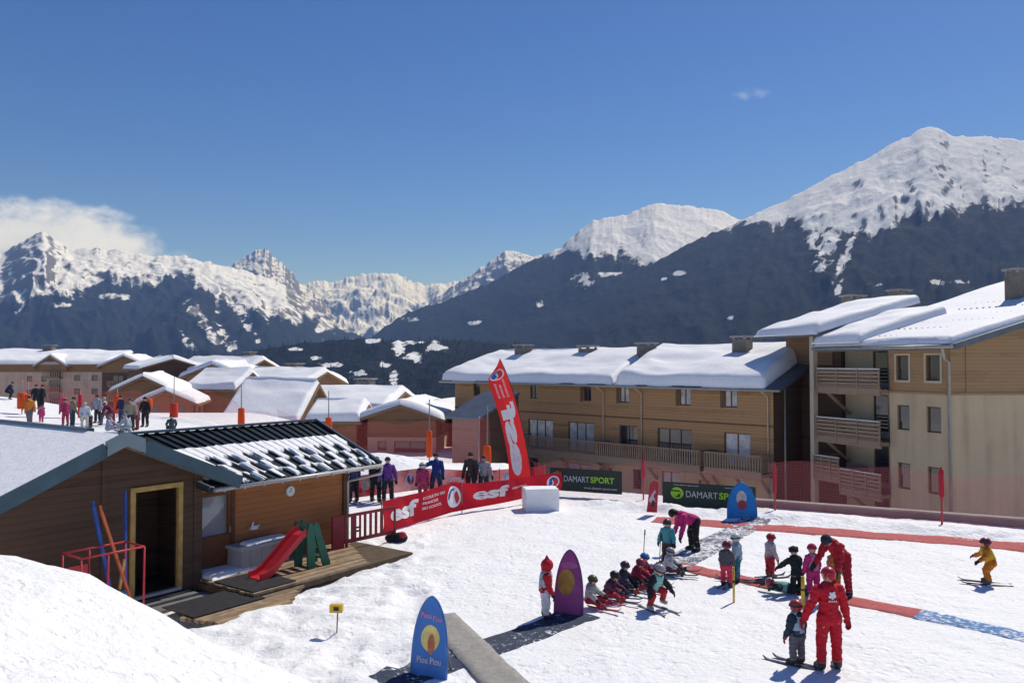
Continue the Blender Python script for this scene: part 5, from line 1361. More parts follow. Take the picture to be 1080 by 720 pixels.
# ------------------------------------------------------------------ orange-red safety nets and their padded poles
def net_mat(name, col, alpha, cell):
    m, nt, b, out = new_mat(name)
    b.inputs['Base Color'].default_value = (*col, 1); b.inputs['Roughness'].default_value = 0.7
    tl = nt.nodes.new('ShaderNodeBsdfTranslucent'); tl.inputs[0].default_value = (*col, 1)
    m1 = nt.nodes.new('ShaderNodeMixShader'); m1.inputs[0].default_value = 0.4
    nt.links.new(b.outputs[0], m1.inputs[1]); nt.links.new(tl.outputs[0], m1.inputs[2])
    uv = nt.nodes.new('ShaderNodeAttribute'); uv.attribute_name = 'weave'; uv.attribute_type = 'GEOMETRY'
    sp = nt.nodes.new('ShaderNodeSeparateXYZ'); nt.links.new(uv.outputs['Vector'], sp.inputs[0])
    hs = []
    for k in (0, 1):
        d = N(nt, 'ShaderNodeMath', operation='DIVIDE'); nt.links.new(sp.outputs[k], d.inputs[0]); d.inputs[1].default_value = cell
        f = N(nt, 'ShaderNodeMath', operation='FRACT'); nt.links.new(d.outputs[0], f.inputs[0])
        l = N(nt, 'ShaderNodeMath', operation='LESS_THAN'); nt.links.new(f.outputs[0], l.inputs[0]); l.inputs[1].default_value = 1 - math.sqrt(1 - alpha)
        hs.append(l)
    mx = N(nt, 'ShaderNodeMath', operation='MAXIMUM'); nt.links.new(hs[0].outputs[0], mx.inputs[0]); nt.links.new(hs[1].outputs[0], mx.inputs[1])
    t = nt.nodes.new('ShaderNodeBsdfTransparent')
    m2 = nt.nodes.new('ShaderNodeMixShader'); nt.links.new(mx.outputs[0], m2.inputs[0]); nt.links.new(t.outputs[0], m2.inputs[1]); nt.links.new(m1.outputs[0], m2.inputs[2])
    nt.links.new(m2.outputs[0], out.inputs[0])
    return m
NET = net_mat('orange_red_net', (0.50, 0.085, 0.075), 0.17, 0.05)
NET_P = net_mat('faded_pink_net', (0.42, 0.12, 0.13), 0.19, 0.05)
def net(label, pts, z0, z1, mat, seed, group):
    """net hung along pts (x, y): z0/z1 above the snow"""
    L_ = [0]
    for a, b in zip(pts, pts[1:]): L_.append(L_[-1] + math.hypot(b[0] - a[0], b[1] - a[1]))
    n = max(12, int(L_[-1] / 0.5)); s = np.linspace(0, L_[-1], n)
    x = np.interp(s, L_, [p[0] for p in pts]); y = np.interp(s, L_, [p[1] for p in pts])
    v = np.linspace(0, 1, 6)
    sag = 0.10 * np.sin(s * 1.9 + seed) + 0.07 * np.sin(s * 0.83 + seed)
    base = ground_z(x, y) if z0 is not None else np.zeros(n)
    lo, hi = (base + z0, base + z1) if not isinstance(z1, tuple) else (np.full(n, z0), np.interp(s, [0, L_[-1]], z1))
    P = np.zeros((n, 6, 3))
    P[..., 0] = x[:, None] + 0.05 * np.sin(v * 3 + s[:, None]); P[..., 1] = y[:, None] + 0.08 * np.sin(s[:, None] * 1.3 + v * 2)
    P[..., 2] = lo[:, None] * (1 - v) + (hi + sag)[:, None] * v
    o = grid_mesh('safety_net', P, None, mat)
    at_ = o.data.attributes.new('weave', 'FLOAT_VECTOR', 'POINT')
    W = np.zeros((n, 6, 3)); W[..., 0] = s[:, None]; W[..., 1] = v * float(np.mean(hi - lo))
    at_.data.foreach_set('vector', W.astype(np.float32).ravel())
    return tag(o, label, 'net', group)
xy = lambda px, Y: ((px - 540) / 840 * Y, Y)
NG = 'safety nets round the beginners area'
net('red safety net stretched in front of the pinkish blocks by the high skiers', [xy(22, 60), xy(75, 61), xy(130, 60), xy(180, 55)], 0.1, 1.6, NET, 1.0, NG)
net('red safety net hung before the russet chalet walls', [xy(180, 55), xy(255, 47), xy(292, 46)], 0.05, 1.9, NET, 2.0, NG)
net('red safety net hung before the broad snow-roofed house', [xy(292, 46), xy(347, 45.5), xy(452, 44), xy(516, 43)], 0.05, 2.35, NET, 3.0, NG)
fl = lambda x: (x, 31.9 - 0.49 * (x - 1.5) + 0.55)
net('pinkish safety net from the flag to the tall red pole behind the banners', [(0.9, 33.5), fl(2.0), fl(4.9), fl(6.5)], 0.0, 1.35, NET_P, 4.0, NG)
net('pinkish safety net behind the dark banner and blue arched board', [fl(6.5), fl(9.2)], 0.0, 1.35, NET_P, 5.0, NG)
net('pinkish safety net in front of the cream rendered block', [fl(9.2), fl(13.6), fl(19)], 0.1, 1.75, NET_P, 6.0, NG)
ORG = cloth('orange_pad', (0.78, 0.10, 0.02), 0.15); RPOLE = paint('red_pole', (0.50, 0.03, 0.05), 0.45); GPOLE = paint('grey_pole', (0.25, 0.22, 0.21), 0.5)
RPAD = cloth('red_pad', (0.58, 0.03, 0.05), 0.15)
def padded_pole(label, px, Y, y_top, y_p0, y_p1, w, pad, pole, y_bot=None, lean=0.0, group='padded net poles'):
    p = at(px, 383, Y); zt = at(px, y_top, Y).z; z0 = gz(p.x, p.y)
    if y_bot is not None: z0 = min(z0, at(px, y_bot, Y).z)
    t = thing('padded_pole', label, 'pole', (p.x, p.y, z0), 0, group)
    m = MB(); m.tube([(p.x, p.y, z0 - 0.3), (p.x + lean, p.y, zt)], [0.035, 0.028]); m.build('pole', pole, t)
    za, zb_ = at(px, y_p0, Y).z, at(px, y_p1, Y).z
    k = w / 840 * Y / 2
    m = MB(); m.tube([(p.x, p.y, zb_), (p.x, p.y, zb_ + 0.06), (p.x + lean * 0.5, p.y, (za + zb_) / 2), (p.x + lean, p.y, za - 0.06), (p.x + lean, p.y, za)], [k * 0.85, k, k * 1.04, k * 0.96, k * 0.8], 12); m.build('pad', pad, t)
    return t
padded_pole('orange padded net pole close to the highest skiers', 24, 52, 400, 414, 431, 9, ORG, GPOLE)
padded_pole('second orange padded pole leaning against the high net corner', 30, 51, 402, 416, 436, 6, ORG, GPOLE)
padded_pole('slim red padded pole in front of the pinkish block', 85, 53, 412, 416, 440, 4, RPAD, RPOLE)
padded_pole('pink padded pole behind the child in pink', 67, 52.5, 414, 419, 434, 7, cloth('pink_pad', (0.62, 0.09, 0.16), 0.15), RPOLE)
padded_pole('orange padded pole among the crowd of skiers', 124, 54, 410, 417, 436, 7, ORG, GPOLE)
padded_pole('orange padded pole under the small chalet gable', 157, 53, 416, 420, 432, 8, ORG, GPOLE)
padded_pole('orange-red padded pole with tall grey mast at the russet chalet', 184, 54, 397, 425, 451, 8, cloth('orange_red_pad', (0.70, 0.06, 0.03), 0.15), GPOLE)
padded_pole('orange padded pole before the narrow brown house', 255, 47, 406, 430, 452, 7, ORG, GPOLE)
padded_pole('orange padded pole rising over the hut roof ridge', 347, 45.4, 412, 440, 456, 7, ORG, GPOLE)
padded_pole('orange padded pole behind the skier in the blue jacket', 453, 40, 421, 454, 482, 6, ORG, GPOLE)
padded_pole('orange padded pole beside the leaning feather flag', 514, 38.5, 428, 470, 490, 8, ORG, GPOLE)
padded_pole('tall red net pole between the two dark banners', 678, 31.0, 476, 486, 504, 4, RPAD, RPOLE)
padded_pole('tall red net pole beside the blue arched board', 816, 28.9, 487, 492, 520, 4, RPAD, RPOLE)
padded_pole('tall red net pole before the cream rendered wall', 991, 26.4, 492, 495, 524, 5, RPAD, RPOLE)
# low grey wall behind the heap of cleared snow
m = MB(); q0, q1 = fl(8.6), fl(26)
WFm = Frame((q0[0], q0[1] + 0.9, 0), (q1[0] - q0[0], q1[1] - q0[1]))
lw = (Vector(q1) - Vector(q0)).length
kw = thing('low_wall', 'low grey concrete wall behind the heap of cleared snow', 'wall', WFm(0, 0, 0))
m.box(WFm, 0, lw, -0.25, 0.0, -0.6, 0.22); m.build('wall', paint('grey_concrete', (0.22, 0.20, 0.18), 0.9, 0.25, 1.5, bumpy=0.3), kw)
m = MB(); m.box(WFm, -0.05, lw, -0.29, 0.04, 0.222, 0.27); m.build('coping', paint('pale_coping', (0.33, 0.31, 0.29), 0.9, 0.2, 2), kw)

# ------------------------------------------------------------------ arched boards
def arch_board(label, base, w, h, yaw, mat, rim, yellow, tip=0.0, lines=()):
    t = thing('arched_board', label, 'sign board', base, 0, 'arched boards on the nursery slope')
    Fb = Frame((base.x, base.y, base.z), (math.cos(yaw), math.sin(yaw)))
    out = []
    n_ = 26
    for k in range(n_ + 1):
        v = 1 - (1 - k / n_) ** 1.8
        out.append((w / 2 * max(0.0, 1 - v ** 2.9) ** 0.62, v * h))
    pts = out + [(-x, z) for x, z in reversed(out[:-1])]
    lean = lambda z: -0.10 * z
    m = MB(); m.prism([Fb(x, lean(z) , z) for x, z in pts], -Fb.n * 0.05, 0); m.build('board', mat, t)
    e = MB(); e.tube([Fb(x, lean(z) - 0.025, z) for x, z in pts], 0.03, 8); e.build('padded_edge', rim, t)
    fn_ = lambda x, y, o: Fb(x, lean(y) + o, y)
    for (nm, cx, cy, rx, ry, mt, lf) in yellow:
        m = MB(); patch(m, fn_, [(cx * w + rx * w * math.cos(a) * (1 + 0.06 * math.sin(2 * a + 1)), cy * h + ry * h * math.sin(a)) for a in np.linspace(0, 2 * math.pi, 30)[:-1]], lf); m.build(nm, mt, t)
    for (s, x0, y0, ww, hh, mt) in lines:
        put_text('lettering', s, mt, t, fn_, x0 * w, y0 * h, ww * w, hh * h, 0.015, 0.006)
    for sgn in (-1, 1):
        m = MB(); m.bar(Fb(sgn * w * 0.32, -0.17, 0.6 * h), Fb(sgn * w * 0.32, -0.45, 0.0), 0.03); m.build('prop', GPOLE, t)
    return t
BB = paint('blue_board', (0.035, 0.16, 0.50), 0.45, 0.12, 3); BB2 = paint('bright_blue_board', (0.01, 0.22, 0.56), 0.45, 0.15, 2.5)
PB = paint('purple_board', (0.26, 0.05, 0.20), 0.5, 0.3, 3)
YL = paint('pale_yellow_print', (0.66, 0.56, 0.20), 0.6, 0.25, 5); OR2 = paint('rust_print', (0.45, 0.14, 0.06), 0.6, 0.3, 8); PKP = paint('pink_print', (0.62, 0.22, 0.36), 0.6)
MUST = paint('mustard_print', (0.34, 0.20, 0.045), 0.6, 0.4, 5); PALE = paint('pale_print', (0.55, 0.52, 0.52), 0.6, 0.3, 9); CRIM = paint('crimson_print', (0.36, 0.06, 0.08), 0.6, 0.3, 9)
g_ = gnd(451, 714); arch_board('blue arched board nearest the grey strip, with yellow oval and lettering', Vector((g_.x, g_.y, 0)), 0.66, 1.30, R(-24), BB, paint('blue_edge', (0.05, 0.17, 0.45), 0.4), [('oval', 0.02, 0.49, 0.26, 0.17, YL, 0.004), ('oval_spot', 0.06, 0.42, 0.10, 0.13, OR2, 0.008)],
                               lines=(('Piou', -0.27, 0.74, 0.30, 0.07, PKP), ('Piou', 0.08, 0.71, 0.26, 0.07, PKP), ('Piou Piou', -0.34, 0.17, 0.70, 0.085, PALE)))
g_ = gnd(599, 650); arch_board('purple arched board with mustard disc beside the child in the pointed hood', Vector((g_.x, g_.y, 0)), 0.60, 1.34, R(-22), PB, paint('purple_edge', (0.16, 0.035, 0.17), 0.45), [('disc', -0.10, 0.52, 0.30, 0.20, MUST, 0.004), ('haze_band', 0.0, 0.78, 0.30, 0.05, paint('mauve_print', (0.36, 0.10, 0.28), 0.6, 0.3, 6), 0.004)])
g_ = gnd(783, 549); arch_board('bright blue arched board at the head of the red strip', Vector((g_.x, g_.y, 0)), 0.95, 1.25, R(-8), BB2, paint('bright_blue_edge', (0.012, 0.20, 0.50), 0.45), [('pale_blot', -0.02, 0.60, 0.17, 0.20, PALE, 0.004), ('crimson_blot', 0.0, 0.42, 0.16, 0.13, CRIM, 0.007)],
                               lines=(('Piou Piou', -0.25, 0.13, 0.5, 0.06, paint('dull_blue_print', (0.10, 0.34, 0.55), 0.6)),))
# small red sign board at the start of the red strip
g_ = gnd(688, 543); rs = thing('sign_board', 'narrow red sign board with a pale printed figure shape near the tall red pole', 'sign board', (g_.x, g_.y, 0))
SF = Frame((g_.x, g_.y, 0), (0.95, -0.3))
m = MB(); m.prism([SF(-0.20, 0, 0.1), SF(0.16, 0, 0.1), SF(0.22, 0, 1.15), SF(0.06, 0, 1.22), SF(-0.08, 0, 1.1)], -SF.n * 0.04); m.build('board', paint('red_board', (0.45, 0.03, 0.05), 0.5, 0.2, 4), rs)
fs = lambda x, y, o: SF(x, o, y)
m = MB(); patch(m, fs, [(-0.14, 0.5), (0.0, 0.75), (0.1, 0.9), (0.12, 0.8), (0.04, 0.68), (0.14, 0.45), (0.02, 0.52), (-0.05, 0.42)], 0.004); m.build('pale_print', PALE, rs)
m = MB(); patch(m, fs, [(-0.02, 0.3), (0.08, 0.3), (0.07, 0.52), (0.0, 0.5)], 0.006); m.build('dark_print', paint('dark_print', (0.03, 0.045, 0.035), 0.6), rs)

# ------------------------------------------------------------------ strips lying on the snow
def strip_mat(name, col, cover):
    """woven mat, partly dusted with snow"""
    m, nt, b, out = new_mat(name)
    n = noise_tex(nt, 9.0, 6, coords(nt), 0.75); n2 = noise_tex(nt, 0.9, 3, coords(nt))
    a = N(nt, 'ShaderNodeMath', operation='MULTIPLY_ADD'); nt.links.new(n2.outputs[0], a.inputs[0]); a.inputs[1].default_value = 0.35; nt.links.new(n.outputs[0], a.inputs[2])
    f = ramp(nt, a.outputs[0], [(cover, (0, 0, 0)), (cover + 0.10, (1, 1, 1))])
    base = ramp(nt, n.outputs[0], [(0.3, [x * 0.8 for x in col]), (0.7, [min(1, x * 1.25) for x in col])])
    c = mixc(nt, f.outputs[0], base.outputs[0], (0.80, 0.81, 0.83))
    nt.links.new(c, b.inputs['Base Color']); b.inputs['Roughness'].default_value = 0.85; b.inputs['Specular IOR Level'].default_value = 0.1
    bump(nt, b, a.outputs[0], 0.4, 0.04)
    return m
def strip(name, label, cat, p0, p1, w, mat, h=0.018, group=None, seed=1, off=0.0, ragged=0.04):
    p0, p1 = Vector((p0[0], p0[1], 0)), Vector((p1[0], p1[1], 0)); d = (p1 - p0); L_ = d.length; d.normalize(); n_ = Vector((-d.y, d.x, 0))
    k = max(20, int(L_ / 0.12)); s = np.linspace(0, L_, k)
    rows = []
    for j, v in enumerate((-0.5, -0.46, -0.25, 0, 0.25, 0.46, 0.5)):
        e = ragged * fbm(s * 1.6, s * 0 + v * 5, seed, 4) * (1 if abs(v) > 0.4 else 0)
        x = p0.x + d.x * s + n_.x * (v * w + e); y = p0.y + d.y * s + n_.y * (v * w + e)
        z = ground_z(x, y) + (h if abs(v) < 0.5 else -0.02) + 0.012 * fbm(s * 2, s * 0 + v * 3, seed + 3, 3) + off
        rows.append(np.stack([x, y, z], -1))
    o = grid_mesh(name, np.stack(rows, 0), None, mat)
    return tag(o, label, cat, group)
REDS = strip_mat('red_strip', (0.43, 0.12, 0.115), 0.80)
BLUS = strip_mat('blue_strip', (0.12, 0.24, 0.44), 0.66)
FMAT = strip_mat('grey_blue_rubber_mat', (0.13, 0.145, 0.19), 0.64)
DMAT = strip_mat('shaded_rubber_mat', (0.055, 0.068, 0.10), 0.76)  # near mat: shadow lying on it is mixed into the navy colour
GMAT = strip_mat('grey_carpet', (0.30, 0.285, 0.265), 0.90)
e0, e1 = gnd(690, 548), gnd(1090, 578)
strip('ground_strip', 'long red strip laid on the snow below the fence and blue arched board', 'strip', e0, e0 + (e1 - e0) * 1.12, 1.1, REDS, group='coloured strips on the snow', seed=3)
f0, f1, f2 = gnd(700, 594), gnd(968, 648), gnd(1110, 678)
strip('ground_strip', 'red strip laid on the snow across the row of waiting children', 'strip', f0, f1, 0.72, REDS, group='coloured strips on the snow', seed=5)
strip('ground_strip', 'blue and white end piece continuing the red strip', 'strip', f1, f2, 0.72, BLUS, group='coloured strips on the snow', seed=6)
h0, h1 = gnd(616, 648), gnd(404, 722)
strip('rubber_mat', 'dark snow-flecked mat running from the purple board under the grey strip', 'mat', h0, h1, 0.85, DMAT, 0.02, group='dark mats on the snow', seed=8)
h0, h1 = gnd(798, 549), gnd(692, 606)
strip('rubber_mat', 'dark snow-flecked mat running from the bright blue board to the red strip', 'mat', h0, h1, 1.0, FMAT, 0.02, group='dark mats on the snow', seed=9)
i0, i1 = gnd(462, 652), gnd(560, 748)
strip('carpet_strip', 'smooth grey carpet strip crossing the dark mat by the blue board', 'strip', i0, i1, 0.80, GMAT, 0.05, seed=12, ragged=0.01)

# ------------------------------------------------------------------ small markers
YPL = paint('yellow_marker', (0.62, 0.42, 0.03), 0.45)
for lbl, px, y0, y1, w_ in (('slim yellow stake behind the child in teal trousers', 774, 635, 598, 0.05), ('yellow stake next to the child with navy jacket', 847, 641, 608, 0.085)):
    p = on_ground(px, y0); h = (y0 - y1) / 840 * p.y
    t = thing('marker_stake', lbl, 'stake', p, 0, 'yellow stakes on the slope')
    m = MB(); m.tube([p - ZV * 0.15, p + ZV * h * 0.5, p + ZV * h], [w_ / 2, w_ / 2, w_ / 2.2], 10); m.build('shaft', YPL, t)
    m = MB(); m.tube([p + ZV * (h * 0.55), p + ZV * (h * 0.62)], [w_ / 2 + 0.004] * 2, 10); m.build('band', paint('dark_band', (0.06, 0.05, 0.03), 0.5), t)
p = on_ground(355, 667)
t = thing('snow_gauge', 'small stake with a yellow and black head stuck in churned snow near the deck', 'stake', p)
m = MB(); m.tube([p - ZV * 0.1, p + Vector((0.02, 0, 0.42))], 0.014); m.build('shaft', GPOLE, t)
c_ = p + Vector((0.0, 0, 0.48))
m = MB(); m.hexa([c_ + Vector((x, y, z)) for z in (-0.075, 0.075) for x, y in ((-0.13, -0.06), (0.12, -0.06), (0.12, 0.06), (-0.13, 0.06))]); m.build('head', YPL, t)
m = MB(); m.hexa([c_ + Vector((x, y, z)) for z in (-0.035, 0.04) for x, y in ((-0.05, -0.066), (0.05, -0.066), (0.05, 0.066), (-0.05, 0.066))]); m.build('lens', paint('dark_lens', (0.02, 0.02, 0.02), 0.3), t)
# ------------------------------------------------------------------ people: one continuous body each, clothing and kit as parts
SKIN = paint('skin', (0.55, 0.33, 0.24), 0.55, 0.1, 8)
BLACK = cloth('black_fabric', (0.018, 0.018, 0.022))
BOOT_G = paint('grey_boot', (0.10, 0.10, 0.11), 0.4); BOOT_R = paint('red_boot', (0.38, 0.03, 0.04), 0.4); BOOT_D = paint('dark_boot', (0.03, 0.03, 0.035), 0.4); BOOT_W = paint('pale_boot', (0.42, 0.46, 0.42), 0.4)
SKI_D = paint('dark_ski', (0.04, 0.045, 0.06), 0.3); SKI_R = paint('red_ski', (0.34, 0.04, 0.05), 0.3); SKI_B = paint('blue_grey_ski', (0.10, 0.14, 0.2), 0.3)
LENS = paint('goggle_lens', (0.03, 0.03, 0.04), 0.1, 0.1, 3, 0.0, 0.8)
def dirv(p, ab, side):
    p, ab = R(p), R(ab)
    return Vector((side * math.sin(ab), math.sin(p) * math.cos(ab), -math.cos(p) * math.cos(ab)))
POSES = {
 'stand': dict(lean=4, head=8, aL=(8, 14, 22, 6), aR=(8, 14, 22, 6), lL=(3, 6, -3), lR=(3, 6, -3)),
 'relax': dict(lean=2, head=4, aL=(4, 20, 18, 12), aR=(2, 22, 14, 14), lL=(3, 6, -2), lR=(0, 6, -4)),
 'ski':   dict(lean=22, head=0, aL=(30, 38, 62, 30), aR=(30, 38, 62, 30), lL=(32, 12, -14), lR=(32, 12, -14)),
 'bend':  dict(lean=72, head=70, aL=(8, 8, 14, 2), aR=(4, 8, 20, 4), lL=(6, 8, -8), lR=(12, 8, -10)),
 'stoop': dict(lean=48, head=60, aL=(20, 14, 34, 6), aR=(26, 10, 44, 4), lL=(6, 8, -6), lR=(4, 8, -8)),
 'sit':   dict(lean=8, head=14, aL=(40, 18, 70, 0), aR=(34, 18, 64, 0), lL=(98, 12, 70), lR=(92, 14, 62)),
 'sitlean': dict(lean=24, head=26, aL=(50, 22, 64, 0), aR=(56, 16, 70, 0), lL=(104, 16, 52), lR=(96, 10, 60)),
 'squat': dict(lean=34, head=22, aL=(20, 32, 30, 24), aR=(20, 40, 40, 30), lL=(82, 18, -26), lR=(60, 20, -22)),
 'lie':   dict(lean=84, head=60, aL=(120, 40, 80, 30), aR=(110, 40, 60, 30), lL=(-86, 8, -88), lR=(-88, 10, -86)),
 'reach': dict(lean=16, head=10, aL=(30, 62, 30, 50), aR=(10, 14, 20, 6), lL=(6, 8, -4), lR=(3, 8, -5)),
 'walk':  dict(lean=8, head=4, aL=(-18, 12, 6, 8), aR=(26, 12, 50, 4), lL=(24, 4, 4), lR=(-14, 4, -30)),
 'lead':  dict(lean=5, head=12, aL=(4, 24, 10, 20), aR=(2, 20, 8, 16), lL=(2, 5, -3), lR=(4, 5, -2)),
}
def skeleton(H_, kid, pose):
    """joint places and thick limbs; x right, y forward, z up (pelvis at the origin)"""
    hd = H_ * (0.092 if kid else 0.067)                          # half a head
    tor = H_ * (0.285 if kid else 0.29); thigh = H_ * (0.205 if kid else 0.235); shin = H_ * (0.20 if kid else 0.235)
    ua, fa = H_ * (0.155 if kid else 0.165), H_ * (0.135 if kid else 0.145)
    sw = H_ * (0.105 if kid else 0.112); hw = H_ * 0.058; g = 1.12 if kid else 1.0
    P = POSES[pose] if isinstance(pose, str) else pose
    ln = R(P['lean']); t = Vector((0, math.sin(ln), math.cos(ln)))
    J = {'pel': Vector((0, 0, 0))}
    J['che'] = t * tor; J['mid'] = t * tor * 0.5
    hl = R(P['head']); hdv = Vector((math.sin(R(P.get('turn', 0))) * 0.25, math.sin(hl), math.cos(hl))).normalized()
    J['neck'] = J['che'] + hdv * H_ * 0.035; J['head'] = J['che'] + hdv * (H_ * 0.05 + hd * 1.02)
    J['hdv'] = hdv
    caps = [('torso', J['pel'] + t * tor * 0.18, J['mid'], H_ * 0.082 * g, H_ * 0.086 * g), ('torso', J['mid'], J['che'] - t * H_ * 0.02, H_ * 0.086 * g, H_ * 0.080 * g),
            ('hips', J['pel'] + Vector((-hw * 0.7, 0, 0)), J['pel'] + Vector((hw * 0.7, 0, 0)), H_ * 0.078 * g, H_ * 0.078 * g), ('head', J['che'], J['head'], H_ * 0.036, H_ * 0.036)]
    for s, k in ((-1, 'L'), (1, 'R')):
        sh = J['che'] + Vector((s * sw, 0, 0)) - t * H_ * 0.03
        p1, a1, p2, a2 = P['a' + k]
        el = sh + dirv(p1, a1, s) * ua; wr = el + dirv(p2, a2, s) * fa
        ha = wr + (wr - el).normalized() * H_ * 0.045
        hp = J['pel'] + Vector((s * hw, 0, 0)); p1, a1, p2 = P['l' + k]
        kn = hp + dirv(p1, a1, s) * thigh; an = kn + dirv(p2, a1 * 0.3, s) * shin
        fdir = Vector((s * 0.08, 1, 0)) if P['lean'] < 80 else Vector((0, -0.3, -1))
        if 'sit' in str(pose): fdir = Vector((s * 0.15, 0.45, 0.9))
        fdir = fdir.normalized()
        toe = an + fdir * H_ * 0.088 + Vector((0, 0, -H_ * 0.022))
        for nm, v in (('sh', sh), ('el', el), ('wr', wr), ('ha', ha), ('hp', hp), ('kn', kn), ('an', an), ('toe', toe)): J[nm + k] = v
        J['fd' + k] = fdir
        caps += [('uarm', J['che'] - t * H_ * 0.045 + Vector((s * sw * 0.4, 0, 0)), sh, H_ * 0.058 * g, H_ * 0.050 * g), ('uarm', sh, el, H_ * 0.047 * g, H_ * 0.038 * g), ('farm', el, wr, H_ * 0.037 * g, H_ * 0.027 * g), ('hand', wr, ha, H_ * 0.022, H_ * 0.022),
                 ('thigh', hp, kn, H_ * 0.064 * g, H_ * 0.049 * g), ('shin', kn, an + (kn - an) * 0.2, H_ * 0.046 * g, H_ * 0.043 * g), ('boot', an + (kn - an) * 0.35, an, H_ * 0.043 * g, H_ * 0.040 * g), ('boot', an - Vector((0, 0, H_ * 0.008)), toe, H_ * 0.036 * g, H_ * 0.030 * g)]
    return J, caps, hd, t
def remeshed(mb, voxel):
    me = bpy.data.meshes.new('tmp'); me.from_pydata(mb.v, [], mb.f)
    o = bpy.data.objects.new('tmp', me); COL.objects.link(o)
    md = o.modifiers.new('r', 'REMESH'); md.mode = 'VOXEL'; md.voxel_size = voxel
    sm = o.modifiers.new('s', 'SMOOTH'); sm.factor = 0.5; sm.iterations = 5
    bpy.context.view_layer.update()
    out = bpy.data.meshes.new_from_object(o.evaluated_get(bpy.context.evaluated_depsgraph_get()))
    bpy.data.objects.remove(o); bpy.data.meshes.remove(me)
    return out
def shell(name, co, nr, faces, lab, keep, off, mat, parent, wr=0.0, seed=0, cond=None):
    ok = np.isin(lab, keep)
    if cond is not None: ok = ok & cond
    fk = [f for f in faces if all(ok[i] for i in f)]
    if not fk: return None
    used = sorted({i for f in fk for i in f}); mp = {i: k for k, i in enumerate(used)}
    u = np.array(used)
    d = off + wr * fbm(co[u, 0] * 22 + co[u, 1] * 9, co[u, 2] * 26, seed, 3)
    v = co[u] + nr[u] * d[:, None]
    me = bpy.data.meshes.new(name); me.from_pydata(v.tolist(), [], [tuple(mp[i] for i in f) for f in fk]); smooth(me)
    return link_mesh(name, me, parent, [mat])
LABS = ['torso', 'hips', 'uarm', 'farm', 'hand', 'thigh', 'shin', 'boot', 'head']
def glove(parent, J, k, s, H_, mat):
    wr, ha = J['wr' + k], J['ha' + k]; d = (ha - wr).normalized()
    x = d.cross(Vector((0, 0, 1)));  x = Vector((1, 0, 0)) if x.length < 0.2 else x.normalized()
    y = x.cross(d).normalized(); q = H_ * (0.0125 if H_ > 1.45 else 0.0145)
    m = MB(); m.capsule(wr - d * q * 0.6, ha - d * q * 0.4, q * 1.9, q * 2.3, 10)
    for i in range(4):
        b = ha + x * (i - 1.5) * q * 1.25 + d * q * 0.8
        L1 = q * (2.2, 2.7, 2.6, 2.0)[i]
        mid = b + (d * 0.92 + y * -0.2).normalized() * L1; tip = mid + (d * 0.7 - y * 0.7).normalized() * L1 * 0.8
        m.capsule(b, mid, q * 0.85, q * 0.78, 7); m.capsule(mid, tip, q * 0.78, q * 0.6, 7)
    b = wr - x * s * q * 1.6 + d * q * 1.2; mid = b + (d * 0.7 - x * s * 0.8).normalized() * q * 2.4
    m.capsule(b, mid, q * 0.95, q * 0.85, 7); m.capsule(mid, mid + (d * 0.95 - x * s * 0.1).normalized() * q * 1.8, q * 0.85, q * 0.65, 7)
    return m.build_local('glove', mat, parent)
def build_local(self, name, mat, parent):
    me = bpy.data.meshes.new(name); me.from_pydata(self.v, [], self.f)
    me.materials.append(mat); me.polygons.foreach_set('use_smooth', self.sm); me.update()
    o = bpy.data.objects.new(name, me); COL.objects.link(o); o.parent = parent
    return o
MB.build_local = build_local
_pc = [0]
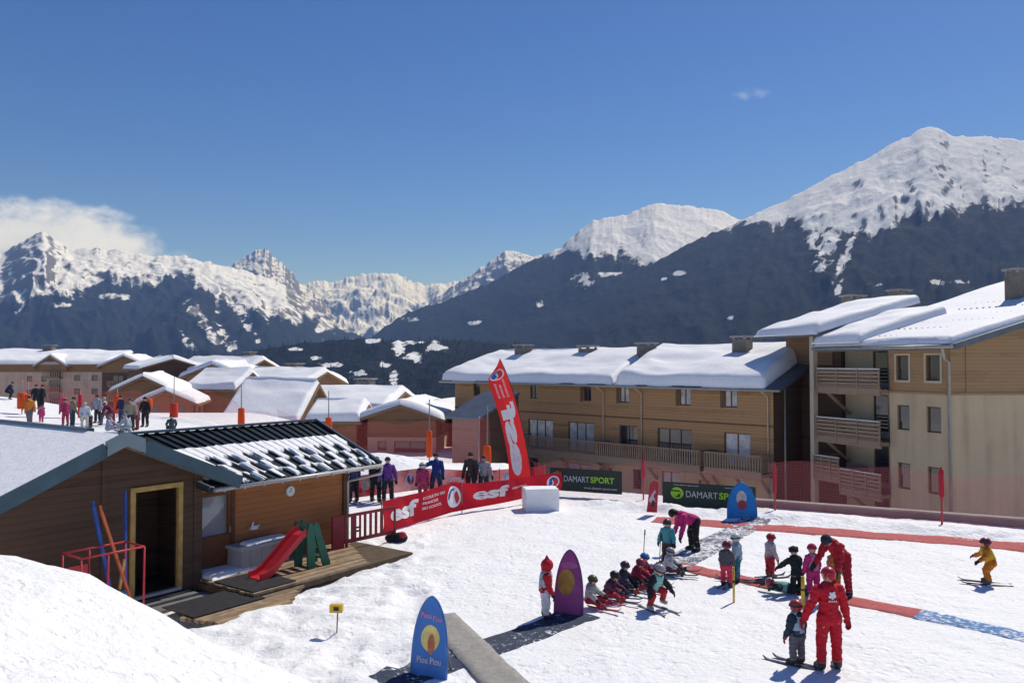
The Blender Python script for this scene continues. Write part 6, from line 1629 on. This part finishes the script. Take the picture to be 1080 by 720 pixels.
def person(label, px, py, H_, yaw, pose='stand', kid=True, jacket=(0.1, 0.1, 0.1), trousers=(0.05, 0.05, 0.06), hat='helmet', hat_col=(0.4, 0.03, 0.04), bib=None, boots=BOOT_G, skis=None, ski_len=0.85,
           gloves=(0.03, 0.03, 0.035), goggles=True, detail=1, group=None, lift=0.0, pos=None, hood=None, stripe=None, stripe_z=0.55, hair=None, badge=False, back_print=None, ski_yaw=0.0):
    _pc[0] += 1; seed = _pc[0]
    p = pos if pos is not None else on_ground(px, py)
    root = thing('person', label, 'person', (p.x, p.y, p.z + lift), R(yaw), group)
    J, caps, hd, t = skeleton(H_, kid, pose)
    mb = MB()
    for nm, a, b, ra, rb in caps: mb.capsule(a, b, ra, rb, 12)
    hdv = J['hdv']; hc = J['head']
    rotm = Vector((0, 0, 1)).rotation_difference(hdv).to_matrix()
    face = rotm @ Vector((0, 1, 0))
    tr = R(P_turn) if (P_turn := (POSES[pose] if isinstance(pose, str) else pose).get('turn', 0)) else 0
    if tr: face = (Matrix.Rotation(tr, 3, hdv) @ face)
    rgt = face.cross(hdv).normalized()
    mb.ball(hc, hd * 0.80, hd * 0.92, hd * 1.0, 16, 12, -1.0, 0, rotm)
    mb.ball(hc + face * hd * 0.22 - hdv * hd * 0.45, hd * 0.58, hd * 0.60, hd * 0.58, 12, 10, -1.0, 0, rotm)
    if detail:
        mb.capsule(hc + face * hd * 0.84 + hdv * hd * 0.02, hc + face * hd * 1.05 - hdv * hd * 0.20, hd * 0.09, hd * 0.14, 8)
        for s in (-1, 1): mb.ball(hc + rgt * s * hd * 0.82 - hdv * hd * 0.05, hd * 0.12, hd * 0.18, hd * 0.24, 8, 6, -1, 0, rotm)
    vox = (0.0135 if kid else 0.016) * (1 if detail else 1.9)
    me = remeshed(mb, vox)
    n = len(me.vertices)
    co = np.empty(n * 3); me.vertices.foreach_get('co', co); co = co.reshape(-1, 3)
    z0 = co[:, 2].min()
    nr = np.empty(n * 3); me.vertices.foreach_get('normal', nr); nr = nr.reshape(-1, 3)
    best = np.full(n, 1e9); lab = np.zeros(n, int)
    for nm, a, b, ra, rb in caps + [('head', hc, hc + hdv * 0.01, hd * 0.85, hd * 0.85)]:
        a_, b_ = np.array(a), np.array(b); ab = b_ - a_; q = np.clip(((co - a_) @ ab) / max(1e-9, ab @ ab), 0, 1)
        d = np.linalg.norm(co - (a_ + q[:, None] * ab), axis=1) - (ra + (rb - ra) * q)
        k = d < best; best[k] = d[k]; lab[k] = LABS.index(nm)
    sz = -z0 + (0.035 if skis else 0.0)
    co[:, 2] += sz
    me.vertices.foreach_set('co', co.ravel()); me.update()
    for k in list(J):
        if k != 'hdv' and not k.startswith('fd'): J[k] = J[k] + Vector((0, 0, sz))
    hc = J['head']
    faces = [tuple(pl.vertices) for pl in me.polygons]
    smooth(me)
    body = bpy.data.objects.new('body', me); COL.objects.link(body); body.parent = root; me.materials.append(SKIN)
    jm, tm = cloth('jacket', jacket), cloth('trousers', trousers)
    I = LABS.index
    ta = np.array(t); low = (co - np.array(J['pel'])) @ ta
    shell('trousers', co, nr, faces, lab, [I('hips'), I('thigh'), I('shin')], 0.009, tm, root, 0.016, seed)
    shell('jacket', co, nr, faces, lab, [I('torso'), I('uarm'), I('farm'), I('hips')], 0.017, jm, root, 0.022, seed + 50, (lab != I('hips')) | (low > -0.02 * H_))
    if not detail:
        m = MB(); m.ball(hc + hdv * hd * 0.18, hd * 0.95, hd * 1.06, hd * 1.0, 12, 7, -0.25, 0, rotm); m.build_local('hat', cloth('hat', hat_col), root)
        shell('boots', co, nr, faces, lab, [I('boot')], 0.008, boots, root)
        shell('gloves', co, nr, faces, lab, [I('hand')], 0.008, cloth('gloves', gloves), root)
        return root
    sx = co[:, 0]
    for s, k in ((-1, 'L'), (1, 'R')):
        shell('boot', co, nr, faces, lab, [I('boot')], 0.010, boots, root, 0.0, 0, (sx * s > 0))
        glove(root, J, k, s, H_, cloth('glove', gloves))
    # head wear
    hm = paint('hat_%.2f_%.2f_%.2f' % tuple(hat_col), hat_col, 0.35, 0.12, 4) if hat == 'helmet' else cloth('knit_hat', hat_col)
    m = MB()
    if hat == 'helmet':
        m.ball(hc + hdv * hd * 0.12 - face * hd * 0.05, hd * 1.08, hd * 1.20, hd * 1.08, 20, 12, -0.12, 0, rotm)
        for s in (-1, 1): m.ball(hc + rgt * s * hd * 0.88 - hdv * hd * 0.22 - face * hd * 0.08, hd * 0.22, hd * 0.50, hd * 0.52, 12, 8, -1, 0, rotm)
        m.ball(hc - face * hd * 0.42 - hdv * hd * 0.15, hd * 0.80, hd * 0.72, hd * 0.62, 14, 8, -1, 0, rotm)
        ho = m.build_local('helmet', hm, root)
        if stripe:
            m = MB(); m.ball(hc + hdv * hd * 0.14 - face * hd * 0.06, hd * 0.42, hd * 1.225, hd * 1.10, 20, 12, 0.25, 0, rotm); m.build_local('helmet_stripe', paint('stripe_%.2f' % stripe[0], stripe, 0.4), ho)
    elif hat == 'hood':
        m.ball(hc - face * hd * 0.08 + hdv * hd * 0.05, hd * 1.10, hd * 1.18, hd * 1.18, 18, 12, -0.8, 0, rotm)
        m.capsule(hc + hdv * hd * 0.45 - face * hd * 0.15, hc + hdv * hd * 1.75 - face * hd * 0.35, hd * 0.88, hd * 0.12, 14); m.ball(hc - hdv * hd * 0.75 - face * hd * 0.15, hd * 1.05, hd * 0.95, hd * 0.5, 14, 8, -1, 0, rotm)
        m.build_local('hood', hm, root)
    elif hat == 'ears':
        m.ball(hc + hdv * hd * 0.12, hd * 1.06, hd * 1.14, hd * 1.06, 18, 12, -0.3, 0, rotm)
        for s in (-1, 1): m.ball(hc + rgt * s * hd * 0.95 + hdv * hd * 0.55, hd * 0.42, hd * 0.25, hd * 0.45, 12, 8, -1, 0, rotm)
        m.build_local('hat', hm, root)
    else:
        m.ball(hc + hdv * hd * 0.14 - face * hd * 0.04, hd * 1.0, hd * 1.10, hd * 1.06, 18, 12, -0.15, 0, rotm)
        if hat == 'pompom': m.ball(hc + hdv * hd * 1.3, hd * 0.3, hd * 0.3, hd * 0.3)
        m.build_local('hat', hm, root)
    if goggles:
        m = MB()
        ring = []
        for a in np.linspace(0, 2 * math.pi, 25)[:-1]:
            rr_ = hd * (1.24 if hat == 'helmet' else 1.06)
            ring.append(hc + hdv * hd * (0.16 if hat == 'helmet' else 0.10) + (rgt * math.cos(a) * 0.90 + face * math.sin(a)) * rr_ - face * hd * 0.02)
        for i in range(24):
            a_, b_ = ring[i], ring[(i + 1) % 24]; m.bar(a_, b_, hd * 0.05, hd * 0.26, hdv)
        go = m.build_local('goggle_strap', cloth('strap', (0.03, 0.03, 0.035)), root)
        m = MB(); m.ball(hc + face * hd * 0.80 + hdv * hd * 0.12, hd * 0.66, hd * 0.34, hd * 0.34, 14, 9, -1, 0, rotm); m.build_local('lens', LENS, go)
    else:
        for s in (-1, 1):
            m = MB(); m.ball(hc + face * hd * 0.84 + rgt * s * hd * 0.30 + hdv * hd * 0.04, hd * 0.10, hd * 0.07, hd * 0.07, 8, 6, -1, 0, rotm); m.build_local('eye', paint('eye', (0.03, 0.02, 0.02), 0.3), root)
    m = MB(); m.bar(hc + face * hd * 0.80 - hdv * hd * 0.52 - rgt * hd * 0.2, hc + face * hd * 0.80 - hdv * hd * 0.52 + rgt * hd * 0.2, hd * 0.08, hd * 0.08); m.build_local('mouth', paint('lips', (0.40, 0.15, 0.13), 0.5), root)
    if hair:
        m = MB(); m.ball(hc - face * hd * 0.28 - hdv * hd * 0.15, hd * 0.95, hd * 0.85, hd * 1.0, 16, 10, -1, 0, rotm)
        m.capsule(hc - face * hd * 0.9 - hdv * hd * 0.3, hc - face * hd * 0.9 - hdv * hd * 1.1, hd * 0.3, hd * 0.15, 10); m.build_local('hair', paint('hair', hair, 0.6, 0.3, 20), root)
    if hood:
        m = MB(); m.ball(J['neck'] - face * hd * 0.75 - hdv * hd * 0.1, hd * 0.85, hd * 0.5, hd * 0.45, 14, 9, -1, 0, rotm); m.build_local('collar', cloth('collar', hood), root)
    if bib:
        bm_ = cloth('bib', bib)
        cd = (lab == I('torso')) & (low > 0.03 * H_) & (np.abs(sx) < 0.095 * H_)
        shell('bib', co, nr, faces, lab, [I('torso')], 0.026, bm_, root, 0.008, seed + 90, cd)
    if back_print:
        fr_ = -1
        q = J['che'] - t * H_ * 0.075
        bk = t.cross(Vector((1, 0, 0))).normalized(); bk = bk if bk.y < 0 else -bk
        dep = H_ * 0.098
        for (dx, dz, r_) in ((0, 0.02, 0.022), (-0.022, 0.0, 0.016), (0.022, 0.004, 0.016), (0, -0.012, 0.014), (-0.018, 0.032, 0.012), (0.018, 0.034, 0.012)):
            m = MB(); c_ = q + Vector((dx * H_, 0, 0)) + t * dz * H_ + bk * dep * (1 - 1.1 * abs(dx) )
            m.ball(c_, r_ * H_, 0.012, r_ * H_, 12, 8); m.build_local('back_print', back_print, root)
        for i in range(5):
            m = MB(); c_ = q + Vector(((i - 2) * 0.018 * H_, 0, 0)) - t * 0.045 * H_ + bk * dep * 0.99
            m.ball(c_, 0.006 * H_, 0.010, 0.010 * H_, 8, 6); m.build_local('back_print', back_print, root)
    if badge:
        for s in (-1, 1):
            a_, b_ = J['shL' if s < 0 else 'shR'], J['elL' if s < 0 else 'elR']
            m = MB(); m.capsule(a_.lerp(b_, 0.35) + Vector((s * 0.028 * H_, 0, 0)), a_.lerp(b_, 0.9) + Vector((s * 0.018 * H_, 0, 0)), 0.026 * H_, 0.022 * H_, 8); m.build_local('sleeve_stripe', WHT, root)
    if skis:
        for s, k in ((-1, 'L'), (1, 'R')):
            an = J['an' + k]; f = J['fd' + k]
            L_ = ski_len * H_
            if 'sit' in str(pose):
                d = Vector((f.x * 0.5, 1.0, 0.05)).normalized(); c_ = Vector((an.x, an.y, max(0.05, an.z - 0.03))) + d * 0.02
            else:
                yw = R(ski_yaw) + s * -R(3); d = Vector((math.sin(-yw), math.cos(yw), 0)); c_ = Vector((an.x, an.y, 0.0)) + d * H_ * 0.05
            prof = [(-0.48, 0.028, 0.010), (-0.40, 0.012, 0.034), (0.0, 0.012, 0.030), (0.36, 0.014, 0.038), (0.44, 0.03, 0.034), (0.50, 0.075, 0.012)]
            xx = d.cross(Vector((0, 0, 1))).normalized()
            vs_, fs_ = [], []
            for (u_, z_, w_) in prof:
                c2 = c_ + d * u_ * L_; c2 = Vector((c2.x, c2.y, c2.z + z_))
                vs_ += [c2 - xx * w_, c2 + xx * w_, c2 + xx * w_ + Vector((0, 0, 0.014)), c2 - xx * w_ + Vector((0, 0, 0.014))]
            for i in range(len(prof) - 1):
                for j in range(4): fs_.append((i * 4 + j, i * 4 + (j + 1) % 4, i * 4 + 4 + (j + 1) % 4, i * 4 + 4 + j))
            fs_ += [(3, 2, 1, 0), tuple(len(vs_) - 4 + j for j in range(4))]
            m = MB(); m.add(vs_, fs_); so_ = m.build_local('ski', skis, root)
            m = MB(); b0 = c_ - d * 0.07 + Vector((0, 0, 0.03)); m.bar(b0, b0 + d * 0.15, 0.055, 0.025); m.build_local('binding', BOOT_D, so_)
    return root
RED = (0.50, 0.018, 0.03); DRK = (0.020, 0.022, 0.028); NAVY = (0.022, 0.03, 0.055)
GI, GK, GS, GM, GF = 'ski instructors', 'children of the ski lesson', 'children sitting on the snow', 'people behind the red banners', 'skiers on the far ski area'
# --- two instructors and the children round them
POSES['lead']['turn'] = 35
person('instructor in red suit and red helmet seen from behind beside a small child', 875, 706, 1.75, 4, 'lead', False, (0.52, 0.015, 0.028), (0.50, 0.015, 0.028), 'helmet', (0.40, 0.02, 0.04), boots=BOOT_D, gloves=(0.30, 0.02, 0.03), back_print=WHT, badge=True, group=GI, goggles=False)
person('bending instructor in dark red suit with black cap leaning over a child', 889, 628, 1.72, 120, 'stoop', False, (0.42, 0.018, 0.03), (0.34, 0.018, 0.028), 'beanie', (0.03, 0.03, 0.05), boots=BOOT_D, hair=(0.03, 0.02, 0.015), goggles=False, badge=True, group=GI)
person('small child in navy jacket with pale blue bib and red helmet on skis', 841, 701, 1.12, 28, 'relax', True, (0.028, 0.045, 0.07), (0.12, 0.12, 0.14), 'helmet', (0.36, 0.05, 0.06), bib=(0.36, 0.47, 0.56), boots=BOOT_D, skis=SKI_D, gloves=(0.45, 0.05, 0.06), hood=(0.03, 0.045, 0.06), group=GK, ski_yaw=25)
person('child in grey jacket with orange front facing the bending instructor', 880, 626, 1.12, -60, 'stand', True, (0.40, 0.38, 0.42), (0.50, 0.20, 0.03), 'helmet', (0.05, 0.05, 0.055), bib=(0.50, 0.22, 0.03), boots=BOOT_G, group=GK)
person('child in pink suit with pale panel on the back', 858, 627, 1.17, 12, 'stand', True, (0.55, 0.035, 0.19), (0.50, 0.03, 0.17), 'beanie', (0.36, 0.03, 0.08), bib=(0.55, 0.25, 0.36), boots=BOOT_G, goggles=False, group=GK)
person('child in black suit with eared hat stretching an arm out', 841, 626, 1.10, 20, 'reach', True, (0.022, 0.03, 0.03), (0.02, 0.025, 0.026), 'ears', (0.02, 0.025, 0.025), boots=BOOT_D, group=GK, goggles=False)
person('child in grey jacket, red trousers and red helmet standing behind the fallen child', 812, 609, 1.08, -75, 'stand', True, (0.48, 0.47, 0.47), (0.42, 0.03, 0.04), 'helmet', (0.42, 0.04, 0.05), boots=BOOT_G, gloves=(0.3, 0.03, 0.04), skis=SKI_D, group=GK)
pl_ = on_ground(812, 625)
person('fallen child in dark clothes lying on the snow with red helmet', 812, 625, 1.05, 92, 'lie', True, (0.03, 0.05, 0.055), (0.022, 0.028, 0.03), 'helmet', (0.36, 0.05, 0.06), stripe=(0.6, 0.6, 0.58), boots=BOOT_D, bib=(0.20, 0.42, 0.36), group=GK, lift=-0.02, pos=pl_ + Vector((0.42, -0.05, 0)))
person('child in pale blue jacket, teal trousers and white helmet', 778, 612, 1.12, 70, 'stand', True, (0.42, 0.53, 0.58), (0.03, 0.20, 0.28), 'helmet', (0.62, 0.61, 0.58), boots=BOOT_G, skis=SKI_D, group=GK)
person('child in grey jacket and bright red trousers with dark red helmet', 766, 618, 1.06, -40, 'stand', True, (0.10, 0.09, 0.11), (0.62, 0.04, 0.09), 'helmet', (0.22, 0.03, 0.05), boots=BOOT_D, skis=SKI_D, group=GK)
person('adult in pink jacket and black trousers bending down over the snow', 733, 581, 1.68, 100, 'bend', False, (0.52, 0.025, 0.17), (0.02, 0.02, 0.025), 'beanie', (0.03, 0.02, 0.02), boots=BOOT_D, hair=(0.025, 0.018, 0.015), goggles=False, group='adults with the children')
person('child in turquoise jacket with dark helmet and red boots', 704, 592, 1.12, 150, 'squat' if False else 'relax', True, (0.07, 0.30, 0.36), (0.07, 0.05, 0.06), 'helmet', (0.05, 0.05, 0.06), bib=(0.09, 0.34, 0.32), boots=BOOT_R, skis=SKI_R, group=GK)
person('child in orange and yellow suit skiing alone across the slope', 1046, 616, 1.16, 68, 'ski', True, (0.58, 0.20, 0.02), (0.55, 0.17, 0.015), 'helmet', (0.16, 0.02, 0.035), bib=(0.62, 0.38, 0.03), boots=BOOT_G, skis=SKI_D, gloves=(0.03, 0.02, 0.03), group=GK, ski_len=1.0, stripe=(0.45, 0.30, 0.32))
person('child in red jacket with pointed hood and white trousers beside the purple board', 575, 651, 1.22, -80, 'stand', True, (0.50, 0.02, 0.035), (0.60, 0.60, 0.64), 'hood', (0.48, 0.02, 0.03), bib=(0.42, 0.46, 0.50), boots=BOOT_D, goggles=False, group=GK)
# --- the row sitting on the snow
rw = [(622, 640, 1.02, 'sit', -125, (0.45, 0.44, 0.42), (0.42, 0.03, 0.05), (0.09, 0.10, 0.055), (0.30, 0.38, 0.34), 'sitting child with olive helmet closest to the purple board'),
      (640, 633, 1.05, 'sitlean', -118, (0.12, 0.04, 0.075), (0.42, 0.04, 0.06), (0.02, 0.025, 0.03), None, 'sitting child in plum jacket and striped red trousers with black helmet'),
      (656, 624, 1.05, 'sit', -120, (0.045, 0.04, 0.075), (0.02, 0.025, 0.04), (0.06, 0.04, 0.07), None, 'sitting child in dark violet jacket with purple helmet'),
      (668, 618, 1.05, 'sitlean', -125, (0.32, 0.025, 0.05), (0.03, 0.03, 0.05), (0.30, 0.03, 0.06), None, 'sitting child in crimson jacket and crimson helmet'),
      (677, 614, 1.05, 'sit', -120, (0.30, 0.03, 0.05), (0.25, 0.03, 0.04), (0.05, 0.19, 0.48), None, 'sitting child with bright blue helmet')]
for (px, py, h_, po, yw, ja, trs, hc_, bb, lb) in rw:
    person(lb, px, py, h_, yw, po, True, ja, trs, 'helmet', hc_, bib=bb, boots=BOOT_R, skis=random.Random(px).choice([SKI_D, SKI_R, SKI_B]), group=GS)
person('crouching child with turquoise bib, red leggings and grey goggled helmet', 688, 641, 1.20, -150, 'squat', True, (0.02, 0.025, 0.03), (0.45, 0.03, 0.035), 'helmet', (0.30, 0.29, 0.30), bib=(0.20, 0.50, 0.46), boots=BOOT_W, skis=SKI_B, group=GK)
person('child in pale grey suit sitting behind the crouching child', 704, 606, 1.0, -110, 'sit', True, (0.46, 0.46, 0.47), (0.10, 0.05, 0.07), 'helmet', (0.28, 0.27, 0.28), boots=BOOT_D, skis=SKI_D, group=GS)
# ski poles stuck in the snow beside them
for lb, x0, y0, x1, y1 in (('thin ski pole stuck upright behind the blue helmet', 677, 596, 680, 563), ('thin ski pole stuck in the snow behind the child in turquoise', 694, 594, 697, 566)):
    p = on_ground(x0, y0 + 14); q = at(x1, y1, p.y); t = thing('ski_pole', lb, 'ski pole', p, 0, 'ski poles in the snow')
    m = MB(); m.tube([p - Vector((0, 0, 0.1)), q], [0.008, 0.010], 6); m.build('shaft', paint('dark_shaft', (0.04, 0.04, 0.045), 0.4), t)
    m = MB(); d = (q - p).normalized(); m.tube([q - d * 0.02, q + d * 0.11], [0.018, 0.016], 8); m.build('grip', BLACK, t)
    m = MB(); m.tube([p + d * 0.02, p + d * 0.03], [0.035, 0.03], 10); m.build('basket', BLACK, t)
# --- people behind the banners
VIO = (0.13, 0.05, 0.26)
person('adult in purple jacket standing behind the mesh banner by the hut eave', 409, 530, 1.74, 30, 'relax', False, VIO, (0.02, 0.02, 0.03), 'beanie', (0.05, 0.03, 0.09), boots=BOOT_D, goggles=False, group=GM)
person('adult in black jacket half hidden under the hut eave', 396, 529, 1.72, -20, 'stand', False, (0.02, 0.02, 0.025), (0.02, 0.02, 0.025), 'beanie', (0.02, 0.02, 0.025), boots=BOOT_D, goggles=False, group=GM)
person('skier in dark blue clothes behind the gutter end of the hut', 373, 530, 1.62, 40, 'stand', False, (0.03, 0.05, 0.12), (0.02, 0.02, 0.025), 'helmet', (0.05, 0.05, 0.06), boots=BOOT_D, skis=SKI_D, group=GM)
person('skier in blue jacket with arms out behind the banner lettering', 460, 524, 1.74, 10, 'reach', False, (0.02, 0.05, 0.24), (0.02, 0.03, 0.08), 'beanie', (0.03, 0.03, 0.05), boots=BOOT_D, goggles=False, group=GM)
person('child in pink jacket and white helmet beside the skier in blue', 446, 525, 1.42, 20, 'stand', True, (0.45, 0.05, 0.15), (0.35, 0.05, 0.12), 'helmet', (0.60, 0.60, 0.60), boots=BOOT_D, group=GM)
person('adult in dark brown coat standing near the orange padded pole', 497, 522, 1.74, 160, 'stand', False, (0.06, 0.045, 0.045), (0.03, 0.03, 0.035), 'beanie', (0.05, 0.04, 0.04), boots=BOOT_D, goggles=False, group=GM)
person('adult in pale grey jacket leaning on the banner next to the orange pole', 510, 522, 1.62, 200, 'relax', False, (0.30, 0.33, 0.37), (0.04, 0.04, 0.05), 'beanie', (0.08, 0.08, 0.09), boots=BOOT_D, goggles=False, group=GM)
# --- skiers on the far ski area
far = [(31, 447, 1.74, 'walk', (0.60, 0.20, 0.03), (0.13, 0.13, 0.16), (0.05, 0.035, 0.03), 1.0, 'far adult in bright orange jacket and grey trousers'),
       (43.5, 445, 1.1, 'walk', (0.50, 0.06, 0.22), (0.5, 0.06, 0.2), (0.25, 0.04, 0.1), 0, 'far small child in pink running on the snow'),
       (38, 431, 1.7, 'stand', DRK, DRK, DRK, 0, 'far adult in black beside the second black figure'),
       (44, 431, 1.7, 'relax', (0.03, 0.04, 0.04), DRK, (0.03, 0.03, 0.03), 0, 'far adult in greenish black next to the pink child'),
       (7, 421, 1.6, 'squat', NAVY, DRK, (0.06, 0.06, 0.08), 0, 'far skier crouching at the top edge of the snow'),
       (69, 449, 1.6, 'stand', (0.38, 0.04, 0.12), (0.36, 0.04, 0.10), (0.2, 0.03, 0.06), 0, 'far skier in raspberry suit'),
       (76, 451, 1.76, 'stand', (0.22, 0.17, 0.13), (0.04, 0.06, 0.10), (0.05, 0.04, 0.035), 0, 'far adult in tan jacket and blue trousers'),
       (89, 452, 1.5, 'stand', (0.50, 0.55, 0.60), (0.52, 0.54, 0.50), (0.5, 0.45, 0.40), 0, 'far skier in whitish suit'),
       (95, 451, 1.3, 'stoop', (0.24, 0.03, 0.08), (0.05, 0.03, 0.04), (0.15, 0.02, 0.04), 0, 'far child in dark red stooping beside the whitish skier'),
       (103, 446, 1.76, 'stand', (0.32, 0.34, 0.38), (0.03, 0.035, 0.05), (0.05, 0.05, 0.06), 0, 'far adult in grey jacket and dark trousers'),
       (111, 448, 1.7, 'walk', (0.48, 0.47, 0.48), (0.12, 0.13, 0.16), (0.42, 0.38, 0.32), 0, 'far adult in whitish jacket and grey trousers'),
       (118, 449, 1.62, 'stoop', (0.16, 0.02, 0.05), (0.20, 0.03, 0.05), (0.05, 0.03, 0.04), 0, 'far skier in maroon bending forward'),
       (128, 446, 1.72, 'stand', (0.05, 0.04, 0.09), (0.05, 0.07, 0.16), (0.06, 0.04, 0.05), 0, 'far adult in dark violet jacket and blue trousers'),
       (137, 454, 1.78, 'stand', (0.30, 0.26, 0.20), (0.035, 0.035, 0.045), (0.12, 0.09, 0.07), 0, 'far adult in khaki coat'),
       (145, 453, 1.35, 'stand', (0.20, 0.08, 0.09), (0.28, 0.06, 0.06), (0.2, 0.1, 0.1), 0, 'far child in dusky red'),
       (153, 450, 1.74, 'relax', (0.02, 0.02, 0.022), DRK, (0.03, 0.025, 0.025), 0, 'far adult dressed all in black'),
       (181, 455, 1.5, 'sit', (0.05, 0.07, 0.09), DRK, (0.05, 0.03, 0.02), 0, 'far skier sitting near the hut roof ridge'),
       (114, 456, 1.6, 'sit', (0.30, 0.30, 0.42), (0.45, 0.45, 0.52), (0.2, 0.15, 0.2), 0, 'far skier in lilac sitting on the snow'),
       (135, 459, 1.4, 'squat', (0.32, 0.38, 0.44), (0.25, 0.3, 0.36), (0.2, 0.2, 0.25), 0, 'far skier in pale blue crouching behind the hut gable')]
for (px, py, h_, po, ja, trs, hc_, _, lb) in far:
    person(lb, px, py, h_, random.Random(int(px)).uniform(-170, 170), po, h_ < 1.45, ja, trs, 'beanie', hc_, boots=BOOT_D, detail=0, group=GF)
